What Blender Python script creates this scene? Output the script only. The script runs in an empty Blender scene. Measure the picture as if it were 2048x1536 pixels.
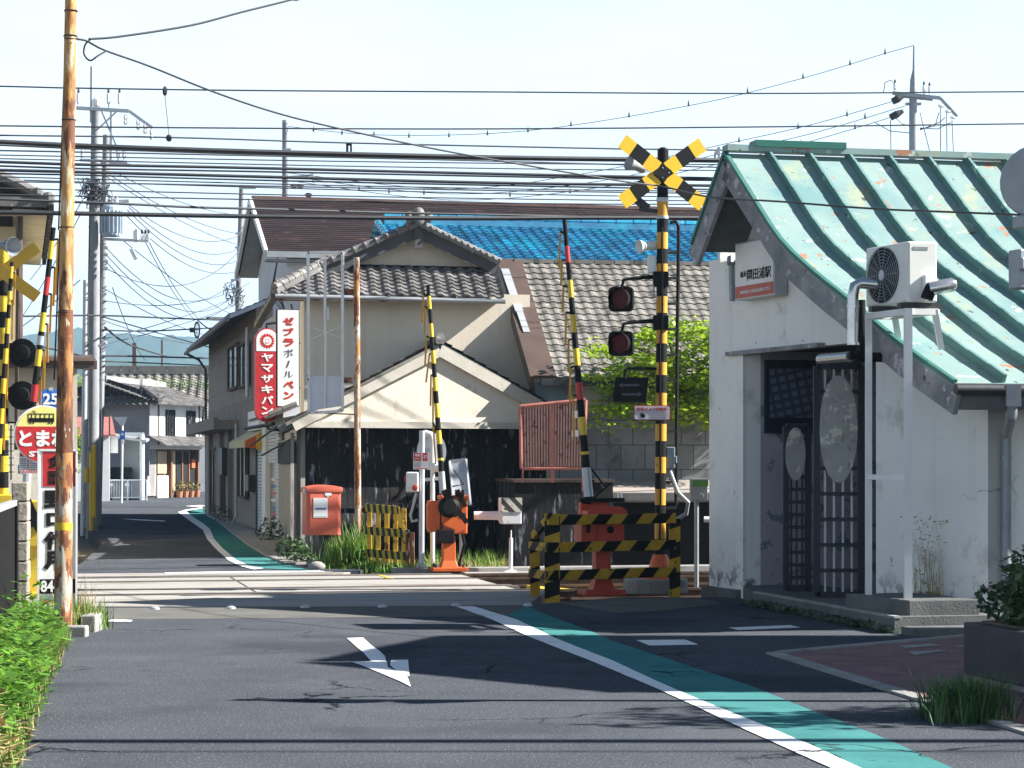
import bpy, bmesh, math, random
from mathutils import Vector, Matrix
from mathutils import noise as mnoise

random.seed(7)
S = bpy.context.scene
COL = S.collection

# ------------------------------------------------------------------ camera, sky, sun, exposure
F, CX, HY, CAMH = 4480.0, 1024.0, 925.0, 1.6      # focal length and horizon in photo pixels, eye height
cam_d = bpy.data.cameras.new('camera'); cam = bpy.data.objects.new('camera', cam_d); COL.objects.link(cam)
cam.location = (0, 0, CAMH); cam.rotation_euler = (math.radians(90), 0, 0)
cam_d.sensor_width = 36; cam_d.lens = 36 * F / 2048; cam_d.shift_y = (HY - 768) / 2048
cam_d.clip_end = 9000; cam_d.clip_start = 0.1
S.camera = cam

SUN_EL, SUN_AZ = math.radians(36), math.radians(89)    # azimuth from behind the camera (-Y) round to the right (+X)
sun_vec = Vector((math.cos(SUN_EL) * math.sin(SUN_AZ), -math.cos(SUN_EL) * math.cos(SUN_AZ), math.sin(SUN_EL)))
sd = bpy.data.lights.new('sun', 'SUN'); sd.energy = 5.0; sd.angle = math.radians(0.5); sd.color = (1, .965, .91)
so = bpy.data.objects.new('sun', sd); COL.objects.link(so)
so.rotation_euler = sun_vec.to_track_quat('Z', 'Y').to_euler(); so.location = (60, 0, 60)

W = bpy.data.worlds.new('World'); S.world = W; W.use_nodes = True
nt = W.node_tree; N = nt.nodes; L = nt.links; N.clear()
out = N.new('ShaderNodeOutputWorld'); bg = N.new('ShaderNodeBackground'); bg.inputs[1].default_value = 0.033
sky = N.new('ShaderNodeTexSky'); sky.sky_type = 'NISHITA'; sky.sun_disc = False
sky.sun_elevation = SUN_EL; sky.sun_rotation = math.atan2(sun_vec.x, sun_vec.y); sky.air_density = 1.2; sky.dust_density = .4; sky.ozone_density = 4
L.new(sky.outputs[0], bg.inputs[0])
# thin bright cloud low over the horizon
geo = N.new('ShaderNodeTexCoord'); sep = N.new('ShaderNodeSeparateXYZ'); L.new(geo.outputs['Generated'], sep.inputs[0])
elev = N.new('ShaderNodeMapRange'); elev.interpolation_type = 'SMOOTHSTEP'
elev.inputs[1].default_value = .40; elev.inputs[2].default_value = .16; L.new(sep.outputs[2], elev.inputs[0])
mp = N.new('ShaderNodeMapping'); mp.inputs['Scale'].default_value = (2.2, 2.2, 9); L.new(geo.outputs['Generated'], mp.inputs[0])
cn = N.new('ShaderNodeTexNoise'); cn.inputs['Scale'].default_value = 1.7; cn.inputs['Detail'].default_value = 6; L.new(mp.outputs[0], cn.inputs[0])
cr = N.new('ShaderNodeMapRange'); cr.inputs[1].default_value = .32; cr.inputs[2].default_value = .62
cr.inputs[3].default_value = .78; cr.inputs[4].default_value = 1.0; L.new(cn.outputs[0], cr.inputs[0])
mul = N.new('ShaderNodeMath'); mul.operation = 'MULTIPLY'; L.new(elev.outputs[0], mul.inputs[0]); L.new(cr.outputs[0], mul.inputs[1])
bg2 = N.new('ShaderNodeBackground'); bg2.inputs[0].default_value = (.74, .87, 1, 1); bg2.inputs[1].default_value = .50
mx = N.new('ShaderNodeMixShader'); L.new(mul.outputs[0], mx.inputs[0]); L.new(bg.outputs[0], mx.inputs[1]); L.new(bg2.outputs[0], mx.inputs[2])
L.new(mx.outputs[0], out.inputs[0])

S.view_settings.view_transform = 'Standard'; S.view_settings.look = 'None'; S.view_settings.gamma = 1
S.view_settings.exposure = 1.6
S.render.engine = 'CYCLES'
S.cycles.use_denoising = True
S.cycles.max_bounces = 6; S.cycles.transparent_max_bounces = 8

# ------------------------------------------------------------------ helpers
V3 = Vector
def P(px, py, Y): return V3(((px - CX) / F * Y, Y, CAMH + (HY - py) / F * Y))     # photo pixel at depth Y
def G(px, py, z=0.0):
    Y = F * (CAMH - z) / (py - HY); return V3(((px - CX) / F * Y, Y, z))          # photo pixel on the level z
def XZ(px, Y, z): return V3(((px - CX) / F * Y, Y, z))
def onplane(px, py, A, d):
    "photo pixel on the vertical plane through A along plan direction d -> world point"
    k = (px - CX) / F
    s = (k * A[1] - A[0]) / (d[0] - k * d[1]); x, y = A[0] + d[0] * s, A[1] + d[1] * s
    return V3((x, y, CAMH + (HY - py) / F * y))
def frame(x, y, deg, z=0):
    "local axes: X along the tracks to the right, Y away, Z up"
    return Matrix.Translation((x, y, z)) @ Matrix.Rotation(math.radians(deg), 4, 'Z')

ORG = {}
class MB:
    def __init__(s, M=None): s.v = []; s.f = []; s.m = []; s.t = []; s.M = M
    def add(s, vs, fs, mat=0, tint=.5):
        b = len(s.v)
        s.v += [(s.M @ V3(p)) if s.M else V3(p) for p in vs]
        for q in fs: s.f.append([i + b for i in q]); s.m.append(mat); s.t.append(tint)
        return s
    def box(s, x0, x1, y0, y1, z0, z1, mat=0, tint=.5):
        return s.add([(x0,y0,z0),(x1,y0,z0),(x1,y1,z0),(x0,y1,z0),(x0,y0,z1),(x1,y0,z1),(x1,y1,z1),(x0,y1,z1)],
              [(3,2,1,0),(4,5,6,7),(0,1,5,4),(1,2,6,5),(2,3,7,6),(3,0,4,7)], mat, tint)
    def bar(s, p0, p1, w, h=None, up=(0,0,1), mat=0, tint=.5):
        "box beam from p0 to p1, w across, h in the up direction"
        h = h or w; p0, p1 = V3(p0), V3(p1); d = (p1 - p0).normalized(); u = V3(up)
        if abs(d.dot(u)) > .98: u = V3((0, 1, 0)) if abs(d.y) < .9 else V3((1, 0, 0))
        r = d.cross(u).normalized(); u = r.cross(d).normalized(); r *= w / 2; u *= h / 2
        return s.add([p0-r-u, p0+r-u, p0+r+u, p0-r+u, p1-r-u, p1+r-u, p1+r+u, p1-r+u],
              [(0,1,2,3),(7,6,5,4),(0,4,5,1),(1,5,6,2),(2,6,7,3),(3,7,4,0)], mat, tint)
    def tube(s, pts, r, n=8, mat=0, tint=.5, cap=True):
        pts = [V3(p) for p in pts]; k = len(pts); rs = r if isinstance(r, (list, tuple)) else [r] * k
        vs = []; fs = []; u = None
        for i, p in enumerate(pts):
            d = (pts[min(i+1, k-1)] - pts[max(i-1, 0)]).normalized()
            if u is None:
                u = d.cross(V3((0, 0, 1)));
                if u.length < .05: u = d.cross(V3((0, 1, 0)))
            u = (u - d * u.dot(d)).normalized(); w = d.cross(u)
            for j in range(n):
                a = 2 * math.pi * j / n; vs.append(p + (u * math.cos(a) + w * math.sin(a)) * rs[i])
        for i in range(k - 1):
            for j in range(n):
                a, b = i*n + j, i*n + (j+1) % n; fs.append((a, a+n, b+n, b))
        if cap: fs.append(tuple(range(n))); fs.append(tuple(reversed(range((k-1)*n, k*n))))
        return s.add(vs, fs, mat, tint)
    def cyl(s, p0, p1, r0, r1=None, n=16, mat=0, tint=.5): return s.tube([p0, p1], [r0, r0 if r1 is None else r1], n, mat, tint)
    def poly(s, pts, ex, mat=0, tint=.5, side=None):
        "flat polygon extruded by vector ex"
        n = len(pts); pts = [V3(p) for p in pts]; ex = V3(ex)
        s.add(pts + [p + ex for p in pts], [tuple(range(n)), tuple(reversed(range(n, 2*n)))], mat, tint)
        b = len(s.v) - 2*n
        for i in range(n):
            s.f.append([b+i, b+n+i, b+n+(i+1) % n, b+(i+1) % n]); s.m.append(mat if side is None else side); s.t.append(tint)
        return s
    def sheet(s, pts, mat=0): return s.add(pts, [tuple(range(len(pts)))], mat)
    def lathe(s, c, prof, n=20, axis=(0,0,1), mat=0, tint=.5):
        c = V3(c); ax = V3(axis).normalized(); u = ax.orthogonal().normalized(); w = ax.cross(u); vs = []; fs = []
        for r, z in prof:
            for j in range(n):
                a = 2*math.pi*j/n; vs.append(c + ax*z + (u*math.cos(a) + w*math.sin(a))*r)
        for i in range(len(prof)-1):
            for j in range(n):
                a, b = i*n+j, i*n+(j+1) % n; fs.append((a, b, b+n, a+n))
        fs.append(tuple(reversed(range(n)))); k = (len(prof)-1)*n; fs.append(tuple(range(k, k+n)))
        return s.add(vs, fs, mat, tint)
    def ball(s, c, r, n=10, mat=0, tint=.5):
        r = r if isinstance(r, (list, tuple)) else (r, r, r); c = V3(c); vs = []; fs = []; m = max(5, n//2)
        for i in range(m+1):
            a = math.pi*i/m
            for j in range(n):
                b = 2*math.pi*j/n; vs.append(c + V3((r[0]*math.sin(a)*math.cos(b), r[1]*math.sin(a)*math.sin(b), r[2]*math.cos(a))))
        for i in range(m):
            for j in range(n):
                a, b = i*n+j, i*n+(j+1) % n; fs.append((a, a+n, b+n, b))
        return s.add(vs, fs, mat, tint)
    def build(s, name, mats, parent=None, loc=None, smooth=False, bevel=0, label=None, kind=None, fixn=True):
        me = bpy.data.meshes.new(name); o = bpy.data.objects.new(name, me)
        if parent is not None: org = ORG[parent]
        elif loc is not None: org = V3(loc)
        else: org = V3((0, 0, 0))
        me.from_pydata([tuple(p - org) for p in s.v], [], s.f)
        mats = mats if isinstance(mats, (list, tuple)) else [mats]
        for m in mats: me.materials.append(m)
        me.polygons.foreach_set('material_index', s.m)
        at = me.attributes.new('tint', 'FLOAT', 'FACE'); at.data.foreach_set('value', s.t)
        if bevel or fixn:
            bm = bmesh.new(); bm.from_mesh(me)
            if fixn: bmesh.ops.recalc_face_normals(bm, faces=bm.faces)
            if bevel:
                es = [e for e in bm.edges if len(e.link_faces) == 2 and e.calc_face_angle(0) > .6 and e.calc_length() > bevel * 2.2]
                bmesh.ops.bevel(bm, geom=es, offset=bevel, segments=2, affect='EDGES', profile=.5, clamp_overlap=True)
            bm.to_mesh(me); bm.free()
        if smooth:
            me.polygons.foreach_set('use_smooth', [True] * len(me.polygons))
            if smooth is not True: me.set_sharp_from_angle(angle=math.radians(smooth))
        me.update(); COL.objects.link(o); ORG[o] = org
        if parent is not None: o.parent = parent
        else: o.location = org
        if label: o['label'] = label
        if kind: o['kind'] = kind
        return o
    def thing(s, name, label, cat, mats, group=None, **kw):
        xs = [p.x for p in s.v]; ys = [p.y for p in s.v]; zs = [p.z for p in s.v]
        o = s.build(name, mats, loc=((min(xs)+max(xs))/2, (min(ys)+max(ys))/2, min(zs)), **kw)
        o['label'] = label; o['category'] = cat
        if group: o['group'] = group
        return o
    def struct(s, name, mats, **kw): return s.build(name, mats, kind='structure', **kw)

def thing(name, label, cat, loc, group=None):
    o = bpy.data.objects.new(name, None); o.empty_display_size = .2; COL.objects.link(o); o.location = loc
    ORG[o] = V3(loc); o['label'] = label; o['category'] = cat
    if group: o['group'] = group
    return o

def text(body, c, right, up, w, h, mat, parent, bold=0.0, name='lettering', depth=.004, keep=False, lead=1.0):
    "writing fitted into w x h round c, standing a little proud of its board"
    cu = bpy.data.curves.new('t', 'FONT'); cu.body = body; cu.align_x = 'CENTER'; cu.extrude = .5; cu.offset = bold; cu.space_line = lead
    cu.resolution_u = 2
    o = bpy.data.objects.new('t', cu); COL.objects.link(o)
    me = bpy.data.meshes.new_from_object(o.evaluated_get(bpy.context.evaluated_depsgraph_get()))
    bpy.data.objects.remove(o); vs = [v.co.copy() for v in me.vertices]
    x0, x1 = min(v.x for v in vs), max(v.x for v in vs); y0, y1 = min(v.y for v in vs), max(v.y for v in vs)
    kx, ky = w / max(x1-x0, .01), h / max(y1-y0, .01)
    if keep: kx = ky = min(kx, ky)
    right, up = V3(right).normalized(), V3(up).normalized(); nn = right.cross(up).normalized(); c = V3(c); mb = MB()
    mb.add([c + right*((v.x-(x0+x1)/2)*kx) + up*((v.y-(y0+y1)/2)*ky) + nn*(v.z*depth) for v in vs], [tuple(p.vertices) for p in me.polygons])
    bpy.data.meshes.remove(me)
    return mb.build(name, mat, parent, fixn=False)

# ------------------------------------------------------------------ materials
MATS = {}
def mat(name, c1, c2=None, scale=4, rough=.65, metal=0, bump=0, bscale=None, lo=.35, hi=.65, tint=0, spots=(), spec=.5, stretch=None, emit=None, brick=None, det=5, cracks=None, splash=None, translucent=0):
    if name in MATS: return MATS[name]
    m = bpy.data.materials.new(name); m.use_nodes = True; nt = m.node_tree; N, L = nt.nodes, nt.links
    b = N['Principled BSDF']; b.inputs['Roughness'].default_value = rough; b.inputs['Metallic'].default_value = metal
    b.inputs['Specular IOR Level'].default_value = spec
    tc = N.new('ShaderNodeTexCoord'); co = tc.outputs['Object']
    if stretch:
        q = N.new('ShaderNodeMapping'); q.inputs['Scale'].default_value = stretch; L.new(co, q.inputs[0]); co = q.outputs[0]
    def rgb(c): return (c[0], c[1], c[2], 1)
    def noise(sc, d=det):
        n = N.new('ShaderNodeTexNoise'); n.inputs['Scale'].default_value = sc; n.inputs['Detail'].default_value = d; n.inputs['Roughness'].default_value = .6
        L.new(co, n.inputs['Vector']); return n.outputs['Fac']
    def rng(x, a, c, o0=0., o1=1.):
        r = N.new('ShaderNodeMapRange'); r.inputs[1].default_value = a; r.inputs[2].default_value = c; r.inputs[3].default_value = o0; r.inputs[4].default_value = o1
        L.new(x, r.inputs[0]); return r.outputs[0]
    def mix(f, a, c, mode='MIX'):
        x = N.new('ShaderNodeMix'); x.data_type = 'RGBA'; x.blend_type = mode
        if isinstance(f, float): x.inputs[0].default_value = f
        else: L.new(f, x.inputs[0])
        for i, v in ((6, a), (7, c)):
            if isinstance(v, tuple): x.inputs[i].default_value = rgb(v)
            else: L.new(v, x.inputs[i])
        return x.outputs[2]
    c2 = c2 or tuple(x * .8 for x in c1)
    cur = mix(rng(noise(scale), lo, hi), tuple(c1), tuple(c2))
    h = None
    if brick:   # (width, height, mortar, mortar colour, axis)
        bw, bh, mo, mc, axis = brick
        q = N.new('ShaderNodeMapping'); q.inputs['Rotation'].default_value = axis
        L.new(tc.outputs['Object'], q.inputs[0])
        bt = N.new('ShaderNodeTexBrick'); bt.inputs['Scale'].default_value = 1; bt.inputs['Brick Width'].default_value = bw; bt.inputs['Row Height'].default_value = bh
        bt.inputs['Mortar Size'].default_value = mo; bt.offset = 0 if name.startswith('timetable') else .5; bt.inputs['Color1'].default_value = (1, 1, 1, 1); bt.inputs['Color2'].default_value = (.72, .72, .72, 1); bt.inputs['Mortar'].default_value = (1, 1, 1, 1)
        L.new(q.outputs[0], bt.inputs['Vector'])
        cur = mix(1.0, cur, bt.outputs['Color'], 'MULTIPLY'); cur = mix(bt.outputs['Fac'], cur, tuple(mc)); h = rng(bt.outputs['Fac'], 0, 1, 1, 0)
    for sp in spots:
        c, sc, th, so = sp[:4]
        cur = mix(rng(noise(sc, 6), th, th + so), cur, tuple(c))
    def vor(sc):
        v = N.new('ShaderNodeTexVoronoi'); v.feature = 'DISTANCE_TO_EDGE'; v.inputs['Scale'].default_value = sc
        w = N.new('ShaderNodeTexNoise'); w.inputs['Scale'].default_value = 3; w.inputs['Detail'].default_value = 5; L.new(tc.outputs['Object'], w.inputs['Vector'])
        m2 = N.new('ShaderNodeVectorMath'); m2.operation = 'MULTIPLY_ADD'; L.new(w.outputs['Color'], m2.inputs[0]); m2.inputs[1].default_value = (.5, .5, .5); L.new(tc.outputs['Object'], m2.inputs[2])
        L.new(m2.outputs[0], v.inputs['Vector']); return v.outputs['Distance']
    def times(a, c):
        t = N.new('ShaderNodeMath'); t.operation = 'MULTIPLY'; L.new(a, t.inputs[0]); L.new(c, t.inputs[1]); return t.outputs[0]
    if cracks:      # a few wandering cracks where the ground is tired
        cc, sc_ = cracks; cur = mix(times(rng(vor(sc_), .004, .013, 1, 0), rng(noise(.45), .52, .6)), cur, tuple(cc))
    if splash:      # mould and splashed dirt in blotches low on a wall
        sx_ = N.new('ShaderNodeSeparateXYZ'); L.new(tc.outputs['Object'], sx_.inputs[0])
        cur = mix(times(rng(sx_.outputs[2], splash[1], splash[1]*.3), rng(noise(5.5, 6), .5, .58)), cur, tuple(splash[0]))
        q2 = N.new('ShaderNodeMapping'); q2.inputs['Scale'].default_value = (3.2, 3.2, .22); L.new(tc.outputs['Object'], q2.inputs[0])
        n2 = N.new('ShaderNodeTexNoise'); n2.inputs['Scale'].default_value = 1.6; n2.inputs['Detail'].default_value = 5; L.new(q2.outputs[0], n2.inputs['Vector'])
        cur = mix(rng(n2.outputs['Fac'], .54, .75, 0, .3), cur, tuple(x*.6 for x in c1))
    if tint:
        a = N.new('ShaderNodeAttribute'); a.attribute_name = 'tint'
        t = rng(a.outputs['Fac'], 0, 1, 1 - tint, 1 + tint); x = N.new('ShaderNodeVectorMath'); x.operation = 'SCALE'
        L.new(cur, x.inputs[0]); L.new(t, x.inputs['Scale']); cur = x.outputs[0]
    L.new(cur, b.inputs['Base Color'])
    if bump:
        bp = N.new('ShaderNodeBump'); bp.inputs['Strength'].default_value = bump; bp.inputs['Distance'].default_value = .02
        nz = noise(bscale or scale * 6, 6)
        if h is not None:
            ad = N.new('ShaderNodeMath'); ad.operation = 'MULTIPLY_ADD'; L.new(nz, ad.inputs[0]); ad.inputs[1].default_value = .5; L.new(h, ad.inputs[2]); nz = ad.outputs[0]
        L.new(nz, bp.inputs['Height']); L.new(bp.outputs[0], b.inputs['Normal'])
    rr = N.new('ShaderNodeMapRange'); rr.inputs[3].default_value = max(.05, rough - .12); rr.inputs[4].default_value = min(1, rough + .12); L.new(noise(scale*2.3), rr.inputs[0]); L.new(rr.outputs[0], b.inputs['Roughness'])
    if emit: b.inputs['Emission Color'].default_value = rgb(emit[0]); b.inputs['Emission Strength'].default_value = emit[1]
    if translucent:
        tr = N.new('ShaderNodeBsdfTranslucent'); L.new(cur, tr.inputs[0]); ms = N.new('ShaderNodeMixShader'); ms.inputs[0].default_value = translucent
        L.new(b.outputs[0], ms.inputs[1]); L.new(tr.outputs[0], ms.inputs[2]); L.new(ms.outputs[0], N['Material Output'].inputs[0])
    MATS[name] = m; return m

def stripes(name, d, period, c1=(.62, .38, .01), c2=(.007, .007, .0068), off=0., duty=.5, worn=.62):
    "diagonal warning stripes running along the direction d"
    m = mat(name, c1, tuple(x*.75 for x in c1), 9, .65, spec=.15, spots=(((.10, .05, .02), 7, worn, .05),))
    N, L = m.node_tree.nodes, m.node_tree.links; b = N['Principled BSDF']; src = b.inputs['Base Color'].links[0].from_socket
    tc = N.new('ShaderNodeTexCoord'); dp = N.new('ShaderNodeVectorMath'); dp.operation = 'DOT_PRODUCT'; L.new(tc.outputs['Object'], dp.inputs[0]); dp.inputs[1].default_value = d
    a = N.new('ShaderNodeMath'); a.operation = 'MULTIPLY_ADD'; a.inputs[1].default_value = 1/period; a.inputs[2].default_value = off; L.new(dp.outputs['Value'], a.inputs[0])
    fr = N.new('ShaderNodeMath'); fr.operation = 'FRACT'; L.new(a.outputs[0], fr.inputs[0])
    gt = N.new('ShaderNodeMath'); gt.operation = 'GREATER_THAN'; gt.inputs[1].default_value = duty; L.new(fr.outputs[0], gt.inputs[0])
    x = N.new('ShaderNodeMix'); x.data_type = 'RGBA'; L.new(gt.outputs[0], x.inputs[0]); L.new(src, x.inputs[6]); x.inputs[7].default_value = (*c2, 1)
    L.new(x.outputs[2], b.inputs['Base Color']); return m

RUST = (.16, .055, .018)
m_asphalt = mat('asphalt', (.086, .093, .106), (.066, .072, .084), .8, .9, bump=.5, bscale=160, spots=(((.27, .275, .29), 70, .585, .05), ((.02, .022, .028), 60, .6, .05), ((.058, .064, .075), .35, .54, .1), ((.11, .115, .125), .22, .57, .08)), spec=0, cracks=((.02, .022, .026), .55))
m_patch = mat('old_asphalt', (.17, .165, .15), (.13, .128, .12), 2, .92, bump=.5, bscale=120, spots=(((.07, .07, .07), 60, .6, .06),), spec=0)
m_deck = mat('crossing_concrete', (.37, .35, .325), (.29, .275, .255), 1.6, .85, bump=.3, bscale=60, spots=(((.25, .2, .16), 2.4, .58, .12), ((.45, .43, .4), 30, .62, .05), ((.2, .17, .14), .9, .56, .1)), spec=0, stretch=(.35, 1.6, 1))
m_shutter = mat('pale_shutter', (.5, .54, .57), (.43, .47, .5), 3, .5, spots=(((.3, .32, .34), 8, .62, .06),))
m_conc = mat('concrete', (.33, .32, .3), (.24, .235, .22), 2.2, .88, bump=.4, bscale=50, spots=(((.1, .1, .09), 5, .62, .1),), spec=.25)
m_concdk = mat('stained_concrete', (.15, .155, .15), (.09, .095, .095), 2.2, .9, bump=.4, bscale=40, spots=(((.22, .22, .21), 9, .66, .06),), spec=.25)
m_white_paint = mat('road_paint', (.8, .8, .79), (.7, .7, .69), 6, .75, bump=.2, bscale=120, spots=(((.2, .2, .21), 14, .66, .05), ((.3, .3, .3), 60, .66, .04)), spec=.1, cracks=((.1, .1, .11), .8))
m_green_paint = mat('green_lane_paint', (.075, .235, .225), (.055, .18, .18), 1.5, .8, bump=.4, bscale=150, spots=(((.11, .33, .29), 190, .62, .06), ((.05, .08, .08), 3.2, .64, .04)), spec=0, cracks=((.02, .04, .04), .6))
m_yellow_deck = mat('yellow_deck_paint', (.65, .47, .02), (.5, .34, .02), 3, .75, spots=(((.25, .2, .14), 6, .64, .06),))
m_dirt = mat('dirt', (.17, .14, .1), (.1, .085, .06), .8, .95, bump=.5, bscale=30, spec=.2)
m_ballast = mat('ballast', (.06, .047, .04), (.025, .021, .019), 12, .95, bump=1, bscale=25, spec=.2)
m_steel = mat('rail_steel', (.2, .15, .12), (.12, .07, .045), 5, .45, .7)
m_brickpave = mat('brick_paving', (.27, .12, .115), (.19, .085, .085), 3, .9, bump=.4, bscale=40, brick=(.22, .11, .006, (.09, .08, .08), (0, 0, math.radians(12))))
m_white = mat('white_paint', (.78, .78, .76), (.7, .7, .69), 3, .5, spots=(((.35, .3, .25), 8, .69, .05),))
m_wwhite = mat('worn_white_paint', (.74, .74, .72), (.62, .62, .6), 3, .6, spots=((RUST, 9, .64, .04), ((.3, .28, .25), 20, .66, .05)))
m_rustpole = mat('rusty_yellow_paint', (.52, .30, .10), (.42, .22, .065), 4, .7, bump=.3, bscale=30, stretch=(2.2, 2.2, .55), spots=(((.62, .5, .34), 7, .54, .05), ((.32, .13, .035), 4.5, .47, .08), ((.15, .05, .018), 3.4, .52, .05), ((.07, .025, .012), 1.3, .585, .02)))
m_rustpole2 = mat('rusty_white_paint', (.5, .45, .38), (.4, .33, .26), 2.5, .75, bump=.3, bscale=30, stretch=(2.2, 2.2, .7), spots=(((.40, .17, .05), 5, .47, .05), ((.15, .05, .02), 5.5, .52, .04)))
m_rustpole3 = mat('brown_rust', (.2, .07, .025), (.1, .035, .015), 3, .8, bump=.35, bscale=30, stretch=(2.2, 2.2, .5), spots=(((.36, .16, .05), 4.5, .53, .06), ((.05, .02, .012), 3, .54, .05), ((.6, .5, .4), 8, .62, .03)))
m_black = mat('black_paint', (.009, .009, .0095), (.013, .013, .0125), 6, .6, spec=.12)
m_yellow = mat('yellow_paint', (.72, .5, .03), (.62, .42, .02), 5, .5, spots=(((.35, .18, .05), 12, .68, .05),))
m_xyellow = mat('warning_yellow', (.78, .47, .015), (.72, .43, .012), 3, .45)
m_orangey = mat('orange_yellow_paint', (.66, .33, .02), (.55, .26, .018), 5, .55, spots=((RUST, 10, .67, .05),))
m_red = mat('red_paint', (.5, .02, .02), (.42, .018, .018), 5, .45)
m_reddeep = mat('sign_red', (.42, .02, .03), (.37, .018, .025), 3, .45)
m_blue = mat('sign_blue', (.02, .14, .5), (.018, .12, .43), 3, .4)
m_lemon = mat('sign_yellow', (.78, .7, .22), (.74, .66, .2), 3, .45)
m_orange = mat('orange_enamel', (.66, .13, .02), (.58, .1, .018), 4, .5, spots=(((.3, .06, .02), 6, .64, .08),))
m_redmach = mat('red_enamel', (.5, .055, .025), (.42, .045, .02), 4, .55, spots=(((.2, .03, .02), 7, .64, .07),))
m_galv = mat('galvanised_steel', (.5, .52, .54), (.4, .42, .44), 5, .45, .35)
m_greymetal = mat('grey_metal', (.3, .33, .35), (.24, .26, .28), 4, .5, .3)
m_pole = mat('pole_concrete', (.29, .30, .315), (.22, .23, .245), 3, .8, bump=.1)
m_insul = mat('porcelain', (.75, .77, .78), (.68, .7, .72), 3, .3)
m_wire = mat('black_cable', (.02, .022, .026), (.03, .032, .036), 6, .6)
m_wireg = mat('weathered_cable', (.07, .08, .095), (.05, .06, .07), 6, .6)
m_cream = mat('cream_stucco', (.66, .61, .51), (.59, .54, .45), 2.2, .9, bump=.3, bscale=28, spots=(((.52, .47, .39), 4, .58, .1),), spec=.2)
m_beige = mat('beige_plaster', (.70, .625, .515), (.62, .55, .45), .7, .9, bump=.15, bscale=20, spec=.2, splash=((.3, .25, .2), .4))
m_plaster = mat('white_plaster', (.7, .71, .7), (.62, .63, .63), .9, .88, bump=.2, bscale=30, spots=(((.5, .5, .48), 2.4, .62, .12),), spec=.2)
m_stwall = mat('station_plaster', (.84, .83, .79), (.78, .77, .735), 1.0, .88, bump=.25, bscale=35, spots=(((.56, .56, .54), 2.1, .58, .12), ((.3, .31, .3), 7, .68, .04)), spec=.2, splash=((.13, .14, .13), .5), cracks=((.45, .45, .44), .7))
m_mauve = mat('peeling_mauve_paint', (.40, .37, .42), (.34, .31, .37), 1.5, .85, bump=.3, bscale=20, spots=(((.16, .19, .21), 4.5, .56, .025),), spec=.2)
m_tile = mat('grey_roof_tile', (.17, .16, .155), (.10, .095, .094), 1.4, .6, tint=.45, spots=(((.3, .29, .28), 9, .62, .05), ((.13, .14, .09), 3, .6, .08)), spec=.4)
m_tilelt = mat('weathered_roof_tile', (.2, .185, .165), (.145, .135, .12), 1.4, .8, tint=.4, spots=(((.08, .08, .065), 4, .56, .08), ((.45, .44, .42), 3, .655, .02)), spec=.3)
m_tilebr = mat('brown_roof_tile', (.24, .15, .105), (.17, .11, .085), 1.4, .65, tint=.35, spec=.4)
m_tilebl = mat('blue_glazed_tile', (.05, .23, .38), (.035, .18, .32), 1.6, .2, tint=.45, spec=.6, spots=(((.03, .33, .46), 1.1, .5, .12), ((.2, .42, .5), 5, .66, .05)))
m_slate = mat('brown_slate_roof', (.032, .02, .02), (.022, .015, .016), 1.2, .75, bump=.5, bscale=14, tint=.4, stretch=(.5, .5, 3), spots=(((.09, .05, .038), 4, .62, .06),), spec=.15)
m_mortar = mat('ridge_mortar', (.3, .3, .29), (.2, .2, .195), 5, .9, bump=.3, bscale=25, spec=.2)
m_dkwood = mat('charred_boards', (.011, .011, .013), (.018, .017, .017), 3, .8, bump=.4, bscale=12, stretch=(2.5, 2.5, .45), tint=.4, spots=(((.2, .21, .25), 4.2, .585, .06), ((.10, .05, .03), 1.6, .63, .06)), spec=.25)
m_wood = mat('weathered_timber', (.15, .115, .085), (.09, .07, .055), 3, .85, bump=.4, stretch=(3, 3, .6), tint=.3, spec=.2)
m_greywood = mat('grey_weathered_boards', (.27, .26, .25), (.17, .165, .16), 3, .88, bump=.5, bscale=10, stretch=(4, 4, .3), spots=(((.48, .45, .44), 2.0, .56, .1), ((.12, .11, .11), 5, .62, .05)), spec=.2)
m_barge = mat('peeling_bargeboard', (.33, .33, .33), (.19, .19, .2), 3, .85, bump=.5, bscale=14, spots=(((.5, .48, .5), 7, .58, .05), ((.06, .06, .055), 6, .64, .05)), spec=.2)
m_siding = mat('grey_brown_siding', (.30, .255, .225), (.25, .215, .19), 1.5, .85, bump=.2, tint=.12, spots=(((.17, .145, .13), 3, .64, .08),), spec=.2)
m_dkmetal = mat('dark_grey_metal', (.04, .043, .047), (.03, .032, .035), 4, .5, .2)
m_gutter = mat('grey_gutter', (.30, .31, .32), (.24, .25, .26), 4, .5)
m_brown = mat('brown_sheet_metal', (.10, .065, .05), (.075, .05, .04), 3, .5, spots=(((.24, .19, .16), 5, .66, .06),))
m_navy = mat('navy_paint', (.010, .013, .028), (.008, .010, .022), 4, .5)
m_glass = mat('dark_window_glass', (.02, .024, .028), (.03, .035, .04), 2, .12, spec=.6)
m_dark = mat('painted_dark_void', (.006, .006, .006), (.004, .004, .004), 2, .9)  # near black: the darkness of unlit openings put into the colour
m_redroof = mat('red_sheet_roof', (.36, .14, .115), (.29, .11, .095), 2.5, .65, spots=(((.2, .12, .1), 6, .62, .08),))
m_stone = mat('split_stone', (.40, .35, .29), (.26, .23, .19), 6, .92, bump=1, bscale=9, tint=.2, spots=(((.12, .11, .1), 11, .6, .08),), spec=.2)
m_grille = mat('faded_red_grille', (.50, .19, .14), (.38, .12, .09), 6, .7, spots=(((.2, .07, .04), 8, .6, .06), ((.6, .36, .3), 7, .63, .05)))
m_postbox = mat('postbox_red', (.54, .11, .06), (.46, .085, .05), 2.5, .55, spots=(((.62, .16, .1), 4, .6, .1), ((.25, .045, .03), 11, .69, .04)))
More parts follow.
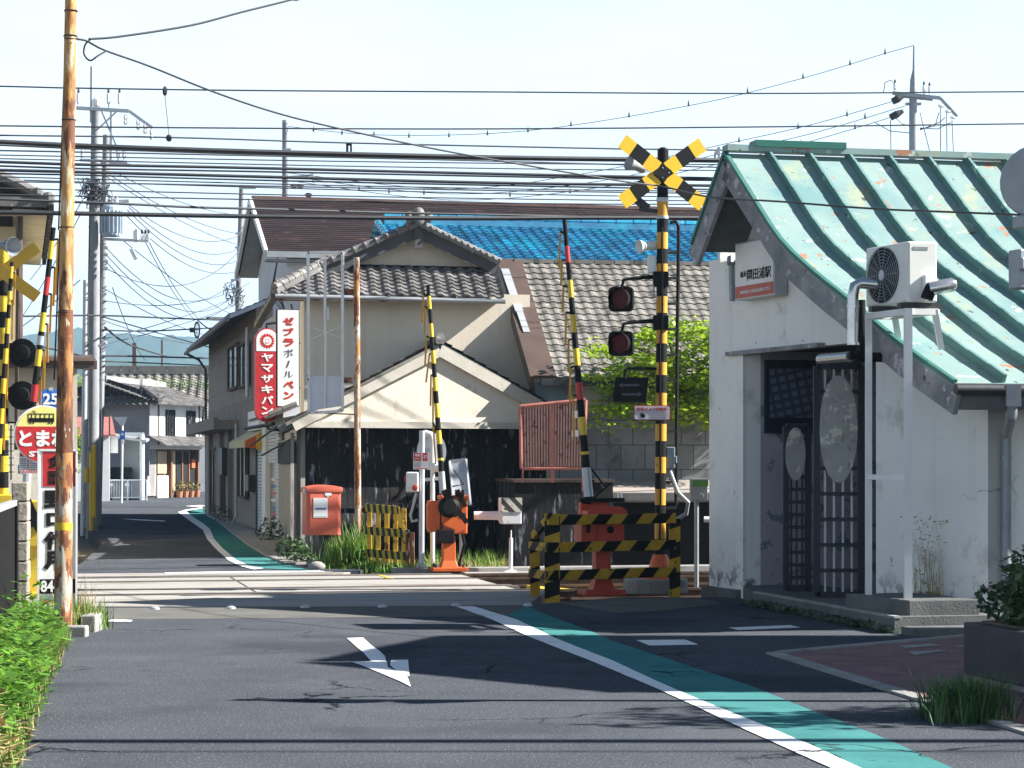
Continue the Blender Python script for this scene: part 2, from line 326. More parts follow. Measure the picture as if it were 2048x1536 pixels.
m_leaf = mat('bright_leaf', (.38, .5, .035), (.27, .42, .03), 1.5, .55, tint=.45, translucent=.45)
m_leafdk = mat('shrub_leaf', (.05, .1, .025), (.035, .075, .02), 1.5, .5, tint=.5, translucent=.2)
m_weed = mat('weed_leaf', (.13, .28, .025), (.08, .2, .018), 2.5, .55, tint=.55, translucent=.3, spots=(((.35, .26, .06), 3, .62, .04),))
m_grass = mat('grass_blade', (.09, .22, .02), (.15, .25, .03), 3, .6, tint=.5, translucent=.3, spots=(((.34, .27, .1), 2.5, .6, .05),))
m_straw = mat('dry_straw', (.42, .33, .14), (.33, .25, .1), 3, .8, tint=.4)
m_bark = mat('bark', (.09, .07, .055), (.06, .047, .04), 5, .9, bump=.5, bscale=20)
# ------------------------------------------------------------------ ground, road, tracks
mb = MB(); mb.sheet([(-2500, -60, -.26), (2500, -60, -.26), (2500, 3600, -.26), (-2500, 3600, -.26)]); mb.struct('ground', m_dirt)
def slab(name, pts, m, z, th=.2, kind='structure'):
    q = MB(); q.poly([(p[0], p[1], z) for p in pts], (0, 0, -th)); return q.build(name, m, kind=kind)
def g(px, py): return G(px, py)
# near road with the station forecourt
near_edge = [g(96, 1215), g(400, 1215), g(760, 1213), g(1060, 1210), g(1250, 1194), (2.2, 26.6, 0), (3.2, 26.6, 0)]
slab('road', [(-1.15, 4, 0), (16, 4, 0), (16, 24.5, 0), (4.7, 26.6, 0)] + [near_edge[i] for i in (6, 5, 4, 3, 2, 1, 0)], m_asphalt, 0, .3)
# strip of older asphalt against the crossing
slab('pavement', [(p[0], p[1] - .02) for p in [g(200, 1240), g(1010, 1232)]] + [(p[0], p[1] - .03) for p in [g(1058, 1210), g(400, 1216), g(150, 1216)]], m_patch, .004, .003)
slab('pavement', [g(1120, 1207), g(1250, 1197), (2.15, 26.5, 0), (2.4, 25.4, 0), g(1320, 1222), g(1230, 1226)], m_patch, .004, .003)
# far road beyond the tracks, bending right at its end
far = [g(118, 1146), g(720, 1141), (-2.0, 36.5, 0), (-3.0, 41, 0), (-4.2, 44, 0), (-6.3, 54.2, 0), (-9.2, 68.6, 0), (-9.0, 80, 0), (2, 100, 0), (8, 125, 0), (-26, 125, 0), (-20.5, 99, 0), (-16, 76, 0), (-10.5, 55, 0), (-8.2, 45, 0), (-6.9, 36, 0)]
slab('road', far, m_asphalt, -.004, .25)

TR = frame(-4.9, 27.7, 12)                                   # origin on the near track
for nm, b0, b1 in (('pavement', -.30, .30), ('pavement', .80, 2.19), ('pavement', 2.69, 3.29)):
    q = MB(TR); jl = 0
    x = -1.6
    while x < 4.9 - b0 * .05:
        x2 = min(x + 3.3, 5.25 - b0 * .08)
        q.box(x, x2 - .02, b0, b1, -.16, 0); x = x2
        if x2 >= 5.2 - b0 * .08: break
    q.build(nm, m_deck, kind='structure', bevel=.012)
m_rubber = mat('rubber_crossing_strip', (.15, .135, .12), (.10, .09, .08), 3, .8, bump=.3)
for b0, b1 in ((-.86, -.63), (-.47, -.305), (.305, .47), (.6, .795), (2.2, 2.39), (2.52, 2.685), (3.295, 3.46), (3.59, 3.86)):
    q = MB(TR); q.box(-1.6, 5.2 - b0*.08, b0, b1, -.14, -.004); q.build('pavement', m_rubber, kind='structure')
# near and far aprons of the crossing between the road edges and the outer rails
inv = TR.inverted()
def trk(a, b): p = TR @ V3((a, b, 0)); return (p.x, p.y)
slab('pavement', [g(96, 1213), g(400, 1213), g(760, 1210.5), g(1058, 1207), trk(5.3, -.865), trk(-1.4, -.865)], m_deck, .001, .16)
slab('pavement', [trk(-1.6, 3.865), trk(3.2, 3.865), g(718, 1142.5), g(118, 1147.5)], m_deck, .001, .16)
for a, b0, b1, lb in ((5.0, -.4, .4, 'yellow painted ramp end of the crossing nearest the striped barrier'), (3.5, 2.58, 3.40, 'yellow painted ramp end of the crossing nearest the orange machine')):
    q = MB(TR)
    q.poly([(a + .28, b0, .006), (a + 1.5, b0, -.1), (a + 1.5, b1, -.1), (a + .28, b1, .006)], (0, 0, -.05)); q.thing('crossing_ramp', lb, 'ramp', m_yellow_deck)
q = MB(TR)
for i in range(60):
    for j in range(14): pass
nx, ny = 150, 26; vs = []
for j in range(ny + 1):
    for i in range(nx + 1):
        a = -14 + 40 * i / nx; b = -2.6 + 7.0 * j / ny
        vs.append((a, b, -.17 + .03 * mnoise.noise((a * 4, b * 4, 1))))
q.add(vs, [(j*(nx+1)+i, j*(nx+1)+i+1, (j+1)*(nx+1)+i+1, (j+1)*(nx+1)+i) for j in range(ny) for i in range(nx)])
# the bed stays off the deck, where it lies well below it
q.build('gravel', m_ballast, kind='stuff')
lab = ['near rail of the track closest to the striped barrier', 'second rail of the track closest to the barrier, with worn top', 'third rail, first of the track by the orange machine', 'farthest rail of the crossing, beside the far road']
rail0 = None
for k, b in enumerate((-.533, .533, 2.457, 3.523)):
    if rail0 is None:
        q = MB(TR); q.box(-14, 26, -.032, .032, -.03, .0); q.box(-14, 26, -.009, .009, -.12, -.03); q.box(-14, 26, -.06, .06, -.14, -.12)
        o = rail0 = q.build('rail', m_steel, loc=TR @ V3((0, 0, 0))); base = o.location.copy()
    else:
        o = rail0.copy(); COL.objects.link(o)
    o.location = TR @ V3((0, b, 0)); o['label'] = lab[k]; o['category'] = 'rail'; o['group'] = 'rails of the two tracks'
# small reflector studs along the crossing edge
stud = None
for k, (px, py) in enumerate(((310, 1219), (462, 1218), (610, 1216), (765, 1215), (912, 1212), (1056, 1212))):
    p = g(px, py)
    if stud is None:
        q = MB(); q.lathe(p, [(.055, 0), (.05, .02), (.025, .034), (0.001, .036)], 12); o = stud = q.build('road_stud', m_galv, loc=p, smooth=40)
    else: o = stud.copy(); COL.objects.link(o); o.location = p
    o['label'] = 'small silver road stud at the near edge of the crossing'; o['category'] = 'road stud'; o['group'] = 'road studs along the crossing edge'

# ---- painted markings (sheets a few mm above the road)
def strip(name, left, right, m, z=.006):
    q = MB(); n = len(left); q.add([G(*p, z) for p in left] + [G(*p, z) for p in right], [(i, i+1, n+i+1, n+i) for i in range(n-1)]); return q.build(name, m, kind='structure')
def jag(pts, k=6, a=.6):
    o = []
    for i in range(len(pts)-1):
        for j in range(k):
            t = j/k; o.append((pts[i][0]*(1-t)+pts[i+1][0]*t + random.uniform(-a, a), pts[i][1]*(1-t)+pts[i+1][1]*t))
    return o + [pts[-1]]
WL = [(912,1212.5),(985,1239),(1065,1276),(1186,1323),(1315,1377),(1400,1416),(1463,1446),(1558,1489),(1663,1536),(1900,1640)]
WR = [(948,1212.5),(1034,1239),(1120,1280),(1221,1319),(1319,1364),(1400,1399),(1508,1442),(1621,1489),(1723,1536),(1975,1640)]
GR = [(1052,1211.5),(1092,1229),(1178,1260),(1225,1282),(1320,1312),(1400,1339),(1504,1372),(1621,1420),(1748,1467),(1906,1536),(2170,1640)]
strip('road_marking', jag(WL), jag(WR), m_white_paint)
WR2 = [(948,1212.5),(1034,1239),(1120,1280),(1221,1319),(1319,1364),(1400,1399),(1508,1442),(1621,1489),(1723,1536),(1800,1568),(1975,1640)]
strip('road_marking', jag(WR2), jag(GR), m_green_paint, .003)
FL = [(356,1024),(360,1027),(372,1036),(392,1050),(406,1060),(414,1078),(432,1098),(458,1121),(484,1133),(508,1138.5)]
FR = [(372,1021),(377,1026),(389,1036),(407,1047),(420,1058),(428,1078),(446,1097),(472,1119),(500,1131.5),(528,1136.5)]
strip('road_marking', jag(FL, 4, .4), jag(FR, 4, .4), m_white_paint, .004)
FG = [(412,1026),(420,1033),(432,1041),(448,1051),(459,1062),(478,1076),(496,1090),(530,1111),(571,1128),(625,1141)]
strip('road_marking', FR, FG, m_green_paint, .002)
strip('road_marking', [(356,1024),(372,1019),(412,1013.5)], [(372,1021.5),(380,1020.5),(412,1016)], m_white_paint, .004)
strip('road_marking', [(374,1022),(412,1017)], [(378,1026),(412,1026)], m_green_paint, .002)
strip('road_marking', jag([(330,1144.8),(460,1142.6),(640,1140.6)]), jag([(330,1146.6),(460,1146),(652,1143.2)]), m_white_paint, .004)
def flat(name, pts, m, z=.006, nseg=1):
    q = MB(); q.sheet([G(x, y, z) for x, y in pts]); return q.build(name, m, kind='structure')
flat('road_marking', [(694,1276),(726,1275),(742,1290),(757,1300),(770,1312),(772,1323),(742,1322),(727,1305),(714,1294)], m_white_paint)
flat('road_marking', [(704,1323.5),(740,1322.5),(773,1322),(776,1334),(790,1340),(812,1346),(822,1373),(800,1362),(760,1345),(735,1335)], m_white_paint, .0065)
flat('road_marking', [(782,1320),(816,1319),(819,1352),(800,1345),(788,1337),(780,1330)], m_white_paint, .007)
flat('road_marking', [(1272,1280),(1370,1279),(1397,1289),(1299,1291)], m_white_paint)
flat('road_marking', [(1457,1255),(1580,1250),(1602,1255),(1476,1260)], m_white_paint)
flat('road_marking', [(213,1241),(226,1238),(266,1240),(262,1243),(217,1243)], m_white_paint)
flat('road_marking', [(370,1012),(400,1010),(412,1011),(400,1014)], m_white_paint)
flat('road_marking', [(240,1037),(330,1041),(330,1043),(270,1040)], m_white_paint)
# brick paved corner of the forecourt with its pale edging
BR = [g(1553, 1311), g(1868, 1408), g(2100, 1478), g(2300, 1360), g(1960, 1275)]
slab('brick_pavement', BR, m_brickpave, .012, .01)
q = MB()
for a, b in ((g(1546, 1308), g(2110, 1482)), (g(1560, 1306.5), g(1990, 1268))):
    q.bar(a + V3((0, 0, .0)), b, .12, .036)
q.build('kerb', m_conc, kind='structure')
for pts in ([(1798,1291),(1862,1287),(1886,1290),(1812,1296)], [(1815,1304),(1880,1299),(1895,1301),(1830,1310)], [(1905,1292),(1930,1290),(1930,1294)]):
    flat('pavement', pts, m_conc, .017)
# concrete apron strips along the far building front
slab('pavement', [g(459, 1063), g(478, 1077), g(496, 1091), g(530, 1112), g(571, 1129), g(612, 1128), (-3.8, 42.5), (-4.45, 44.5), (-6.3, 53.8), (-9.1, 68.3), g(414, 1032), g(440, 1046)], m_conc, .03, .1)

# ------------------------------------------------------------------ tiled roofs
def tiles(mb, O, u, v, wid, leng, tw=.26, rl=.22, amp=.03, step=.035, mat=0, keep=None, jit=1.0, nsx=4):
    O, u, v = V3(O), V3(u).normalized(), V3(v).normalized(); n = u.cross(v)
    if n.z < 0: n = -n
    C_, R_ = max(1, round(wid / tw)), max(1, round(leng / rl)); tw, rl = wid / C_, leng / R_
    for r in range(R_):
        for c in range(C_):
            if keep and not keep((c+.5)*tw, (r+.5)*rl): continue
            jj = random.uniform(-.006, .006) * jit; vs = []
            for lvl in range(3):
                for k in range(nsx + 1):
                    x = (c + k/nsx) * tw; h = amp * math.cos(2*math.pi*(k/nsx) - .9) * (1 if lvl < 2 else .92)
                    y = r*rl + (0 if lvl < 2 else rl*1.04) + jj; hh = h + (step if lvl == 1 else (-.004 if lvl == 0 else .004))
                    vs.append(O + u*x + v*y + n*hh)
            m1 = nsx + 1
            fs = [(k, k+1, m1+k+1, m1+k) for k in range(nsx)] + [(m1+k, m1+k+1, 2*m1+k+1, 2*m1+k) for k in range(nsx)]
            mb.add(vs, fs, mat, random.uniform(.15, .85))
def ridge(mb, a, b, r=.09, seg=.3, mat=0, base=.16, tint=.5):
    "stacked ridge: a low wall with round cap tiles"
    a, b = V3(a), V3(b); d = (b - a); L_ = d.length; n = max(1, round(L_/seg)); d.normalize()
    if base: mb.bar(a + V3((0,0,base/2-.03)), b + V3((0,0,base/2-.03)), r*1.9, base, mat=mat, tint=.4)
    for k in range(n):
        p0, p1 = a + d*(L_*k/n), a + d*(L_*(k+1)/n - .012)
        z = V3((0, 0, base)); mb.tube([p0 + z, p0 + d*.02 + z, p1 + z], [r*1.1, r*1.1, r*.98], 8, mat, random.uniform(.25, .8))

# ---- low shed with the cream gable and charred boards
c24, s24 = math.cos(math.radians(24)), math.sin(math.radians(24))
F1 = Matrix(((c24, -.115, 0, -3.52), (s24, 1, 0, 37.2), (0, 0, 1, 0), (0, 0, 0, 1)))   # front turned to the right, sides along the street
b1 = thing('shed', 'low building with a cream stucco gable over black charred board walls', 'building', F1 @ V3((2.8, .4, 0)))
q = MB(F1); ze, za, w, ac = 2.31, 3.55, 5.0, 2.5
q.poly([V3(p) for p in [(0, 0, ze-.11), (w, 0, ze-.11), (w, 0, ze), (ac, 0, za), (0, 0, ze)]], (0, .25, 0)); q.build('gable_wall', m_cream, b1)
q = MB(F1)
q.bar((-.12, -.05, ze-.10), (ac, -.05, za-.04), .10, .2); q.bar((w+.12, -.052, ze-.10), (ac, -.052, za-.04), .10, .2)
q.box(-.05, w+.05, -.06, 0, ze-.13, ze-.02); q.build('fascia', mat('cream_trim', (.47, .44, .38), (.41, .38, .32), 3, .85, bump=.2), b1)
q = MB(F1); dep = 6.3
for sx in (-1, 1):
    x0 = -.25 if sx < 0 else w + .25
    ed = V3((ac - x0, 0, za + .06 - (ze - .12))); ln = ed.length
    q.bar((x0, dep/2 - .1, ze-.12+.04), (ac, dep/2-.1, za+.06+.0), dep, .06, mat=0, tint=.3)
    q2 = MB(F1)
    if sx < 0: tiles(q, (x0, dep-.1, ze-.06), (0, -1, 0), ed, dep, ln, .28, .24, .02, .03)
    else: tiles(q, (x0, -.1, ze-.06), (0, 1, 0), ed, dep, ln, .28, .24, .02, .03)
ridge(q, (ac, -.16, za + .1), (ac, dep - .2, za + .1), .08, .3, base=.07)
q.build('roof', m_tile, b1)
bR = F1.to_3x3()
for sd_ in (0,):
    q = MB(F1)
    x = .1
    while x < w + 1.5:
        wd = random.uniform(.13, .2); q.box(x, x+wd-.008, .55 + random.uniform(-.006, .006), .62, -.1, 2.28, tint=random.uniform(.1, .9)); x += wd
    y = .62
    while y < 6.2: q.box(.1, .16, y, y+.17, -.1, 2.25, tint=random.uniform(.1, .9)); y += .18
    q.build('board_wall', m_dkwood, b1)
q = MB(F1); q.box(.12, w+1.45, .5, .55, .82, .9); q.box(.12, w+1.4, .49, .55, 1.86, 1.92); q.build('rail_batten', m_dkwood, b1)
q = MB(F1); q.box(.17, w+1.4, .66, 6.0, -.1, 2.2); q.build('inner_wall', m_dark, b1)
# street side pent roof corner of the shed
q = MB(F1); tiles(q, (-.3, 6.0, ze-.2), (0, -1, 0), (1, 0, .45), 5.9, .4, .28, .22, .025, .03); ridge(q, (-.36, .05, ze-.2), (.1, .05, ze+.02), .06, .28, base=.03); q.build('pent_roof', m_tile, b1)
q = MB(F1); q.box(.02, .1, .45, .55, -.1, 2.2); q.box(-.16, -.1, .3, .36, -.05, 2.1); q.build('corner_post', m_greywood, b1)

# ---- house with beige wall and a hipped gable of grey tiles
c14, s14, k2 = math.cos(math.radians(14)), math.sin(math.radians(14)), .87
F2 = Matrix(((c14*k2, -.12*k2, 0, -3.685), (s14*k2, k2, 0, 39.7), (0, 0, k2, .21), (0, 0, 0, 1)))
b2 = thing('tiled_house', 'beige walled house under a dark grey tiled hip and gable roof', 'house', F2 @ V3((2.4, 1, 0)))
w2 = 4.75
q = MB(F2); q.box(0, w2, 0, 3.0, -.4, 5.1); q.build('wall', m_beige, b2)
q = MB(F2); tiles(q, (-.55, -.62, 4.98), (1, 0, 0), (0, 1, .47), 4.67, 1.75, .27, .215, .034, .04, keep=lambda x, y: x > y * .62 - .1)
sl = .50
apx, apz = 2.42, 6.62
for sx in (-1, 1):   # the upper roof's two slopes, running away from the gable
    x0 = -.55 if sx < 0 else 4.16; zz = apz - .06 - (abs(apx - x0)) * .445
    ed = V3((apx - x0, 0, apz - .06 - zz)); ln = ed.length
    if sx < 0: tiles(q, (x0, 4.4, zz), (0, -1, 0), ed, 3.85, ln, .27, .22, .03, .035)
    else: tiles(q, (x0, .55, zz), (0, 1, 0), ed, 3.85, ln, .27, .22, .03, .035)
    # verge tiles: stepped round tiles up the gable edge
    n = 13
    for k in range(n):
        t0, t1 = k/n, (k+1)/n; p0 = V3((x0, .5, zz+.04)) + ed*t0; p1 = V3((x0, .5, zz+.04)) + ed*t1
        q.tube([p0, p1 - ed*.004], [.085, .07], 8, 0, random.uniform(.3, .9)); q.ball(p0 + V3((0, -.08, .03)), .035, 8, 0, .9)
    n = 17
ridge(q, (apx, .45, apz), (apx, 4.4, apz), .1, .3, base=.2)
# hip ridge down to the street corner
ridge(q, (-.62, -.68, 5.0), (.62, .9, 5.78), .085, .22, base=.10)
ridge(q, (-.62, -.5, 4.92), (-.95, .9, 4.4), .075, .22, base=.06)
q.build('roof', m_tile, b2)
q = MB(F2); q.ball((apx, .36, apz + .12), (.13, .1, .17), 10); q.ball((apx-.2, .38, apz+.08), (.11, .08, .12), 8); q.ball((apx+.2, .38, apz+.08), (.11, .08, .12), 8); q.lathe((apx, .3, apz-.02), [(.09, 0), (.09, .12), (.05, .14)], 12, (0, -1, 0))
q.build('ridge_end_tile', m_tile, b2, smooth=50)
q = MB(F2)
for sx in (-1, 1):
    x0 = -.35 if sx < 0 else 4.1; q.bar((x0, .58, apz - .2 - abs(apx-x0)*.445), (apx, .58, apz - .2), .07, .24)
q.box(apx-.09, apx+.09, .5, .58, apz-.55, apz-.14); q.build('bargeboard', mat('dark_barge', (.075, .075, .08), (.05, .05, .055), 3, .8, bump=.3), b2)
q = MB(F2); q.poly([(.35, .98, 5.62), (4.0, .98, 5.62), (apx, .98, apz - .3)], (0, .1, 0)); q.build('gable_panel', m_beige, b2)
q = MB(F2); q.box(.6, 3.9, .9, .98, 5.66, 5.74); q.build('gable_beam', m_dkwood, b2)
q = MB(F2); q.tube([(-.6, -.68, 4.93), (4.14, -.68, 4.9)], .05, 10)
for k in range(7): q.box(k*.7-.4, k*.7-.37, -.72, -.6, 4.9, 4.99)
q.build('gutter', m_gutter, b2, smooth=40)
q = MB(F2); q.poly([(-.5, -.6, 4.9), (4.1, -.6, 4.9), (4.1, .02, 5.0), (-.5, .02, 5.0)], (0, 0, -.04)); q.build('eave_soffit', m_wood, b2)
q = MB(F2); q.box(-.62, -.02, -.5, -.3, 4.86, 4.92); q.build('eave_plank', mat('rusted_eave_sheet', (.3, .12, .06), (.2, .08, .04), 5, .8), b2)

# ---- long roof of small weathered tiles at the right
F3 = Matrix.Translation((.439, 38.6, .13)) @ Matrix.Rotation(math.radians(9), 4, 'Z') @ Matrix.Scale(.919, 4)
b3 = thing('workshop', 'long low building with pale weathered cement tile roof facing the tracks', 'building', F3 @ V3((5, 1, 0)))
q = MB(F3); v3 = V3((0, 4.05, 2.52)); ln3 = v3.length
tiles(q, (.3, 0, 3.19), (1, 0, 0), v3, 9.8, ln3, .215, .255, .014, .03, nsx=4)
for k in range(24): q.box(.2 + k*.42, .2 + k*.42 + .405, 3.98, 4.16, 5.70, 5.78, tint=random.uniform(.5, .95))
q.build('roof', m_tilelt, b3)
q = MB(F3); q.bar((.1, -.05, 3.2), (.1, 4.1, 5.76), .5, .07); q.bar((-.13, -.05, 3.1), (-.13, 4.1, 5.66), .05, .26); q.build('verge_flashing', m_brown, b3)
q = MB(F3); q.bar((-.02, 2.0, 4.56), (-.06, 3.6, 5.53), .16, .03); q.bar((.02, 1.35, 4.12), (-.02, 2.1, 4.63), .13, .02); q.build('loose_flashing', m_galv, b3)
q = MB(F3); q.bar((.05, -.06, 3.11), (10, -.06, 3.11), .12, .14); q.build('gutter', m_dkmetal, b3)
q = MB(F3); q.box(.35, 9.9, .55, 3.6, 0, 3.3); q.build('wall', m_beige, b3)
q = MB(F3); q.box(.05, .62, .45, .6, 2.2, 3.12); q.build('tin_panel', mat('blue_grey_sheet', (.2, .28, .34), (.16, .23, .28), 3, .5), b3)
q = MB(F3); q.box(1.45, 1.62, .42, .55, 1.9, 3.1); q.cyl((1.54, .4, 2.75), (1.54, .3, 2.75), .08); q.build('wall_post', m_greymetal, b3)

# ---- blue glazed roof behind
F4 = frame(-2.94, 54, 13)
b4 = thing('blue_roofed_house', 'house behind with glossy blue glazed tile roof', 'house', F4 @ V3((6, 0, 0)))
v4 = V3((0, 4.2, 1.5))
q = MB(F4); tiles(q, (-.35, -4.2, 5.86), (1, 0, 0), v4, 13.4, v4.length, .255, .245, .034, .04); tiles(q, (13.05, 4.2, 5.86), (-1, 0, 0), (0, -4.2, 1.5), 13.4, v4.length, .3, .3, .034, .04)
ridge(q, (-.15, 0, 7.36), (13.2, 0, 7.36), .11, .44, base=.16)
ridge(q, (-.32, -3.0, 6.33), (-.32, -.05, 7.34), .08, .26, base=.04)
q.build('roof', m_tilebl, b4, smooth=35)
q = MB(F4); q.box(-.05, 13, -3.5, 3.5, 0, 6.0); q.poly([(-.05, -3.5, 6.0), (-.05, 3.5, 6.0), (-.05, 0, 7.2)], (.2, 0, 0)); q.build('wall', m_plaster, b4)

# ---- big brown slate roof with white gable
F5 = frame(-7.15, 62, 13)
b5 = thing('slate_roofed_house', 'large white house with long dark brown slate roof behind the shops', 'house', F5 @ V3((7, 0, 0)))
zr, zev, hf, Lr = 8.9, 7.12, 3.75, 15.3
for nm, s in (('roof', -1), ('roof', 1)):
    q = MB(F5); d = V3((0, -s*hf, zr-zev)); ln = d.length; n = 26
    for r in range(n):
        p = V3((0, s*hf, zev)) + d*(r/n); p1 = V3((0, s*hf, zev)) + d*((r+1)/n)
        k = -.05
        while k < Lr:
            wd = min(random.uniform(.5, 1.2), Lr - k); hh = V3((0, 0, .022))
            q.add([(k, p.y, p.z), (k+wd, p.y, p.z), (k, p.y, p.z+.022), (k+wd, p.y, p.z+.022), (k+wd, p1.y, p1.z+.002), (k, p1.y, p1.z+.002)], [(0, 1, 3, 2), (2, 3, 4, 5)], 0, random.uniform(.2, .8)); k += wd
    q.bar((-.03, s*hf, zev-.03), (-.03, 0, zr-.03), .04, .04, tint=.4)
    q.build(nm, m_slate, b5)
q = MB(F5); q.bar((-.05, 0, zr+.03), (Lr, 0, zr+.03), .22, .09, tint=.8); q.build('ridge_cap', mat('brown_ridge', (.16, .085, .065), (.1, .055, .045), 2, .7), b5)
q = MB(F5); q.bar((-.1, -hf-.02, zev-.06), (-.1, 0, zr-.04), .08, .18); q.bar((-.1, hf+.02, zev-.06), (-.1, 0, zr-.04), .08, .18); q.build('bargeboard', m_white, b5)
q = MB(F5); q.poly([(.0, -hf, zev-.06), (.0, 0, zr-.1), (.55, 0, zr-.1), (.55, -hf, zev-.06)], (0, 0, -.05)); q.poly([(.0, hf, zev-.06), (.0, 0, zr-.1), (.55, 0, zr-.1), (.55, hf, zev-.06)], (0, 0, -.05)); q.build('verge_soffit', m_gutter, b5)
q = MB(F5); q.box(.5, Lr-.5, -3.2, 3.2, 0, 7.1); q.poly([(.5, -3.2, 7.1), (.5, 3.2, 7.1), (.5, 0, 8.65)], (.3, 0, 0)); q.build('wall', m_plaster, b5)
q = MB(F5); q.bar((-.1, -hf-.08, zev-.1), (Lr, -hf-.08, zev-.1), .14, .16); q.bar((-.1, -3.5, zev-.24), (Lr, -3.5, zev-.24), .5, .05); q.build('gutter', m_gutter, b5)
q = MB(F5); q.tube([(1.0, -hf-.05, zev-.2), (1.0, -3.3, zev-.6), (1.0, -3.27, 3)], .05, 8); q.build('downpipe', m_gutter, b5)
q = MB(F5); q.ball((.45, -2.4, zev+.25), (.07, .07, .12), 8); q.bar((.5, -2.4, zev+.1), (.4, -2.4, zev+.2), .03)
for k in range(7):
    a = random.uniform(0, 1); q.tube([(.42, -2.4, zev+.2), (.3-.2*a, -2.7, zev-.5-.7*a), (.36, -3.3-.2*a, zev-1.1-.5*a), (.45, -3.5, zev-1.6)], .012, 5, 1)
q.build('service_insulator', [m_insul, m_wire], b5)
# ------------------------------------------------------------------ street row along the far road (facade runs away from the camera)
FR_ = frame(-4.26, 44.0, 11.6)       # local Y runs along the facade away from the camera, local X into the building
def fy(px):                          # distance along the facade of a photo column
    k = (px - CX) / F; p0 = FR_ @ V3((0, 0, 0)); d = (FR_.to_3x3() @ V3((0, 1, 0)))
    return (k * p0.y - p0.x) / (d.x - k * d.y)
def fz(px, py):
    p = FR_ @ V3((0, fy(px), 0)); return CAMH + (HY - py) / F * p.y
r2 = thing('shopfront', 'closed corner shop with grey wall, white shutters and striped awning', 'shop', FR_ @ V3((.3, 5, 0)))
y0, y1 = 0, fy(505)
q = MB(FR_); q.box(.12, 1.0, 0.0, y1, 0, 2.55); q.box(.13, .6, 3.6, y1, 2.55, 4.85); q.build('wall', mat('grey_white_render', (.5, .51, .52), (.44, .45, .46), 1.2, .88, bump=.2, bscale=30), r2)
q = MB(FR_); q.box(-.02, .1, fy(588), fy(559), 0, fz(575, 880)); q.build('grey_panel', mat('grey_render', (.27, .265, .27), (.23, .225, .23), 2, .85, bump=.2, bscale=30), r2)
q = MB(FR_); q.box(-.08, .1, fy(588), fy(563), fz(575, 928), fz(575, 884)); q.build('wall_cabinet', m_black, r2, bevel=.01)
q = MB(FR_); q.box(.04, .14, fy(600), fy(589), 0, 2.4); q.build('doorway', m_dark, r2)
def shut(a, b, z0, z1):
    n = int((z1 - z0) / .075); q = MB(FR_)
    for k in range(n): q.bar((.03, a, z0 + k*.075 + .03), (.03, b, z0 + k*.075 + .03), .05, .062)
    return q
for a, b, t in ((fy(558), fy(551), 0), (fy(526), fy(515), 0)):
    shut(a, b, .05, 2.35).build('shutter', m_shutter, r2)
shut(fy(550.5), fy(535), 1.6, 2.35).build('shutter', m_shutter, r2)
q = MB(FR_); q.box(.05, .11, fy(550), fy(535.5), .15, 1.6); q.build('door', m_glass, r2)
q = MB(FR_)
for k in range(7): q.box(.03, .05, fy(549) + .02*k, fy(540), .3 + k*.15, .36 + k*.15, k % 3)
q.build('drink_display', [m_wwhite, m_red, mat('dim_blue', (.08, .2, .4), None, 3)], r2)
q = MB(FR_); q.box(-.04, .12, fy(534.5), fy(527), 0, 2.9); q.box(-.1, .12, fy(527), fy(504), 2.35, 2.8); q.build('pillar', m_white, r2)
q = MB(FR_); q.box(.06, .13, fy(514), fy(506), 0, 2.4); q.build('doorway', m_dark, r2)
q = MB(FR_)      # awning with coloured end
a0, a1 = fy(526), fy(492)
for k in range(14):
    b0, b1 = a0 + (a1-a0)*k/14, a0 + (a1-a0)*(k+1)/14
    q.poly([(.05, b0, 2.32), (.05, b1, 2.32), (-.4, b1, 2.08), (-.4, b0, 2.08)], (0, 0, .03), 0)
q.poly([(.05, a0-.01, 2.32), (-.4, a0-.01, 2.09), (-.4, a0-.01, 1.94), (.05, a0-.01, 1.9)], (0, .03, 0), 1)
q.poly([(.05, a0-.02, 2.31), (-.16, a0-.02, 2.21), (-.16, a0-.02, 1.9), (.05, a0-.02, 1.9)], (0, .03, 0), 2)
q.box(-.42, -.39, a0, a1, 1.94, 2.09, 0)
q.build('awning', [mat('awning_cream', (.62, .55, .32), (.52, .46, .28), 3, .8), mat('awning_red', (.52, .1, .03), None, 3, .8), mat('awning_yellow', (.68, .42, .05), None, 3, .8)], r2)
q = MB(FR_); tiles(q, (-.4, fy(534), 2.5), (0, -1, 0), (1, 0, .42), fy(534) - 1.0, .6, .28, .24, .025, .03); ridge(q, (-.42, 1.0, 2.52), (.15, 1.0, 2.75), .06, .26, base=.03); q.build('pent_roof', m_tile, r2)
q = MB(FR_); q.tube([(-.42, .05, 2.36), (-.42, fy(528), 2.36)], .04, 8); q.bar((-.35, .2, 2.3), (-.55, fy(552), 1.95), .03); q.bar((.0, .1, 2.1), (-.3, fy(552), 1.75), .03); q.build('gutter', m_black, r2)
# grey timber two storey house farther along
r1 = thing('timber_house', 'two storey grey brown timber house farther along the street', 'house', FR_ @ V3((.3, 17, 0)))
a0, a1 = fy(504), fy(411)
ftop = lambda px: fz(px, 630 + (500 - px) * .68)
q = MB(FR_)
z = 0
while z < 5.0:
    q.box(.1, .5, a0, a1, z, z + .44, tint=random.uniform(.2, .8)); q.box(.09, .5, a0, a1, z + .44, z + .45, tint=.05); z += .45
q.build('wall', m_siding, r1)
q = MB(FR_); q.poly([(-.55, a0 - .2, 5.02), (-.55, a1 + .3, 5.02), (.5, a1 + .3, 5.45), (.5, a0 - .2, 5.45)], (0, 0, .1)); tiles(q, (-.56, a1+.3, 5.1), (0, -1, 0), (1, 0, .42), a1 - a0 + .5, 1.1, .28, .24, .02, .03); q.build('roof', mat('blue_grey_tile', (.10, .13, .19), (.07, .09, .13), 2, .6, tint=.3), r1)
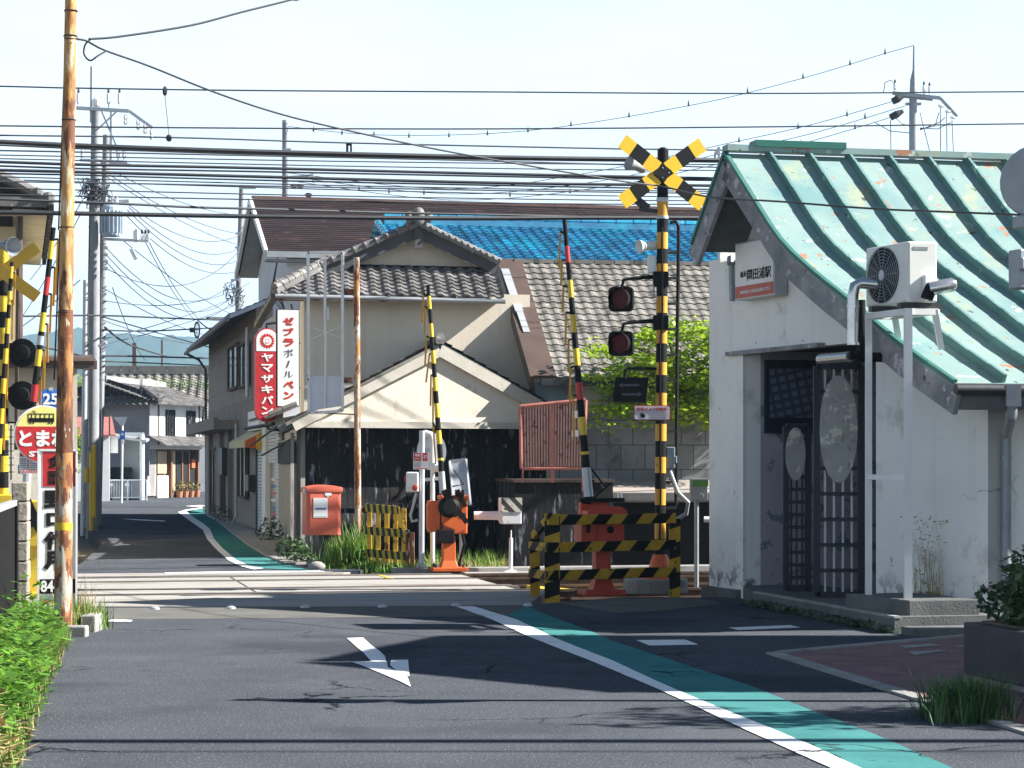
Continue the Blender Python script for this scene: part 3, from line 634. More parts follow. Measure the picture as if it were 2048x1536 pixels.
q = MB(FR_); q.tube([(-.6, a0 - .2, 5.0), (-.6, a1 + .4, 5.0)], .055, 8); q.tube([(-.6, a1 + .2, 5.0), (-.2, a1 + .1, 4.8), (0, a1, 4.5), (.02, a1 - .1, .3)], .04, 8); q.build('gutter', m_dkmetal, r1)
for pa, pb, ya, yb in ((456, 474, 695, 775), (478, 494, 690, 770), (421, 432, 899, 1024), (443, 453, 899, 1026), (476, 491, 896, 992)):
    za_, zb_ = fz((pa+pb)/2, yb), fz((pa+pb)/2, ya); f0, f1 = fy(pb), fy(pa)
    q = MB(FR_); q.box(.02, .12, f0, f1, za_, zb_); o = q.build('window', m_glass, r1)
    q = MB(FR_)
    for yy in (f0, (f0+f1)/2, f1): q.box(-.02, .06, yy - .03, yy + .03, za_ - .03, zb_ + .03)
    q.box(-.025, .06, f0, f1, zb_, zb_ + .06); q.box(-.025, .06, f0, f1, za_ - .06, za_); q.build('frame', m_wood, o)
q = MB(FR_); q.box(-.55, .1, fy(470), a1 + .6, fz(440, 864), fz(440, 847)); q.bar((-.5, fy(470), fz(440, 845)), (-.5, a1 + .6, fz(440, 845)), .1, .08); q.build('canopy', m_siding, r1)
for pa, pb, hh in ((458, 454, 2.5), (441, 434, 2.45), (419, 411.5, 2.45)): q = MB(FR_); q.box(-.03, .1, fy(pa), fy(pb), 0, hh); q.build('pillar', m_siding, r1)
q = MB(FR_); q.tube([(-.02, fy(496), 4.9), (-.02, fy(496), 3.2)], .045, 8); q.build('downpipe', m_galv, r1); q = MB(FR_); q.tube([(-.02, fy(474), 2.6), (-.02, fy(474), .2), (-.2, fy(480), .05)], .035, 8); q.build('downpipe', m_galv, r1)
q = MB(FR_); q.box(-.18, .1, fy(457), fy(450), 1.25, 2.0); q.build('meter_box', m_dkmetal, r1, bevel=.015); q = MB(FR_); q.box(-.08, .1, fy(503), fy(496), .9, 1.3); q.build('meter_box', m_dkmetal, r1, bevel=.015)

# ------------------------------------------------------------------ signs on the shop corner
def rounded(w, h, r, n=8):
    o = []
    for cx, cz, a in ((w/2-r, h/2-r, 0), (-w/2+r, h/2-r, 90), (-w/2+r, -h/2+r, 180), (w/2-r, -h/2+r, 270)):
        for k in range(n+1):
            t = math.radians(a + 90*k/n); o.append((cx + r*math.cos(t), cz + r*math.sin(t)))
    return o
def board(name, M, w, h, r, th, mats, parent, bevel=0):
    q = MB(M); q.poly([(x, 0, z) for x, z in rounded(w, h, r)], (0, th, 0), 0, side=1 if len(mats) > 1 else 0); return q.build(name, mats, parent, bevel=bevel)
# red pill sign: bakery
Ms = frame(*P(534.5, 750, 46).xy, 17, P(534.5, 750, 46).z)
s1 = thing('shop_sign', 'red rounded pill sign with white sun emblem disc and white katakana', 'sign', Ms @ V3((0, .05, -.98)))
board('sign_box', Ms, .495, 1.93, .245, .12, [m_reddeep, m_reddeep], s1)
q = MB(Ms); q.poly([(x, -.006, z) for x, z in [p for p in rounded(.45, 1.88, .224) if p[1] > .49] + [(-.225, .49), (.225, .49)]], (0, .008, 0)); q.build('emblem_panel', m_white, s1)
q = MB(Ms); cc = (0, .70)
q.poly([(cc[0] + (.165 if k % 2 == 0 else .125) * math.cos(math.pi*k/16), -.012, cc[1] + (.165 if k % 2 == 0 else .125) * math.sin(math.pi*k/16)) for k in range(32)], (0, .006, 0)); q.build('sun_emblem', m_red, s1)
q = MB(Ms); q.poly([(cc[0] + .088*math.cos(math.pi*k/12), -.016, cc[1] + .088*math.sin(math.pi*k/12)) for k in range(24)], (0, .004, 0)); q.build('sun_face', m_white, s1)
q = MB(Ms)
for sx in (-1, 1): q.box(cc[0] + sx*.03 - .006, cc[0] + sx*.03 + .006, -.02, -.016, cc[1] + .01, cc[1] + .04)
q.tube([(cc[0] + .045*math.cos(a), -.018, cc[1] + .045*math.sin(a)) for a in [math.pi*(1.15 + .7*k/6) for k in range(7)]], .006, 5); q.build('sun_smile', m_red, s1)
rt = Ms.to_3x3() @ V3((1, 0, 0)); up = V3((0, 0, 1))
for k, ch in enumerate('ヤマザキパン'):
    text(ch, Ms @ V3((.0, -.008, .36 - k*.218)), rt, up, .25, .165, m_white, s1, .03)
q = MB(Ms); q.tube([(.0, .08, .96), (.0, .08, 1.05), (.3, .1, 1.1)], .025, 6); q.tube([(0, .08, -.97), (.05, .1, -1.1), (.4, .15, -1.15)], .03, 6); q.build('bracket', m_black, s1)
# white sign: ballpoint pens
Ms2 = frame(*P(576.5, 716, 45).xy, 17, P(576.5, 716, 45).z)
s2 = thing('shop_sign', 'white upright box sign with red and blue katakana beside the red pill sign', 'sign', Ms2 @ V3((0, .05, -.97)))
board('sign_box', Ms2, .43, 1.93, .015, .14, [m_white, m_dkmetal], s2)
q = MB(Ms2)
for a, b in (((-.225, -.97), (-.225, .97)), ((.225, -.97), (.225, .97)), ((-.225, .97), (.225, .97)), ((-.225, -.97), (.225, -.97))): q.bar((a[0], .05, a[1]), (b[0], .05, b[1]), .03, .03 if a[0] == b[0] else .03, (0, 1, 0))
q.build('frame', m_dkmetal, s2)
rt = Ms2.to_3x3() @ V3((1, 0, 0))
zc = .74
for k, ch in enumerate('ゼブラボールペン'):
    m_ = m_red if k < 3 or k > 5 else mat('ink_blue', (.03, .07, .2), None, 3)
    if ch == 'ー':
        q = MB(Ms2); q.bar((-.02, -.006, zc - .07), (.025, -.006, zc + .06), .02, .01, (0, 1, 0)); q.build('lettering', m_, s2)
    else: text(ch, Ms2 @ V3((.01, -.006, zc)), rt, up, .21 if k < 3 or k > 5 else .19, .16 if k != 5 else .13, m_, s2, .05 if k < 3 or k > 5 else -.008)
    zc -= .213
q = MB(Ms2); q.tube([(.1, .08, .98), (.12, .3, 1.1)], .02, 6); q.bar((.22, .08, .3), (.5, .3, .35), .03); q.bar((.22, .08, -.6), (.5, .3, -.55), .03); q.build('bracket', m_black, s2)

# rusty pole with the empty sign frame
YP = 36.5; Pp = XZ(716, YP, 0)
rp = thing('sign_pole', 'rusty steel pole carrying an empty white sign frame', 'sign pole', Pp)
q = MB(); q.cyl(Pp - V3((0, 0, .1)), P(713, 515, YP), .056, .05, 14); q.build('pole', m_rustpole2, rp, smooth=40)
q = MB()
c = [P(616, 505, YP), P(685, 505, YP), P(685, 822, YP), P(618, 826, YP)]
for i in range(4): q.bar(c[i], c[(i+1) % 4], .045, .06, (0, 1, 0))
q.bar(P(650, 518, YP), P(650, 660, YP), .04, .05, (0, 1, 0)); q.bar(P(651, 660, YP), P(650, 815, YP), .028, .04, (0, 1, 0))
q.bar(P(656, 615, YP), P(656, 640, YP), .03); q.bar(P(617, 652, YP), P(684, 677, YP+.02), .012); q.bar(P(617, 680, YP+.02), P(684, 652, YP), .012)
q.build('frame', m_wwhite, rp)
q = MB(); q.poly([P(618, 752, YP+.03), P(683, 752, YP+.03), P(683, 812, YP+.03), P(618, 822, YP+.03)], (0, .006, 0)); q.build('remnant_panel', mat('cracked_acrylic', (.58, .6, .66), (.5, .53, .6), 2, .3), rp)
q = MB()
for yy in (583, 760): q.bar(P(685, yy, YP), P(712, yy+1, YP), .09, .05, (0, 1, 0))
q.bar(P(640, 826, YP), P(712, 829, YP), .02); q.bar(P(684, 512, YP), P(712, 518, YP), .02)
q.build('bracket', m_rustpole3, rp)

# ------------------------------------------------------------------ far end of the street
FF = frame(-16.16, 100, 72)
ff = thing('old_house', 'old white plastered house with tiled roofs at the far bend of the road', 'house', FF @ V3((2, 2, 0)))
q = MB(FF); q.box(0, 5.2, 0, 4.6, 2.2, 4.35); q.build('upper_wall', m_plaster, ff)
q = MB(FF); q.box(-.04, 0, 0.02, 4.6, 1.0, 4.3); q.build('shaded_side_wall', mat('painted_shade_grey', (.24, .245, .26), (.2, .2, .215), 2, .9), ff)  # side turned from the sun; its shade is painted on as grey
q = MB(FF); q.box(.1, 5.2, .3, 4.6, 0, 2.4); q.build('lower_wall', m_wood, ff)
for x in (1.5, 3.6):
    q = MB(FF); q.box(x, x+.9, -.06, .02, 2.75, 4.0); o = q.build('window', m_dark, ff)
    q = MB(FF)
    for k in range(6): q.box(x + .15*k, x + .15*k + .07, -.1, -.06, 2.75, 4.0)
    q.build('lattice', m_dkwood, o)
for x in (.75, 4.9): q = MB(FF); q.box(x, x+.12, -.03, .01, 2.4, 4.3); q.build('timber', m_wood, ff)
q = MB(FF); tiles(q, (-.3, -.9, 2.35), (1, 0, 0), (0, 1, .5), 6.2, 1.05, .3, .25, .03, .035); q.build('pent_roof', m_tile, ff)
q = MB(FF); tiles(q, (5.9, -.7, 4.2), (-1, 0, 0), (0, 1, .33), 6.5, 3.3, .3, .25, .03, .035); tiles(q, (-.75, 5.4, 4.15), (0, -1, 0), (1, 0, .45), 6.1, 1.1, .3, .25, .045, .04)
ridge(q, (-.6, -.8, 4.3), (.5, .7, 4.95), .09, .3, base=.08)
q.build('roof', m_tile, ff)
q = MB(FF); q.bar((.15, -.3, 4.5), (.15, 2.3, 5.25), .2, .26); q.bar((.15, 2.3, 5.25), (.15, 5.0, 4.5), .2, .26); q.poly([(.4, -.2, 4.45), (.4, 4.9, 4.45), (.4, 2.3, 5.1)], (.1, 0, 0)); q.build('gable', m_dkwood, ff)
q = MB(FF); q.bar((.0, 2.3, 5.38), (5.9, 2.3, 5.28), .26, .26); q.build('ridge_cap', m_mortar, ff)
q = MB(FF); q.bar((3.3, 2.2, 5.34), (4.4, 2.2, 5.31), .3, .28); q.build('white_ridge_plaster', m_white, ff)
q = MB(FF); q.box(.15, 1.0, .2, .3, .1, 2.3); q.build('board_panel', m_greywood, ff)
q = MB(FF); q.box(1.05, 2.1, .15, .3, 0, 1.0); q.build('white_panel', m_white, ff)
q = MB(FF); q.box(1.1, 2.0, .18, .3, 1.1, 2.1); q.box(2.5, 2.9, .2, .3, .3, 2.1); q.build('screen', mat('tan_screen', (.42, .31, .2), (.36, .26, .17), 2, .9), ff)
q = MB(FF); q.box(3.0, 4.9, .2, .3, 0, 2.1); q.build('doorway', m_dark, ff)
q = MB(FF); q.box(2.2, 2.35, .05, .25, 0, 2.2); q.box(3.5, 3.6, .15, .25, 0, 2.1); q.box(4.2, 4.3, .15, .25, 0, 2.1); q.box(4.95, 5.1, .05, .25, 0, 2.2); q.build('post', mat('red_brown_timber', (.2, .09, .045), None, 3), ff)
q = MB(FF); q.box(4.45, 4.8, .12, .2, 1.35, 1.75); q.build('lantern_sign', mat('faded_orange', (.5, .12, .04), None, 3), ff)
# tiled house behind it
F6 = frame(-23.5, 124, 4)
fb = thing('tiled_house', 'long tiled roof with weeds in its gutter behind the old white house', 'house', F6 @ V3((4, 2, 0)))
q = MB(F6); tiles(q, (.6, 0, 5.05), (1, 0, 0), (0, 2.4, 1.6), 7.4, 2.9, .5, .26, .06, .045); q.box(.3, 8.1, 2.2, 2.7, 6.6, 7.05); q.build('roof', m_tilelt, fb)
q = MB(F6); tiles(q, (3.2, -2.4, 3.3), (1, 0, 0), (0, 2.2, 1.4), 4.9, 2.6, .4, .26, .06, .05); q.box(3.0, 8.2, -.25, .0, 4.7, 5.02, tint=.2); q.build('lower_roof', m_tile, fb)
q = MB(F6); q.box(.9, 7.9, .6, 5, 0, 5.4); q.box(3.5, 7.9, -1.9, .6, 0, 3.6); q.build('wall', m_plaster, fb)
# garage with a parked car
Fg = frame(*XZ(200, 95, 0).xy, 6)
ga = thing('garage', 'open grey garage beside the old house at the far bend', 'garage', Fg @ V3((1, 1.5, 0)))
q = MB(Fg); q.box(.75, 1.75, 1.6, 1.75, 0, 2.9); q.box(1.68, 1.78, -.2, 1.6, 0, 2.8); q.build('wall', mat('pale_blue_grey_wall', (.5, .54, .56), (.44, .48, .5), 2, .8), ga)
q = MB(Fg); q.box(-.1, .06, -.1, .1, 0, 3.1); q.box(.3, .42, .1, .2, 0, 2.5); q.build('post', m_white, ga)
q = MB(Fg); q.poly([(-.1, -.2, 2.75), (1.95, -.2, 2.45), (1.95, 2.2, 2.55), (-.1, 2.2, 2.85)], (0, 0, .1)); q.build('roof', m_gutter, ga)
q = MB(Fg); q.poly([(.06, .0, 2.0), (.75, .0, 2.0), (.75, 0, 2.7), (.06, 0, 2.8)], (0, .06, 0)); q.build('lintel', m_white, ga)
Fh = frame(*XZ(142, 92, 0).xy, 10)
gh = thing('red_roofed_shed', 'small shed with red sheet metal roof left of the garage', 'shed', Fh @ V3((.8, 1, 0)))
q = MB(Fh); q.box(0, 1.55, 0, 3, 0, 2.75); q.poly([(1.55, 0, 2.7), (1.55, 3, 2.7), (1.55, 1.5, 3.3)], (-.1, 0, 0)); q.build('wall', m_plaster, gh)
q = MB(Fh); q.poly([(-.3, -.4, 2.68), (1.8, -.4, 2.68), (1.65, 1.5, 3.45), (-.3, 1.5, 3.45)], (0, 0, .06)); q.poly([(-.3, 3.4, 2.68), (1.8, 3.4, 2.68), (1.65, 1.5, 3.45), (-.3, 1.5, 3.45)], (0, 0, .06))
for k in range(6): q.bar((-.2 + .36*k, -.4, 2.76), (-.2 + .36*k, 1.5, 3.53), .04)
q.build('roof', m_redroof, gh)
# car nose in the garage
cr_ = thing('parked_car', 'dark car parked inside the grey garage', 'car', Fg @ V3((.75, 1.2, 0)))
q = MB(Fg); prof = [(-.25, .3), (-.3, .62), (-.1, .78), (.35, .92), (.75, 1.38), (1.5, 1.42), (1.5, .3)]
q.poly([(.28, y+.4, z) for y, z in prof], (.98, 0, 0)); q.build('body', mat('dark_car_paint', (.02, .025, .03), None, 3, .25), cr_, bevel=.06)
q = MB(Fg); q.poly([(.33, .83, .98), (1.2, .83, .98), (1.15, 1.13, 1.34), (.38, 1.13, 1.34)], (0, -.03, .02)); q.build('windscreen', m_glass, cr_)
for x in (.36, 1.05): q = MB(Fg); q.box(x, x+.16, .07, .14, .6, .72); q.build('headlight', m_insul, cr_)
for x in (.3, 1.1): q = MB(Fg); q.lathe((x, .55, .28), [(.28, 0), (.28, .16), (.1, .17)], 14, (1, 0, 0)); q.build('wheel', m_black, cr_)
# pipe fence
Fp = frame(*g(217, 1001).xy, -8)
pf = thing('pipe_fence', 'low pale pipe guard fence in front of the garage', 'fence', Fp @ V3((.8, 0, 0)))
for x0, x1 in ((0, .82), (.86, 1.66)):
    q = MB(Fp)
    for z in (.12, .86): q.tube([(x0, 0, z), (x1, 0, z)], .022, 6)
    for x in (x0, x1): q.tube([(x, 0, -.05), (x, 0, .86)], .022, 6)
    n = 12
    for k in range(1, n): q.tube([(x0 + (x1-x0)*k/n, 0, .12), (x0 + (x1-x0)*k/n, 0, .86)], .009, 5)
    q.build('panel', mat('pale_pipe_paint', (.55, .62, .68), (.5, .56, .62), 3, .45), pf)
# one way / give way sign on a white post
tp = g(243, 1006)
ts = thing('road_sign', 'white post with back of a triangular sign and small blue arrow plate', 'road sign', tp)
q = MB(); q.cyl(tp, P(245, 838, tp.y), .045, .04, 10); q.build('post', m_white, ts)
q = MB(); y = tp.y - .06; q.poly([P(226, 834, y), P(254, 834, y), P(247, 851, y), P(241, 851, y)], (0, .03, 0)); q.build('triangle_plate', m_galv, ts)
q = MB(); q.poly([P(239.5, 861, y), P(250, 861, y), P(250, 879, y), P(239.5, 879, y)], (0, .03, 0)); o = q.build('arrow_plate', m_blue, ts)
q = MB(); q.poly([P(241, 868.5, y-.01), P(244.5, 864, y-.01), P(244.5, 867, y-.01), P(248.5, 867, y-.01), P(248.5, 870, y-.01), P(244.5, 870, y-.01), P(244.5, 873, y-.01)], (0, .006, 0)); q.build('arrow', m_white, o)
q = MB(); q.poly([P(242, 881, y), P(248, 881, y), P(248, 887, y), P(242, 887, y)], (0, .03, 0)); q.build('note_plate', m_white, ts)

# wooded hills far off
def hills(name, Y, pts, depth, m, seed):
    q = MB(); n = 150; x0, x1 = pts[0][0], pts[-1][0]; rows = 7; vs = []
    def top(px):
        for (a, ya), (b, yb) in zip(pts, pts[1:]):
            if a <= px <= b: t = (px-a)/(b-a); t = t*t*(3-2*t); return ya*(1-t) + yb*t
    for j in range(rows + 1):
        for i in range(n + 1):
            px = x0 + (x1-x0)*i/n; zt = (HY - top(px))/F*Y; t = j/rows
            zz = zt * math.sin(t*math.pi/2) + mnoise.noise((i*.55, j*.9, seed)) * zt * .045 + mnoise.noise((i*.17, j*.4, seed+5)) * zt * .06 * t
            vs.append(((px-CX)/F*Y, Y + depth*(t - 1), zz if j else -2))
    q.add(vs, [(j*(n+1)+i, j*(n+1)+i+1, (j+1)*(n+1)+i+1, (j+1)*(n+1)+i) for j in range(rows) for i in range(n)])
    b = rows*(n+1); c = len(q.v)
    q.add([(v.x, v.y + depth*.6, -2) for v in q.v[b:b+n+1]], []); q.f += [[b+i, b+i+1, c+i+1, c+i] for i in range(n)]; q.m += [0]*n; q.t += [.5]*n
    return q.build(name, m, kind='structure', smooth=True)
m_hill = mat('forested_hill', (.022, .045, .028), (.04, .07, .04), .03, .95, bump=.0, spec=.1, spots=(((.06, .085, .05), .05, .6, .1),))
hills('hills', 2300, [(-500, 740), (-200, 700), (60, 672), (150, 660), (230, 668), (280, 676), (330, 668), (400, 676), (460, 700), (560, 730), (760, 770), (1100, 820)], 500, m_hill, 3)
hills('hills', 1500, [(-500, 820), (0, 760), (120, 730), (260, 722), (420, 735), (520, 770), (900, 850)], 350, m_hill, 9)
# ------------------------------------------------------------------ level crossing equipment
CM = {'k': 0, 'y': 1, 'r': 2, 'g': 3}
arm_mats = [m_black, m_yellow, m_red, m_galv]
def gate_arm(par, Y, top, bot, segs, rt, rb, dang):
    "striped arm standing up, top and bot photo points; segs = (y0, y1, colour)"
    q = MB(); fx = lambda y: top[0] + (bot[0]-top[0])*(y-top[1])/(bot[1]-top[1]); fr = lambda y: rt + (rb-rt)*(y-top[1])/(bot[1]-top[1])
    for a, b, c in segs:
        sc = 1.0 if c != 'g' else 1.12
        q.tube([P(fx(a), a, Y), P(fx(b), b, Y)], [fr(a)*sc, fr(b)*sc], 12, CM[c])
    q.build('arm', arm_mats, par, smooth=40)
    for (x0, y0, x1, y1, br) in dang:
        q = MB(); q.bar(P(x0, y0, Y+.02), P(x1, y1, Y+.03), .026, .012, (0, 1, 0)); o = q.build('hanging_rod', m_orangey, par)
        q = MB(); q.bar(P(fx(br), br, Y), P(x0, y0, Y+.01), .022, .022); q.build('clip', m_black, o)
# ---- orange machine on the far side
Y = 33.0; base = g(897, 1142.5)
gf = thing('crossing_gate', 'orange crossing gate machine with raised black and yellow arm beyond the tracks', 'crossing gate', base)
gate_arm(gf, Y, (856, 570), (886, 987), [(570,592,'k'),(592,618,'y'),(618,647,'k'),(647,674,'y'),(674,701,'k'),(701,727,'y'),(727,755,'k'),(755,782,'y'),(782,807,'k'),(807,835,'y'),(835,861,'k'),(861,888,'y'),(888,916,'k'),(916,921,'y'),(921,943,'k'),(943,987,'g')], .028, .044,
    [(847,588,844,645,592),(850,612,849,670,622),(853,672,850,730,678),(859,708,852,765,705),(862,750,861,812,750),(866,775,866,850,790),(866,845,871,928,870)])
fr = frame(base.x, base.y, 10)
q = MB(fr); q.box(-.26, .26, -.2, .2, 0, .06)
q.add([(-.13,-.14,.06),(.13,-.14,.06),(.13,.14,.06),(-.13,.14,.06),(-.095,-.1,.16),(.095,-.1,.16),(.095,.1,.16),(-.095,.1,.16),(-.09,-.09,.52),(.09,-.09,.52),(.09,.09,.52),(-.09,.09,.52)],
      [(0,1,5,4),(1,2,6,5),(2,3,7,6),(3,0,4,7),(4,5,9,8),(5,6,10,9),(6,7,11,10),(7,4,8,11)]); q.build('pedestal', m_orange, gf, bevel=.01)
q = MB(fr)
for x in (-.2, .2):
    for y in (-.14, .14): q.cyl((x, y, .06), (x, y, .11), .02, n=6)
q.build('anchor_bolt', m_dkmetal, gf)
q = MB(fr); q.box(-.12, .26, -.16, .2, .55, 1.1); q.box(-.14, .28, -.18, .22, 1.05, 1.12); q.build('machine_box', m_orange, gf, bevel=.02)
q = MB(fr); q.box(-.3, -.14, -.12, .16, .58, 1.04); q.box(-.315, -.3, -.1, .14, .62, 1.0); q.build('side_door', m_orange, gf, bevel=.025)
q = MB(fr); q.lathe((-.02, -.2, .95), [(.16, -.05), (.16, .03), (.1, .08)], 16, (0, -1, 0)); q.bar((-.1, -.26, 1.2), (.1, -.24, .82), .1, .05, (0, 1, 0)); q.bar((.03, -.25, 1.0), (.24, -.22, .72), .07, .05, (0, 1, 0)); q.bar((.1, -.2, 1.2), (.22, -.2, .95), .06, .06); q.box(.08, .11, -.2, -.1, 1.1, 1.2); q.box(.17, .2, -.2, -.1, 1.1, 1.2); q.tube([(.03, -.18, 1.25), (.2, -.18, 1.28), (.05, -.17, 1.5)], .012, 5); q.build('pivot_mechanism', m_black, gf, smooth=30)
q = MB(fr); q.box(-.2, .05, -.28, -.12, .42, .62); q.build('counterweight', m_black, gf, bevel=.015)
q = MB(fr)
for z in (.68, .92): q.cyl((.262, -.1, z), (.275, -.1, z), .022, n=8); q.box(-.13, -.11, -.185, -.16, z - .04, z + .04)
for x in (-.06, .2): q.cyl((x, -.165, .6), (x, -.178, .6), .014, n=6)
q.box(.16, .235, -.168, -.16, .8, .86); q.build('hinge_bolts', m_dkmetal, gf)
q = MB(fr); q.tube([(.2, .0, .56), (.24, .02, .4), (.2, .1, .2), (.16, .18, 0)], .022, 7); q.build('cable', m_black, gf)
# ---- red machine on the near side, behind the barrier
Y = 26.9; base = g(1203, 1190)
gn = thing('crossing_gate', 'red crossing gate machine with raised black, yellow and red arm behind the striped barrier', 'crossing gate', base)
gate_arm(gn, Y, (1129, 440), (1178, 1000), [(440,492,'k'),(492,525,'r'),(525,560,'k'),(560,595,'y'),(595,629,'k'),(629,665,'y'),(665,697,'k'),(697,731,'y'),(731,765,'k'),(765,799,'r'),(799,834,'k'),(834,870,'y'),(870,903,'k'),(903,909,'y'),(909,935,'k'),(935,993,'g')], .026, .052,
    [(1121,462,1118,535,470),(1124,520,1122,572,520),(1127,572,1125,625,575),(1132,625,1131,690,625),(1137,680,1137,745,677),(1141,735,1140,805,730),(1146,790,1148,880,795)])
fr = frame(base.x, base.y, 14)
q = MB(fr); q.box(-.25, .25, -.2, .2, 0, .07); q.add([(-.14,-.12,.07),(.14,-.12,.07),(.14,.12,.07),(-.14,.12,.07),(-.095,-.09,.2),(.095,-.09,.2),(.095,.09,.2),(-.095,.09,.2),(-.095,-.09,.66),(.095,-.09,.66),(.095,.09,.66),(-.095,.09,.66)],
      [(0,1,5,4),(1,2,6,5),(2,3,7,6),(3,0,4,7),(4,5,9,8),(5,6,10,9),(6,7,11,10),(7,4,8,11)]); q.build('pedestal', m_redmach, gn, bevel=.01)
q = MB(fr); q.box(-.24, .25, -.14, .2, .62, .9); q.box(-.3, -.1, -.17, .18, .64, .9); q.build('machine_box', m_redmach, gn, bevel=.02)
q = MB(fr); q.poly([(-.22, -.16, .96), (.28, -.16, .96), (.28, -.16, 1.02), (.2, -.16, 1.07), (-.12, -.16, 1.07), (-.22, -.16, 1.02)], (0, .36, 0)); q.box(-.23, .12, .1, .24, .92, 1.15); q.build('lid', m_redmach, gn, bevel=.015)
q = MB(fr); q.cyl((.07, -.145, .79), (.07, -.135, .79), .045, n=14); q.box(-.24, -.19, -.176, -.165, .76, .86); q.build('lock_plate', m_black, gn)
q = MB(fr); q.tube([(-.1, .15, 1.12), (.08, .1, 1.3), (-.16, .1, 1.6)], .014, 6); q.box(-.26, .3, .02, .14, 1.12, 1.17); q.bar((-.16, .12, 1.1), (-.12, .1, 1.4), .1, .08); q.build('pivot_mechanism', m_black, gn)
# ---- left hand gates, seen between the signs
Y = 26.6; base = g(66, 1194)
gl = thing('crossing_gate', 'thick raised gate arm with red bands above the round stop sign', 'crossing gate', base)
gate_arm(gl, Y, (107, 455), (60, 860), [(455,482,'k'),(482,518,'y'),(518,554,'k'),(554,590,'r'),(590,625,'k'),(625,663,'y'),(663,672,'k'),(672,690,'g'),(690,699,'k'),(699,732,'y'),(732,769,'k'),(769,803,'r'),(803,860,'k')], .030, .042,
    [(116,478,112,590,480),(110,535,107,612,535),(103,588,100,665,588),(95,648,95,725,648),(89,700,87,778,700),(81,755,80,810,765)])
q = MB(); q.tube([P(60, 860, Y), P(52, 985, Y)], .05, 10, 3); q.build('arm_socket', arm_mats, gl)
fr = frame(base.x, base.y, 8); q = MB(fr); q.box(-.22, .24, -.18, .2, .6, 1.15); q.box(-.1, .1, -.1, .1, .05, .62); q.box(-.25, .25, -.2, .2, 0, .07); q.build('machine_box', m_yellow, gl, bevel=.02)
q = MB(fr); q.bar((-.1, -.22, 1.25), (.1, -.22, .8), .1, .06, (0, 1, 0)); q.box(-.16, .1, -.26, -.18, .84, 1.02); q.build('pivot_mechanism', m_black, gl)
Y = 35.0; base = g(-6, 1129)
gl2 = thing('crossing_gate', 'thin raised black and yellow arm beside the plain backed yellow cross', 'crossing gate', base)
segs = []; y = 524; cseq = 'kyk' + 'yk'*8
for k, h in enumerate([9, 24, 25, 27, 28, 30, 30, 30, 30, 30, 30, 30, 30, 30, 30]): segs.append((y, y+h, 'ky'[k % 2])); y += h
gate_arm(gl2, Y, (24, 524), (-8, 980), segs + [(y, 980, 'k')], .03, .05, [(30,545,27,610,545),(25,600,24,680,610),(17,670,13,800,680),(10,740,8,900,740)])
q = MB(frame(base.x, base.y, 8)); q.box(-.2, .25, -.18, .2, .5, 1.1); q.box(-.1, .1, -.1, .1, 0, .55); q.build('machine_box', m_yellow, gl2, bevel=.02)

# ---- warning signal with the yellow and black cross
Y = 28.2; base = XZ(1319, Y, 0); fx = lambda y: 1326 - (y - 300) * .0075
sg = thing('crossing_signal', 'black and yellow crossing signal mast with crossed warning boards and ladder', 'crossing signal', base)
pc = [(300,318,'k'),(318,340,'k'),(340,396,'k'),(396,404,'g'),(404,432,'y'),(432,438,'g'),(438,465,'k'),(465,498,'y'),(498,528,'k'),(528,558,'y'),(558,593,'k'),(593,626,'y'),(626,656,'k'),(656,687,'y'),(687,725,'k'),(725,750,'y'),(750,786,'k'),(786,814,'y'),(814,848,'k'),(848,882,'y'),(882,914,'k'),(914,946,'y'),(946,978,'k'),(978,1010,'y'),(1010,1040,'k'),(1040,1078,'y'),(1078,1112,'k')]
q = MB(); mm = {'k': 0, 'y': 1, 'g': 2}
for a, b, c in pc: q.tube([P(fx(a), a, Y), P(fx(b), b, Y)], .07 if c != 'g' else .078, 16, mm[c])
q.ball(P(1326, 302, Y), (.07, .07, .05), 14, 0); q.build('mast', [m_black, m_orangey, m_galv], sg, smooth=40)
q = MB(); b0 = P(fx(1112), 1112, Y); q.lathe((b0.x, b0.y, 0), [(.26, .12), (.25, .16), (.17, .2), (.09, b0.z + .02)], 16); q.build('base_cone', m_orange, sg, smooth=40)
q = MB(frame(base.x, base.y, 12)); q.poly([(x, y, -.05) for x, y in [(.42*math.cos(a) - .05, .3*math.sin(a)) for a in [2*math.pi*k/16 for k in range(16)]]], (0, 0, .19)); q.build('footing', m_conc, sg, bevel=.02)
cen = P(1325, 346, Y - .11); nm = ('board', 'board')
for i, sx in enumerate((1, -1)):
    Mc = frame(cen.x, cen.y, 16, cen.z); d = V3((math.cos(math.radians(35.5)), 0, sx * math.sin(math.radians(35.5)))); q = MB(Mc); L0 = [28, 34, 29, 27, 29, 34, 28]; tot = sum(L0); x = -tot/2
    for k, l in enumerate(L0):
        a = d*(x*Y/F) + V3((0, -.012*i, 0)); b_ = d*((x+l)*Y/F) + V3((0, -.012*i, 0)); q.bar(a, b_, .008, 30*Y/F, up=(-d.z, 0, d.x), mat=k % 2); x += l
    q.build('cross_board', [m_xyellow, m_black], sg)
dq = 30*Y/F*.62; q = MB(Mc); q.poly([V3((dq*1.24, -.02, 0)), V3((0, -.02, dq*.88)), V3((-dq*1.24, -.02, 0)), V3((0, -.02, -dq*.88))], (0, -.004, 0)); o = q.build('centre_plate', m_black, sg)
q = MB()
for dx, dz in ((0, .06), (0, -.06), (.08, 0), (-.08, 0)): q.ball(cen + V3((dx, -.026, dz)), .009, 8)
q.build('bolt', m_galv, o)
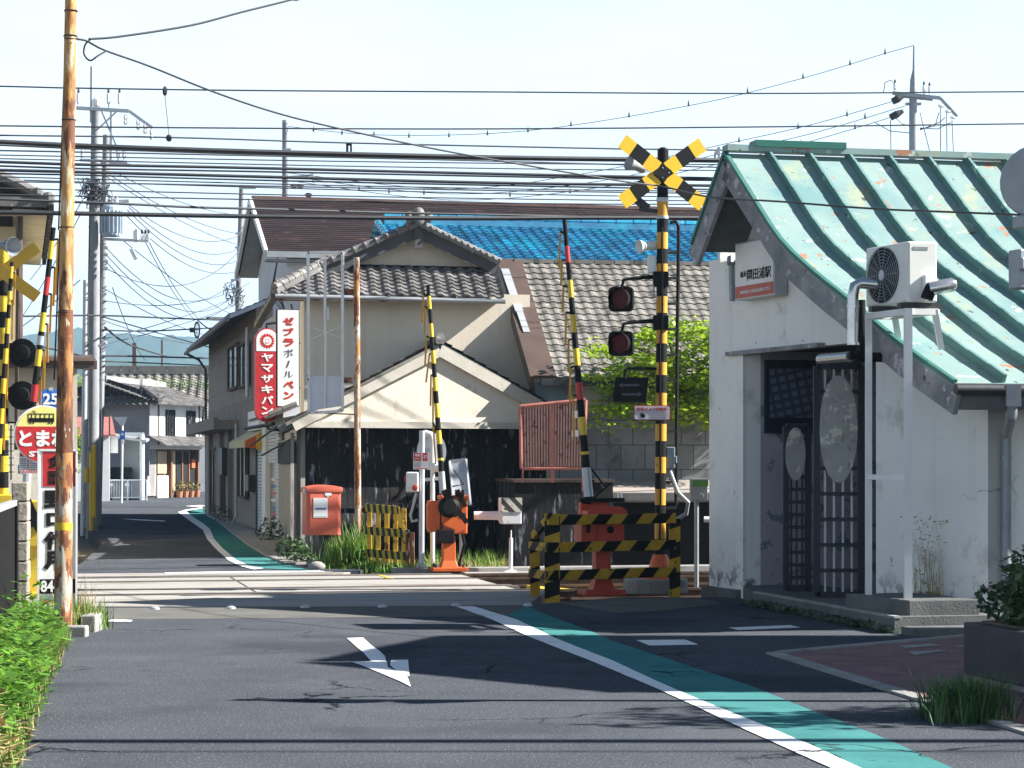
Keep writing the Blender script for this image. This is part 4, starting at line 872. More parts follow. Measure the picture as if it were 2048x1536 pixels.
# loudspeakers
def horn(p, d, r, ln, par, m, nm='loudspeaker'):
    d = V3(d).normalized(); q = MB(); q.lathe(V3(p) - d*ln, [(.03, 0), (.06, .02), (.065, ln*.3), (r*.6, ln*.55), (r, ln), (r*.97, ln), (r*.5, ln*.55), (.02, ln*.5)], 18, d); return q.build(nm, m, par, smooth=50)
horn(P(1258, 325, Y+.1), (-.75, -.5, .25), .10, .26, sg, m_galv)
horn(P(1278, 493, Y-.05), (-.85, -.5, -.1), .085, .26, sg, m_white)
q = MB(); q.bar(P(1290, 520, Y), P(1316, 520, Y), .03); q.box(P(1294, 0, 0).x*0 + XZ(1295, Y, 0).x, XZ(1312, Y, 0).x, Y-.05, Y+.05, P(0, 547, Y).z, P(0, 511, Y).z); q.build('speaker_box', m_white, sg, bevel=.015)
q = MB(); q.bar(P(1268, 395, Y+.05), P(1296, 418, Y+.05), .09, .1); q.bar(P(1278, 418, Y), P(1318, 423, Y), .05, .05); q.build('camera', m_dkmetal, sg, bevel=.01)
# lamps on bent arms
for yy, yl in ((552, 598), (640, 687)):
    q = MB(); q.tube([P(1322, yy+5, Y), P(1300, yy+2, Y-.05), P(1262, yy+5, Y-.1), P(1247, yy+8, Y-.1), P(1243, yy+26, Y-.1)], [.03, .028, .02, .02, .02], 8); q.bar(P(1321, yy-8, Y), P(1321, yy+20, Y), .19, .19); o = q.build('lamp_arm', m_black, sg, smooth=40)
    c = P(1241, yl, Y - .1)
    q = MB(frame(c.x, c.y, -14, c.z)); q.poly([(x, 0, z) for x, z in rounded(.31, .31, .06)], (0, .09, 0)); q.build('lamp_housing', m_black, sg)
    q = MB(frame(c.x, c.y, -14, c.z))
    for a in range(-80, 261, 17):
        a0, a1 = math.radians(a), math.radians(a+17); rr = .125
        if not (-70 < a < 250): continue
        q.poly([(rr*math.cos(a0), 0, rr*math.sin(a0)), (rr*math.cos(a1), 0, rr*math.sin(a1)), (rr*math.cos(a1), -.16, rr*math.sin(a1)), (rr*math.cos(a0), -.16, rr*math.sin(a0))], (.004*math.cos(a0), 0, .004*math.sin(a0)))
    q.build('lamp_hood', m_black, sg)
    q = MB(frame(c.x, c.y, -14, c.z)); q.poly([(x, -.015, z) for x, z in rounded(.2, .235, .03)], (0, .02, 0)); q.build('lamp_lens', mat('red_lens', (.16, .008, .014), (.10, .005, .009), 5, .3, spec=.15), sg)
# train direction box
q = MB(); q.tube([P(1320, 738, Y), P(1256, 736, Y-.1), P(1250, 742, Y-.1), P(1249, 758, Y-.1)], .02, 8); q.build('lamp_arm', m_black, sg, smooth=40)
c = P(1261, 779, Y-.1); Md = frame(c.x, c.y, -6, c.z)
q = MB(Md); q.poly([(-.19, 0, .155), (.225, 0, .15), (.21, 0, -.0), (.19, 0, -.16), (-.225, 0, -.155)], (0, .16, 0)); q.build('direction_box', m_black, sg)
q = MB(Md)
for z, s in ((.055, -1), (-.06, 1)):
    q.box(-.11, .11, -.006, 0, z-.012, z+.012); q.poly([(s*.15, -.006, z), (s*.095, -.006, z+.03), (s*.095, -.006, z-.03)], (0, .005, 0))
q.build('direction_arrow', mat('unlit_arrow', (.03, .04, .07), (.025, .034, .06), 4, .3), sg)
# camera notice
c = P(1304, 825.5, Y-.12); Mn = frame(c.x, c.y, 3, c.z)
board('notice_board', Mn, .46, .185, .025, .01, [m_reddeep, m_reddeep], sg)
q = MB(Mn); q.poly([(x, -.004, z) for x, z in rounded(.44, .167, .02)], (0, .003, 0)); o = q.build('notice_face', mat('notice_white', (.6, .58, .62), (.52, .5, .55), 4, .5), sg)
rt = Mn.to_3x3() @ V3((1, 0, 0))
text('防犯カメラ作動中', Mn @ V3((.0, -.007, .045)), rt, up, .38, .05, m_reddeep, sg, .02)
q = MB(Mn); q.poly([(-.14, -.006, -.06), (-.09, -.006, -.06), (-.085, -.006, -.03), (-.11, -.006, -.012), (-.15, -.006, -.02)], (0, .003, 0)); q.box(-.15, -.11, -.006, -.004, -.012, -.002); q.build('camera_pictogram', m_black, sg)
q = MB(Mn)
for k in range(4): q.box(-.02 if k else -.1, .19, -.006, -.004, .004 - k*.022, .008 - k*.022)
q.build('fine_print', mat('print_grey', (.3, .28, .32), None, 4), sg)
# ladder
q = MB(); q.tube([P(1340, 445, Y+.1), P(1352, 443, Y+.12), P(1357, 452, Y+.12), P(1357, 500, Y+.12), P(1354, 700, Y+.12), P(1352, 1010, Y+.12)], .024, 6)
for k in range(11):
    yy = 506 + 51*k; q.bar(P(fx(yy)+6, yy, Y+.05), P(1357 - k*.45, yy-1, Y+.12), .034)
q.build('ladder', m_black, sg)
q = MB(); q.tube([P(1324, 455, Y-.09), P(1325, 640, Y-.09), P(1320, 690, Y-.09), P(1321, 1000, Y-.085), P(1319, 1090, Y-.09)], .012, 5); q.tube([P(1338, 940, Y+.05), P(1355, 985, Y), P(1376, 1005, Y), P(1372, 1028, Y+.05), P(1352, 1040, Y+.1)], .03, 7, 1); q.tube([P(1306, 545, Y-.05), P(1308, 590, Y-.06), P(1316, 597, Y-.06)], .012, 5, 1); q.build('cable', [m_black, m_greymetal], sg)
q = MB(); q.box(XZ(1333, Y, 0).x, XZ(1350, Y, 0).x, Y-.02, Y+.1, P(0, 937, Y).z, P(0, 894, Y).z); q.box(XZ(1349, Y, 0).x, XZ(1354, Y, 0).x, Y-.02, Y+.06, P(0, 927, Y).z, P(0, 912, Y).z); q.build('relay_box', mat('blue_grey_box', (.2, .26, .29), (.17, .22, .25), 4, .5), sg, bevel=.012)

# ---- striped barrier in front of the red machine
Yb = 26.2
p0, p1 = XZ(1098, Yb, 0), XZ(1350, Yb+.9, 0)
sb = thing('barrier', 'black and yellow striped timber barrier in front of the red gate machine', 'barrier', p0)
d = (p1-p0); d.z = 0; dl = d.length; d.normalize()
st = stripes('barrier_stripes', tuple(d*.8 + V3((0, 0, -.75))), .34, (.5, .3, .03), off=.1)
st2 = stripes('post_stripes', (.3, .3, -.9), .33, (.5, .3, .03))
for yy in (1040, 1095, 1151):
    q = MB(); q.bar(V3((p0.x, p0.y, P(0, yy, Yb).z)) - d*.02, V3((p1.x, p1.y, P(0, yy, Yb).z)), .05, .12); q.build('rail', st, sb, bevel=.006)
q = MB(); q.bar(p0 + V3((.04, .12, -.05)), p0 + V3((.04, .12, 1.0)), .18, .16); q.build('post', st2, sb, bevel=.006)
q = MB(); q.bar(p1 + V3((0, .06, -.05)), p1 + V3((0, .06, .92)), .13, .13); q.build('post', st2, sb, bevel=.006)
e0 = XZ(1070, 26.9, 0)
q = MB(); q.bar(e0 + V3((0, 0, -.2)), e0 + V3((0, 0, .70)), .12, .12); q.build('post', st2, sb, bevel=.006)
for yy in (1095, 1151):
    q = MB(); z = P(0, yy, Yb).z; q.bar((e0.x-.06, e0.y-.08, z), V3((p0.x, p0.y - .02, z)) , .04, .1); q.build('side_rail', stripes('barrier_side_stripes', (2.2, 0, -1.2), .34, (.5, .3, .03)), sb)
q = MB(); q.bar((e0.x-.02, e0.y-.1, .72), (p0.x+.02, p0.y+.02, .97), .05, .09); q.build('brace', stripes('brace_stripes', (1.2, 0, .8), .3, (.5, .3, .03)), sb)
# ---- yellow rail fence beyond the tracks
Yf = 34.3; p0 = XZ(736, Yf, 0); p1 = XZ(822, Yf - .7, 0)
yf = thing('barrier', 'yellow post fence with three striped rails beside the rusty pole', 'barrier', p0)
d = p1 - p0; d.z = 0; dl = d.length; d.normalize()
for k, x in enumerate((.03, .23, .43, .63, .82)):
    q = MB(); q.bar(p0 + d*x + V3((0, .05, -.1)), p0 + d*x + V3((0, .05, .95 - k*.01)), .07, .09); q.build('post', mat('old_yellow', (.68, .42, .03), (.55, .31, .02), 5, .6, spots=((RUST, 6, .56, .06),)), yf)
fs = stripes('fence_stripes', tuple(d*1.0 + V3((0, 0, .2))), .135, (.5, .36, .05), (.03, .035, .028))
for z, l in ((.91, .7), (.56, .93), (.22, .93)):
    q = MB(); q.bar(p0 + V3((0, -.02, z)) - d*.04, p0 + d*l + V3((0, -.02, z - .03)), .04, .12); q.build('rail', fs, yf)
q = MB(); a = p0 + d*.62; q.poly([a + V3((0, -.02, .93)), a + d*.1 + V3((0, -.02, .93)), a + d*.22 + V3((0, -.02, .62)), a + d*.1 + V3((0, -.02, .62))], (0, .04, 0)); q.build('brace', m_yellow, yf)
q = MB(); q.bar(p1 - d*.08 + V3((0, .0, -.1)), p1 - d*.08 + V3((0, 0, .56)), .05, .12); q.bar(p1 + V3((0.02, -.02, -.12)), p1 + V3((0.02, -.02, .55)), .06, .12); q.build('end_post', m_rustpole3, yf)
# ---- grey emergency button post and the white arched post behind the machine
Y = 33.4; base = XZ(843, Y, 0)
ep = thing('emergency_post', 'grey post with white emergency button box and red notice', 'emergency button', base)
q = MB(); q.cyl(base - V3((0, 0, .1)), P(844, 861, Y), .042, n=14); q.lathe(base, [(.09, 0), (.09, .03), (.05, .1)], 14); q.build('post', m_galv, ep, smooth=40)
q = MB(); c = P(825, 964, Y-.05); q.box(c.x-.095, c.x+.09, c.y-.06, c.y+.08, c.z-.15, c.z+.15); q.build('button_box', mat('ivory_box', (.66, .67, .64), (.6, .61, .58), 4, .45), ep, bevel=.02)
q = MB(); q.lathe((c.x+.04, c.y-.06, c.z-.085), [(.045, 0), (.04, .03), (.02, .04)], 14, (0, -1, 0)); q.box(c.x-.12, c.x-.09, c.y-.05, c.y+.03, c.z+.0, c.z+.09); q.build('button', m_red, ep, smooth=40)
q = MB(); c = P(842, 922, Y-.06); q.box(c.x-.115, c.x+.11, c.y-.0, c.y+.01, c.z-.125, c.z+.125); o = q.build('notice', m_white, ep)
q = MB(); q.box(c.x-.105, c.x-.0, c.y-.006, c.y, c.z+.0, c.z+.12); q.box(c.x+.025, c.x+.1, c.y-.006, c.y, c.z+.0, c.z+.12)
q.box(c.x-.105, c.x+.1, c.y-.006, c.y, c.z-.118, c.z-.108)
q.build('notice_print', m_red, o)
text('非常', V3((c.x-.053, c.y-.008, c.z+.085)), (1,0,0), up, .075, .04, m_white, o, .03); text('ボタン', V3((c.x-.053, c.y-.008, c.z+.035)), (1,0,0), up, .08, .03, m_white, o, .03); text('押', V3((c.x+.063, c.y-.008, c.z+.06)), (1,0,0), up, .05, .06, m_white, o, .03)
q = MB()
for k in range(4): q.box(c.x-.1, c.x - .005, c.y-.004, c.y, c.z-.03 - k*.02, c.z-.023 - k*.02)
q.build('fine_print', mat('print_dark', (.12, .12, .14), None, 4), o)
q = MB(); q.tube([P(833, 985, Y), P(827, 1010, Y), P(821, 1030, Y), P(824, 1043, Y), P(836, 1040, Y)], .022, 7); q.build('cable', mat('pale_conduit', (.5, .5, .46), None, 4), ep)
Y = 34.2; base = XZ(865, Y, 0)
wp = thing('arched_post', 'white pipe post with arched top and round plate behind the orange machine', 'post', base)
q = MB(); q.tube([base - V3((0,0,.1)), P(865, 880, Y), P(862, 869, Y), P(853, 866, Y), P(846, 876, Y)], [.035, .035, .05, .055, .05], 10); q.build('pipe', m_white, wp, smooth=50)
q = MB(); c = P(863, 903, Y+.05); q.poly([(c.x + .225*math.cos(2*math.pi*k/28), c.y, c.z + .29*math.sin(2*math.pi*k/28)) for k in range(28)], (0, .02, 0)); q.build('round_plate', mat('pale_plate', (.62, .66, .7), (.55, .6, .64), 3, .4), wp)
text('踏切', V3((c.x-.08, c.y-.004, c.z+.02)), (1,0,0), up, .12, .07, m_greymetal, wp)
q = MB(); q.bar(P(846, 960, Y), P(876, 957, Y), .05, .05); q.ball(P(874, 934, Y-.05), (.1, .08, .08), 10); q.build('clamp', m_white, wp)
# tilted grey steel panel
pn = MB(); a = [P(899, 923, 35.2), P(932, 919, 35.2), P(941, 1010, 34.9), P(907, 1004, 34.9)]
pn.poly(a, (0, .02, 0)); pn.bar(a[0], a[3], .03, .05); pn.bar(a[1], a[2], .03, .05); pn.bar(a[0], a[1], .03, .05)
pn.bar(P(922, 1004, 35.0), XZ(922, 35.0, -.1), .05)
pn.thing('steel_panel', 'leaning grey steel panel behind the orange gate machine', 'panel', m_galv)
# obstacle detector with striped box
Y = 33.2; base = XZ(1021, Y, -.05)
od = thing('obstacle_detector', 'rusty white striped box with white tube on a thin white post', 'detector', base)
q = MB(); q.cyl(base, P(1022, 1076, Y), .032, .028, 10); q.cyl(P(1022, 1076, Y), P(1022, 1060, Y), .01, n=6); q.lathe(base, [(.12, 0), (.11, .03), (.04, .06)], 12); q.build('post', m_white, od, smooth=40)
q = MB(frame(*P(1021, 0, Y).xy, 10)); q.poly([(-.15, -.1, P(0,1040,Y).z), (-.13, -.1, P(0,1048,Y).z), (.15, -.1, P(0,1048,Y).z), (.15, -.1, P(0,996,Y).z), (-.15, -.1, P(0,996,Y).z)], (0, .3, 0)); q.build('box', m_wwhite, od, bevel=.012)
q = MB(frame(*P(1021, 0, Y).xy, 10)); q.box(-.155, .155, -.115, -.1, P(0,1024,Y).z, P(0,995,Y).z); q.build('striped_plate', stripes('detector_stripes', (.8, 0, .75), .15, (.62, .58, .48), (.05, .05, .05), worn=.57), od)
q = MB(); q.tube([P(948, 1031, Y), P(1000, 1031, Y)], [.062, .066], 14); q.tube([P(996, 1031, Y), P(1004, 1031, Y)], .08, 14); q.build('tube', m_white, od, smooth=40)
# thin pale barrier tube by the station wall with its own post
q = MB(); Y = 30.6; q.tube([P(1408, 1039, Y), P(1475, 1039, Y)], .04, 12); q.bar(P(1470, 1039, Y), XZ(1470, Y, -.1), .06)
q.thing('detector_tube', 'short white horizontal tube showing beside the station pillar', 'detector', m_white, smooth=40)
# small green topped instrument box on a post
Y = 29.2; base = XZ(1393, Y, -.1); gb = thing('instrument_box', 'small grey box with green band on a thin post near the station', 'instrument box', base)
q = MB(); q.cyl(base, P(1393, 1000, Y), .03, n=10); q.build('post', m_greymetal, gb)
q = MB(); c = P(1397, 980, Y); q.box(c.x-.11, c.x+.11, c.y-.09, c.y+.09, c.z-.13, c.z+.13); q.box(c.x+.01, c.x+.06, c.y-.095, c.y-.09, c.z-.09, c.z-.05); q.build('box', mat('box_grey', (.36, .36, .37), (.3, .3, .31), 4, .5), gb, bevel=.012)
q = MB(); q.box(c.x-.085, c.x+.12, c.y-.1, c.y+.1, c.z+.05, c.z+.13); q.build('green_band', mat('green_enamel', (.1, .3, .03), (.08, .25, .025), 4, .4), gb); q = MB(); q.box(c.x-.12, c.x+.125, c.y-.11, c.y+.11, c.z+.13, c.z+.15); q.build('lid', m_galv, gb)
# red slatted screen
Y = 35.6
rs = thing('slatted_screen', 'faded red slatted metal screen on thin posts beyond the tracks', 'screen', XZ(1104, Y, 1.1))
c = [P(1041, 813, Y), P(1171, 800, Y), P(1168, 936, Y), P(1043, 937, Y)]
q = MB()
for i in range(4): q.tube([c[i], c[(i+1) % 4]], .03, 8)
q.bar(P(1105, 808, Y), P(1105, 965, Y), .06, .05, (0, 1, 0)); q.bar(P(1046, 937, Y), P(1045, 965, Y), .03); q.bar(P(1166, 937, Y), P(1166, 985, Y), .04); q.build('frame', m_grille, rs)
q = MB()
for k in range(23):
    t = (k+.5)/23; q.bar(c[0]*(1-t) + c[1]*t + V3((0, .01, 0)), c[3]*(1-t) + c[2]*t + V3((0, .01, 0)), .026, .02, (0, 1, 0))
q.build('slats', mat('faded_pink_slat', (.6, .38, .31), (.5, .28, .22), 7, .75, spots=(((.3, .1, .07), 9, .56, .06),)), rs)
q = MB(); q.poly([p + V3((0, .06, 0)) for p in c], (0, .01, 0)); q.build('backing', mat('dark_red_sheet', (.2, .05, .04), (.14, .035, .03), 6, .8), rs)
q = MB(); q.poly([P(1144, 822, Y-.07), P(1155, 821, Y-.07), P(1155, 836, Y-.07), P(1144, 837, Y-.07)], (0, .01, 0)); q.poly([P(1143, 861, Y-.07), P(1157, 860, Y-.07), P(1157, 873, Y-.07), P(1143, 874, Y-.07)], (0, .01, 0)); q.build('notice', m_white, rs)
# dark retaining wall below it with a brown coping
Fw = frame(*XZ(1030, 36, 0).xy, 8)
q = MB(Fw); q.box(0, 1.6, 0, 2.2, -.2, 1.28); q.box(-.03, 1.63, -.04, 2.24, 1.28, 1.33, 1); q.thing('retaining_wall', 'dark stained low wall with brown coping under the red slatted screen', 'wall', [m_dkwood, m_brown])
# station platform behind the tracks and its block wall
Fs = frame(*XZ(1155, 36.4, 0).xy, 10)
q = MB(Fs); q.poly([(0, 0, .95), (0, 0, 1.11), (0, 1.7, 1.30), (0, 1.7, .95)], (16, 0, 0)); q.poly([(0, .35, -.2), (0, .35, .95), (0, 1.7, .95), (0, 1.7, -.2)], (16, 0, 0), 2)  # set back face coloured near black for the shade under the slab
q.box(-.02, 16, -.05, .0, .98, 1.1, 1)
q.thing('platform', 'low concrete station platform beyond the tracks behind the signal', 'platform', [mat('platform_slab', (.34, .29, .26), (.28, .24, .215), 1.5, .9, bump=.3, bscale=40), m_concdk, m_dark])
bw = MB(Fs); bw.box(-.1, 16, 1.7, 1.84, -.2, 2.40); bw.box(-.12, 16, 1.68, 1.86, 2.40, 2.46)
bw.thing('block_wall', 'grey concrete block wall behind the station platform under the tree', 'wall', mat('block_wall', (.27, .275, .28), (.2, .205, .21), 1.3, .92, bump=.4, bscale=30, spots=(((.11, .115, .115), 1.8, .56, .12),), brick=(.42, .42, .008, (.07, .07, .07), (math.radians(90), 0, math.radians(0))), spec=.2))
q = MB(); 
for px in (1236, 1243): q.bar(P(px, 985, 36.2), P(px, 1001, 36.2), .02)
q.thing('platform_post', 'pair of short white posts at the platform edge', 'post', m_white)
# concrete cable troughs along the far rail
q = MB(TR); q.box(4.2, 9.6, 4.5, 4.8, -.2, .04); q.box(5.2, 7.6, 4.25, 4.5, -.2, -.02); q.thing('cable_trough', 'low concrete cable trough beside the far track', 'trough', m_conc, bevel=.01)

# ---- postbox
base = g(643, 1130); pb = thing('postbox', 'red square postbox with a white paper sheet standing in grass', 'postbox', base)
Mp = frame(base.x, base.y, 14); zb, zt = P(0, 1069, base.y).z, P(0, 981, base.y).z
q = MB(Mp); q.poly([(x, y, zb) for x, y in [(a*.285, b*.25) for a, b in rounded(1.92, 2, .25)]], (0, 0, zt-zb-.0)); q.build('body', m_postbox, pb, smooth=50, bevel=.012)
q = MB(Mp); n = 10
prof = [(x, zt + .05 + .04*math.cos(x/.29*math.pi/2)) for x in [-.29 + .058*k for k in range(11)]]
q.poly([(x, -.262, z) for x, z in prof] + [(.29, -.262, zt - .03), (-.29, -.262, zt - .03)], (0, .52, 0)); q.build('lid', m_postbox, pb, smooth=40, bevel=.012)
q = MB(Mp); q.box(-.165, .055, -.256, -.25, zb+.27, zb+.575); q.build('notice', m_white, pb)
q = MB(Mp); q.box(.015, .115, -.256, -.25, zb+.61, zb+.655); q.box(.05, .07, -.256, -.25, zb+.585, zb+.61); q.build('label', m_white, pb)
q = MB(Mp); q.box(-.14, .03, -.26, -.256, zb+.395, zb+.42)
q.box(-.145, .035, -.259, -.256, zb+.285, zb+.288)
q.build('notice_print', mat('print_navy', (.08, .1, .25), None, 3), pb)
q = MB(Mp); q.cyl((0.02, 0, -.1), (0.02, 0, zb), .07, n=12); q.box(-.2, .24, -.15, .15, -.05, .08); q.build('stand', m_dkmetal, pb)
q = MB(Mp); q.box(-.32, -.28, -.25, -.2, zt-.04, zt+.03); q.build('latch', m_galv, pb)
q = MB(); c = g(633, 1138); q.ball(c + V3((0, 0, .04)), (.13, .09, .08), 10); q.thing('stone', 'pale stone lying in the grass at the postbox foot', 'stone', m_conc, smooth=True)
# ------------------------------------------------------------------ left foreground
Y = 20.8; base = XZ(127, Y, 0)
lp = thing('rusty_pole', 'tall rusty yellow painted steel pole in front of the upright white signboard', 'pole', base)
q = MB()
pts = [XZ(126, Y, -.1), P(127, 1060, Y), P(130, 780, Y), P(136, 330, Y), P(142, 0, Y), P(144, -160, Y)]
q.tube([pts[0], pts[1]], [.084, .082], 20, 2); q.tube([pts[1], P(127, 1045, Y)], [.083, .083], 20, 3); q.tube([P(127, 1045, Y), P(128.5, 905, Y)], [.081, .078], 20, 2); q.tube([P(128.5, 905, Y), P(131.5, 620, Y)], [.079, .07], 20, 1); q.tube([P(131.5, 620, Y), P(139.5, 135, Y), P(140.3, 85, Y), pts[5]], [.068, .057, .056, .05], 20, 0)
q.build('pole', [m_rustpole, m_rustpole3, m_rustpole2, m_yellow], lp, smooth=40)
q = MB()
for yy in (22, 72, 240, 455, 625): r = .06 + yy*1.6e-5; q.lathe(P(142 - yy*.0185, yy, Y), [(r, -.006), (r+.006, 0), (r, .006)], 14)
q.tube([P(128, 76, Y-.05), P(150, 78, Y-.08), P(156, 76, Y-.05)], .006, 5); q.build('tie_wire', m_wire, lp)
q = MB(); q.tube([P(128.5-9, 460, Y), P(126-13, 640, Y), P(122-14, 760, Y)], .008, 5); q.tube([P(131, 76, Y), P(122, 330, Y), P(117, 460, Y)], .008, 5); q.build('cable', m_wire, lp)
q = MB(); q.box(base.x-.1, base.x+.26, Y-.28, Y-.12, -.05, .1); q.thing('concrete_block', 'flat concrete slab in front of the rusty pole foot', 'block', m_conc, bevel=.015)
q = MB(); q.box(base.x+.1, base.x+.24, Y+.3, Y+.7, -.05, .16); q.thing('concrete_block', 'upright concrete block behind the rusty pole foot', 'block', m_conc, bevel=.015)
# white upright signboard
Mb = frame(*XZ(116, 22.2, 0).xy, 2); k = 22.2 / F
zs = lambda py: CAMH + (HY - py) * k
sx = lambda px: (px - 116) * k
sb_ = thing('signboard', 'tall narrow white signboard with red top panel behind the rusty pole', 'sign', Mb @ V3((0, 0, zs(1225))))
q = MB(Mb); q.box(sx(77), sx(153), 0, .03, zs(1225), zs(900)); q.build('board', m_white, sb_)
q = MB(Mb)
for a, b in (((sx(77), zs(1225)), (sx(82), zs(899))), ((sx(152), zs(1225)), (sx(155), zs(899)))): q.bar((a[0], .01, a[1]), (b[0]-0*.1 if 0 else a[0]+.004, .01, b[1]), .02, .05, (0, 1, 0))
q.bar((sx(77), .01, zs(900)), (sx(155), .01, zs(900)), .02, .05, (0, 1, 0)); q.build('frame', m_wwhite, sb_)
q = MB(Mb); q.box(sx(86), sx(150), -.006, 0, zs(973), zs(904)); q.build('red_panel', m_red, sb_)
rt = Mb.to_3x3() @ V3((1, 0, 0))
text('金', Mb @ V3((sx(114), -.008, zs(922))), rt, up, .17, .14, m_black, sb_, .05); text('融', Mb @ V3((sx(114), -.008, zs(955))), rt, up, .17, .14, m_black, sb_, .05)
for ch, py in (('野', 999), ('口', 1039), ('信', 1081), ('用', 1121)): text(ch, Mb @ V3((sx(113), -.004, zs(py))), rt, up, .25 if ch != '口' else .2, .185 if ch != '口' else .13, m_black, sb_, .05)
q = MB(Mb); q.box(sx(80), sx(150), -.005, 0, zs(1187), zs(1158)); q.build('number_panel', m_black, sb_)
text('84-6', Mb @ V3((sx(105), -.008, zs(1172))), rt, up, .23, .12, m_white, sb_, .03)
q = MB(Mb); q.box(sx(80), sx(112), -.005, 0, zs(1224), zs(1202)); q.build('red_label', m_red, sb_)
text('交通', Mb @ V3((sx(96), -.008, zs(1213))), rt, up, .14, .075, m_wwhite, sb_, .03)
q = MB(Mb); q.box(sx(80), sx(112), -.004, 0, zs(1200), zs(1190)); q.build('grey_label', m_greymetal, sb_)
q = MB(Mb); q.box(sx(81), sx(85), .03, .06, -.1, zs(1000)); q.box(sx(146), sx(150), .03, .06, -.1, zs(1000)); q.build('leg', m_galv, sb_)
sb_.rotation_euler.z = math.radians(12)
# stop sign with tram pictogram
Y = 24.0; c = P(88, 869, Y); k = Y / F; ro = 58.5 * k
ss = thing('stop_sign', 'round yellow and red stop sign with tram pictogram and white kana', 'road sign', XZ(90, Y, 0))
def disc(c, r, th, n=48, y=0): return [(c.x + r*math.cos(2*math.pi*i/n), c.y + y, c.z + r*math.sin(2*math.pi*i/n)) for i in range(n)]
q = MB(); q.poly(disc(c, ro, 0), (0, .02, 0)); q.build('rim', m_white, ss)
def cap(c, r, z0, above, y):
    a = math.asin(max(-1, min(1, z0/r))); rng_ = [a + (math.pi - 2*a)*i/30 for i in range(31)] if above else [math.pi - a + (math.pi + 2*a)*i/30 for i in range(31)]
    return [(c.x + r*math.cos(t), c.y + y, c.z + r*math.sin(t)) for t in rng_]
zsplit = (869 - 853) * k
q = MB(); q.poly(cap(c, ro*.95, zsplit, True, -.004), (0, .004, 0)); q.build('yellow_field', m_lemon, ss)
q = MB(); q.poly(cap(c, ro*.95, zsplit, False, -.004), (0, .004, 0)); q.build('red_field', m_red, ss)
text('とまれ', V3((c.x, c.y-.006, c.z + (869-877)*k)), (1,0,0), up, 98*k, 33*k, m_white, ss, .045); text('STOP', V3((c.x, c.y-.006, c.z + (869-908)*k)), (1,0,0), up, 60*k, 11.5*k, m_white, ss, .04)
q = MB(); X = lambda px: (px-CX)*k; Z = lambda py: CAMH + (HY-py)*k; y0 = c.y - .008
q.box(X(57), X(108), y0, y0+.003, Z(844), Z(836)); q.box(X(57), X(108), y0, y0+.003, Z(828.5), Z(827))
for px in (57.5, 64, 72, 81, 90, 99, 107): q.box(X(px)-.004, X(px)+.004, y0+.0005, y0+.003, Z(836), Z(828))
for px in (61, 67, 98, 104): q.poly([(X(px) + .010*math.cos(i), y0, Z(846) + .010*math.sin(i)) for i in [2*math.pi*j/10 for j in range(10)]], (0, .003, 0))
q.bar((X(63), y0, Z(825)), (X(68), y0, Z(821)), .004); q.bar((X(68), y0, Z(821)), (X(73), y0, Z(825)), .004); q.build('tram_pictogram', m_black, ss)
q = MB(); q.cyl(XZ(90, Y+.06, -.1), P(90, 812, Y+.06), .03, n=10); q.build('post', m_galv, ss)
q = MB(); q.box(X(40), X(84), Y+.03, Y+.04, Z(947), Z(905)); o = q.build('notice', m_white, ss)
q = MB()
for k2 in range(8): q.bar((X(41+k2*5.3), Y+.026, Z(946)), (X(44+k2*5.3), Y+.026, Z(941)), .012, .003, (0, 1, 0))
q.box(X(56), X(58), Y+.026, Y+.03, Z(940), Z(906)); q.box(X(41), X(48), Y+.026, Y+.03, Z(913), Z(907)); q.build('red_stripe', m_red, o)
q = MB()
for k2 in range(6):
    q.box(X(41), X(54), Y+.026, Y+.03, Z(919+k2*4), Z(917.5+k2*4)); q.box(X(60), X(82), Y+.026, Y+.03, Z(919+k2*4), Z(917.8+k2*4))
q.build('fine_print', MATS['print_dark'], o)
q = MB(); q.box(X(27), X(40), Y+.2, Y+.3, Z(948), Z(929)); q.thing('equipment_cover', 'small teal box beside the stop sign notice', 'box', mat('teal_box', (.06, .3, .33), (.05, .25, .28), 4, .5), bevel=.01)
ss.rotation_euler.z = math.radians(15)
# blue route sign
Y = 29; c = P(104, 801, Y); k = Y / F
bs = thing('route_sign', 'blue hexagonal prefectural route sign with white 25 beside the rusty pole', 'road sign', XZ(104, Y, 0))
hexa = lambda r, y: [(c.x + x*r, c.y + y, c.z + z*r) for x, z in ((-.62, 1), (.62, 1), (1.02, .62), (1.0, -.3), (.45, -.95), (0, -1.1), (-.45, -.95), (-1.0, -.3), (-1.02, .62))]
q = MB(); q.poly(hexa(36*k*.62, 0), (0, .015, 0)); q.build('plate', m_blue, bs)
text('25', V3((c.x - 3*k, c.y-.006, c.z + 3*k)), (1,0,0), up, 30*k, 23*k, m_white, bs, .03); text('府', V3((c.x - 2*k, c.y-.006, c.z + 22.5*k)), (1,0,0), up, 9*k, 8*k, m_white, bs)
text('大阪', V3((c.x, c.y-.006, c.z - 17*k)), (1,0,0), up, 14*k, 6*k, m_white, bs)
q = MB(); q.cyl(XZ(112, Y+.06, -.1), P(113, 780, Y+.06), .03, n=10); q.build('post', m_galv, bs)
bs.rotation_euler.z = math.radians(15)
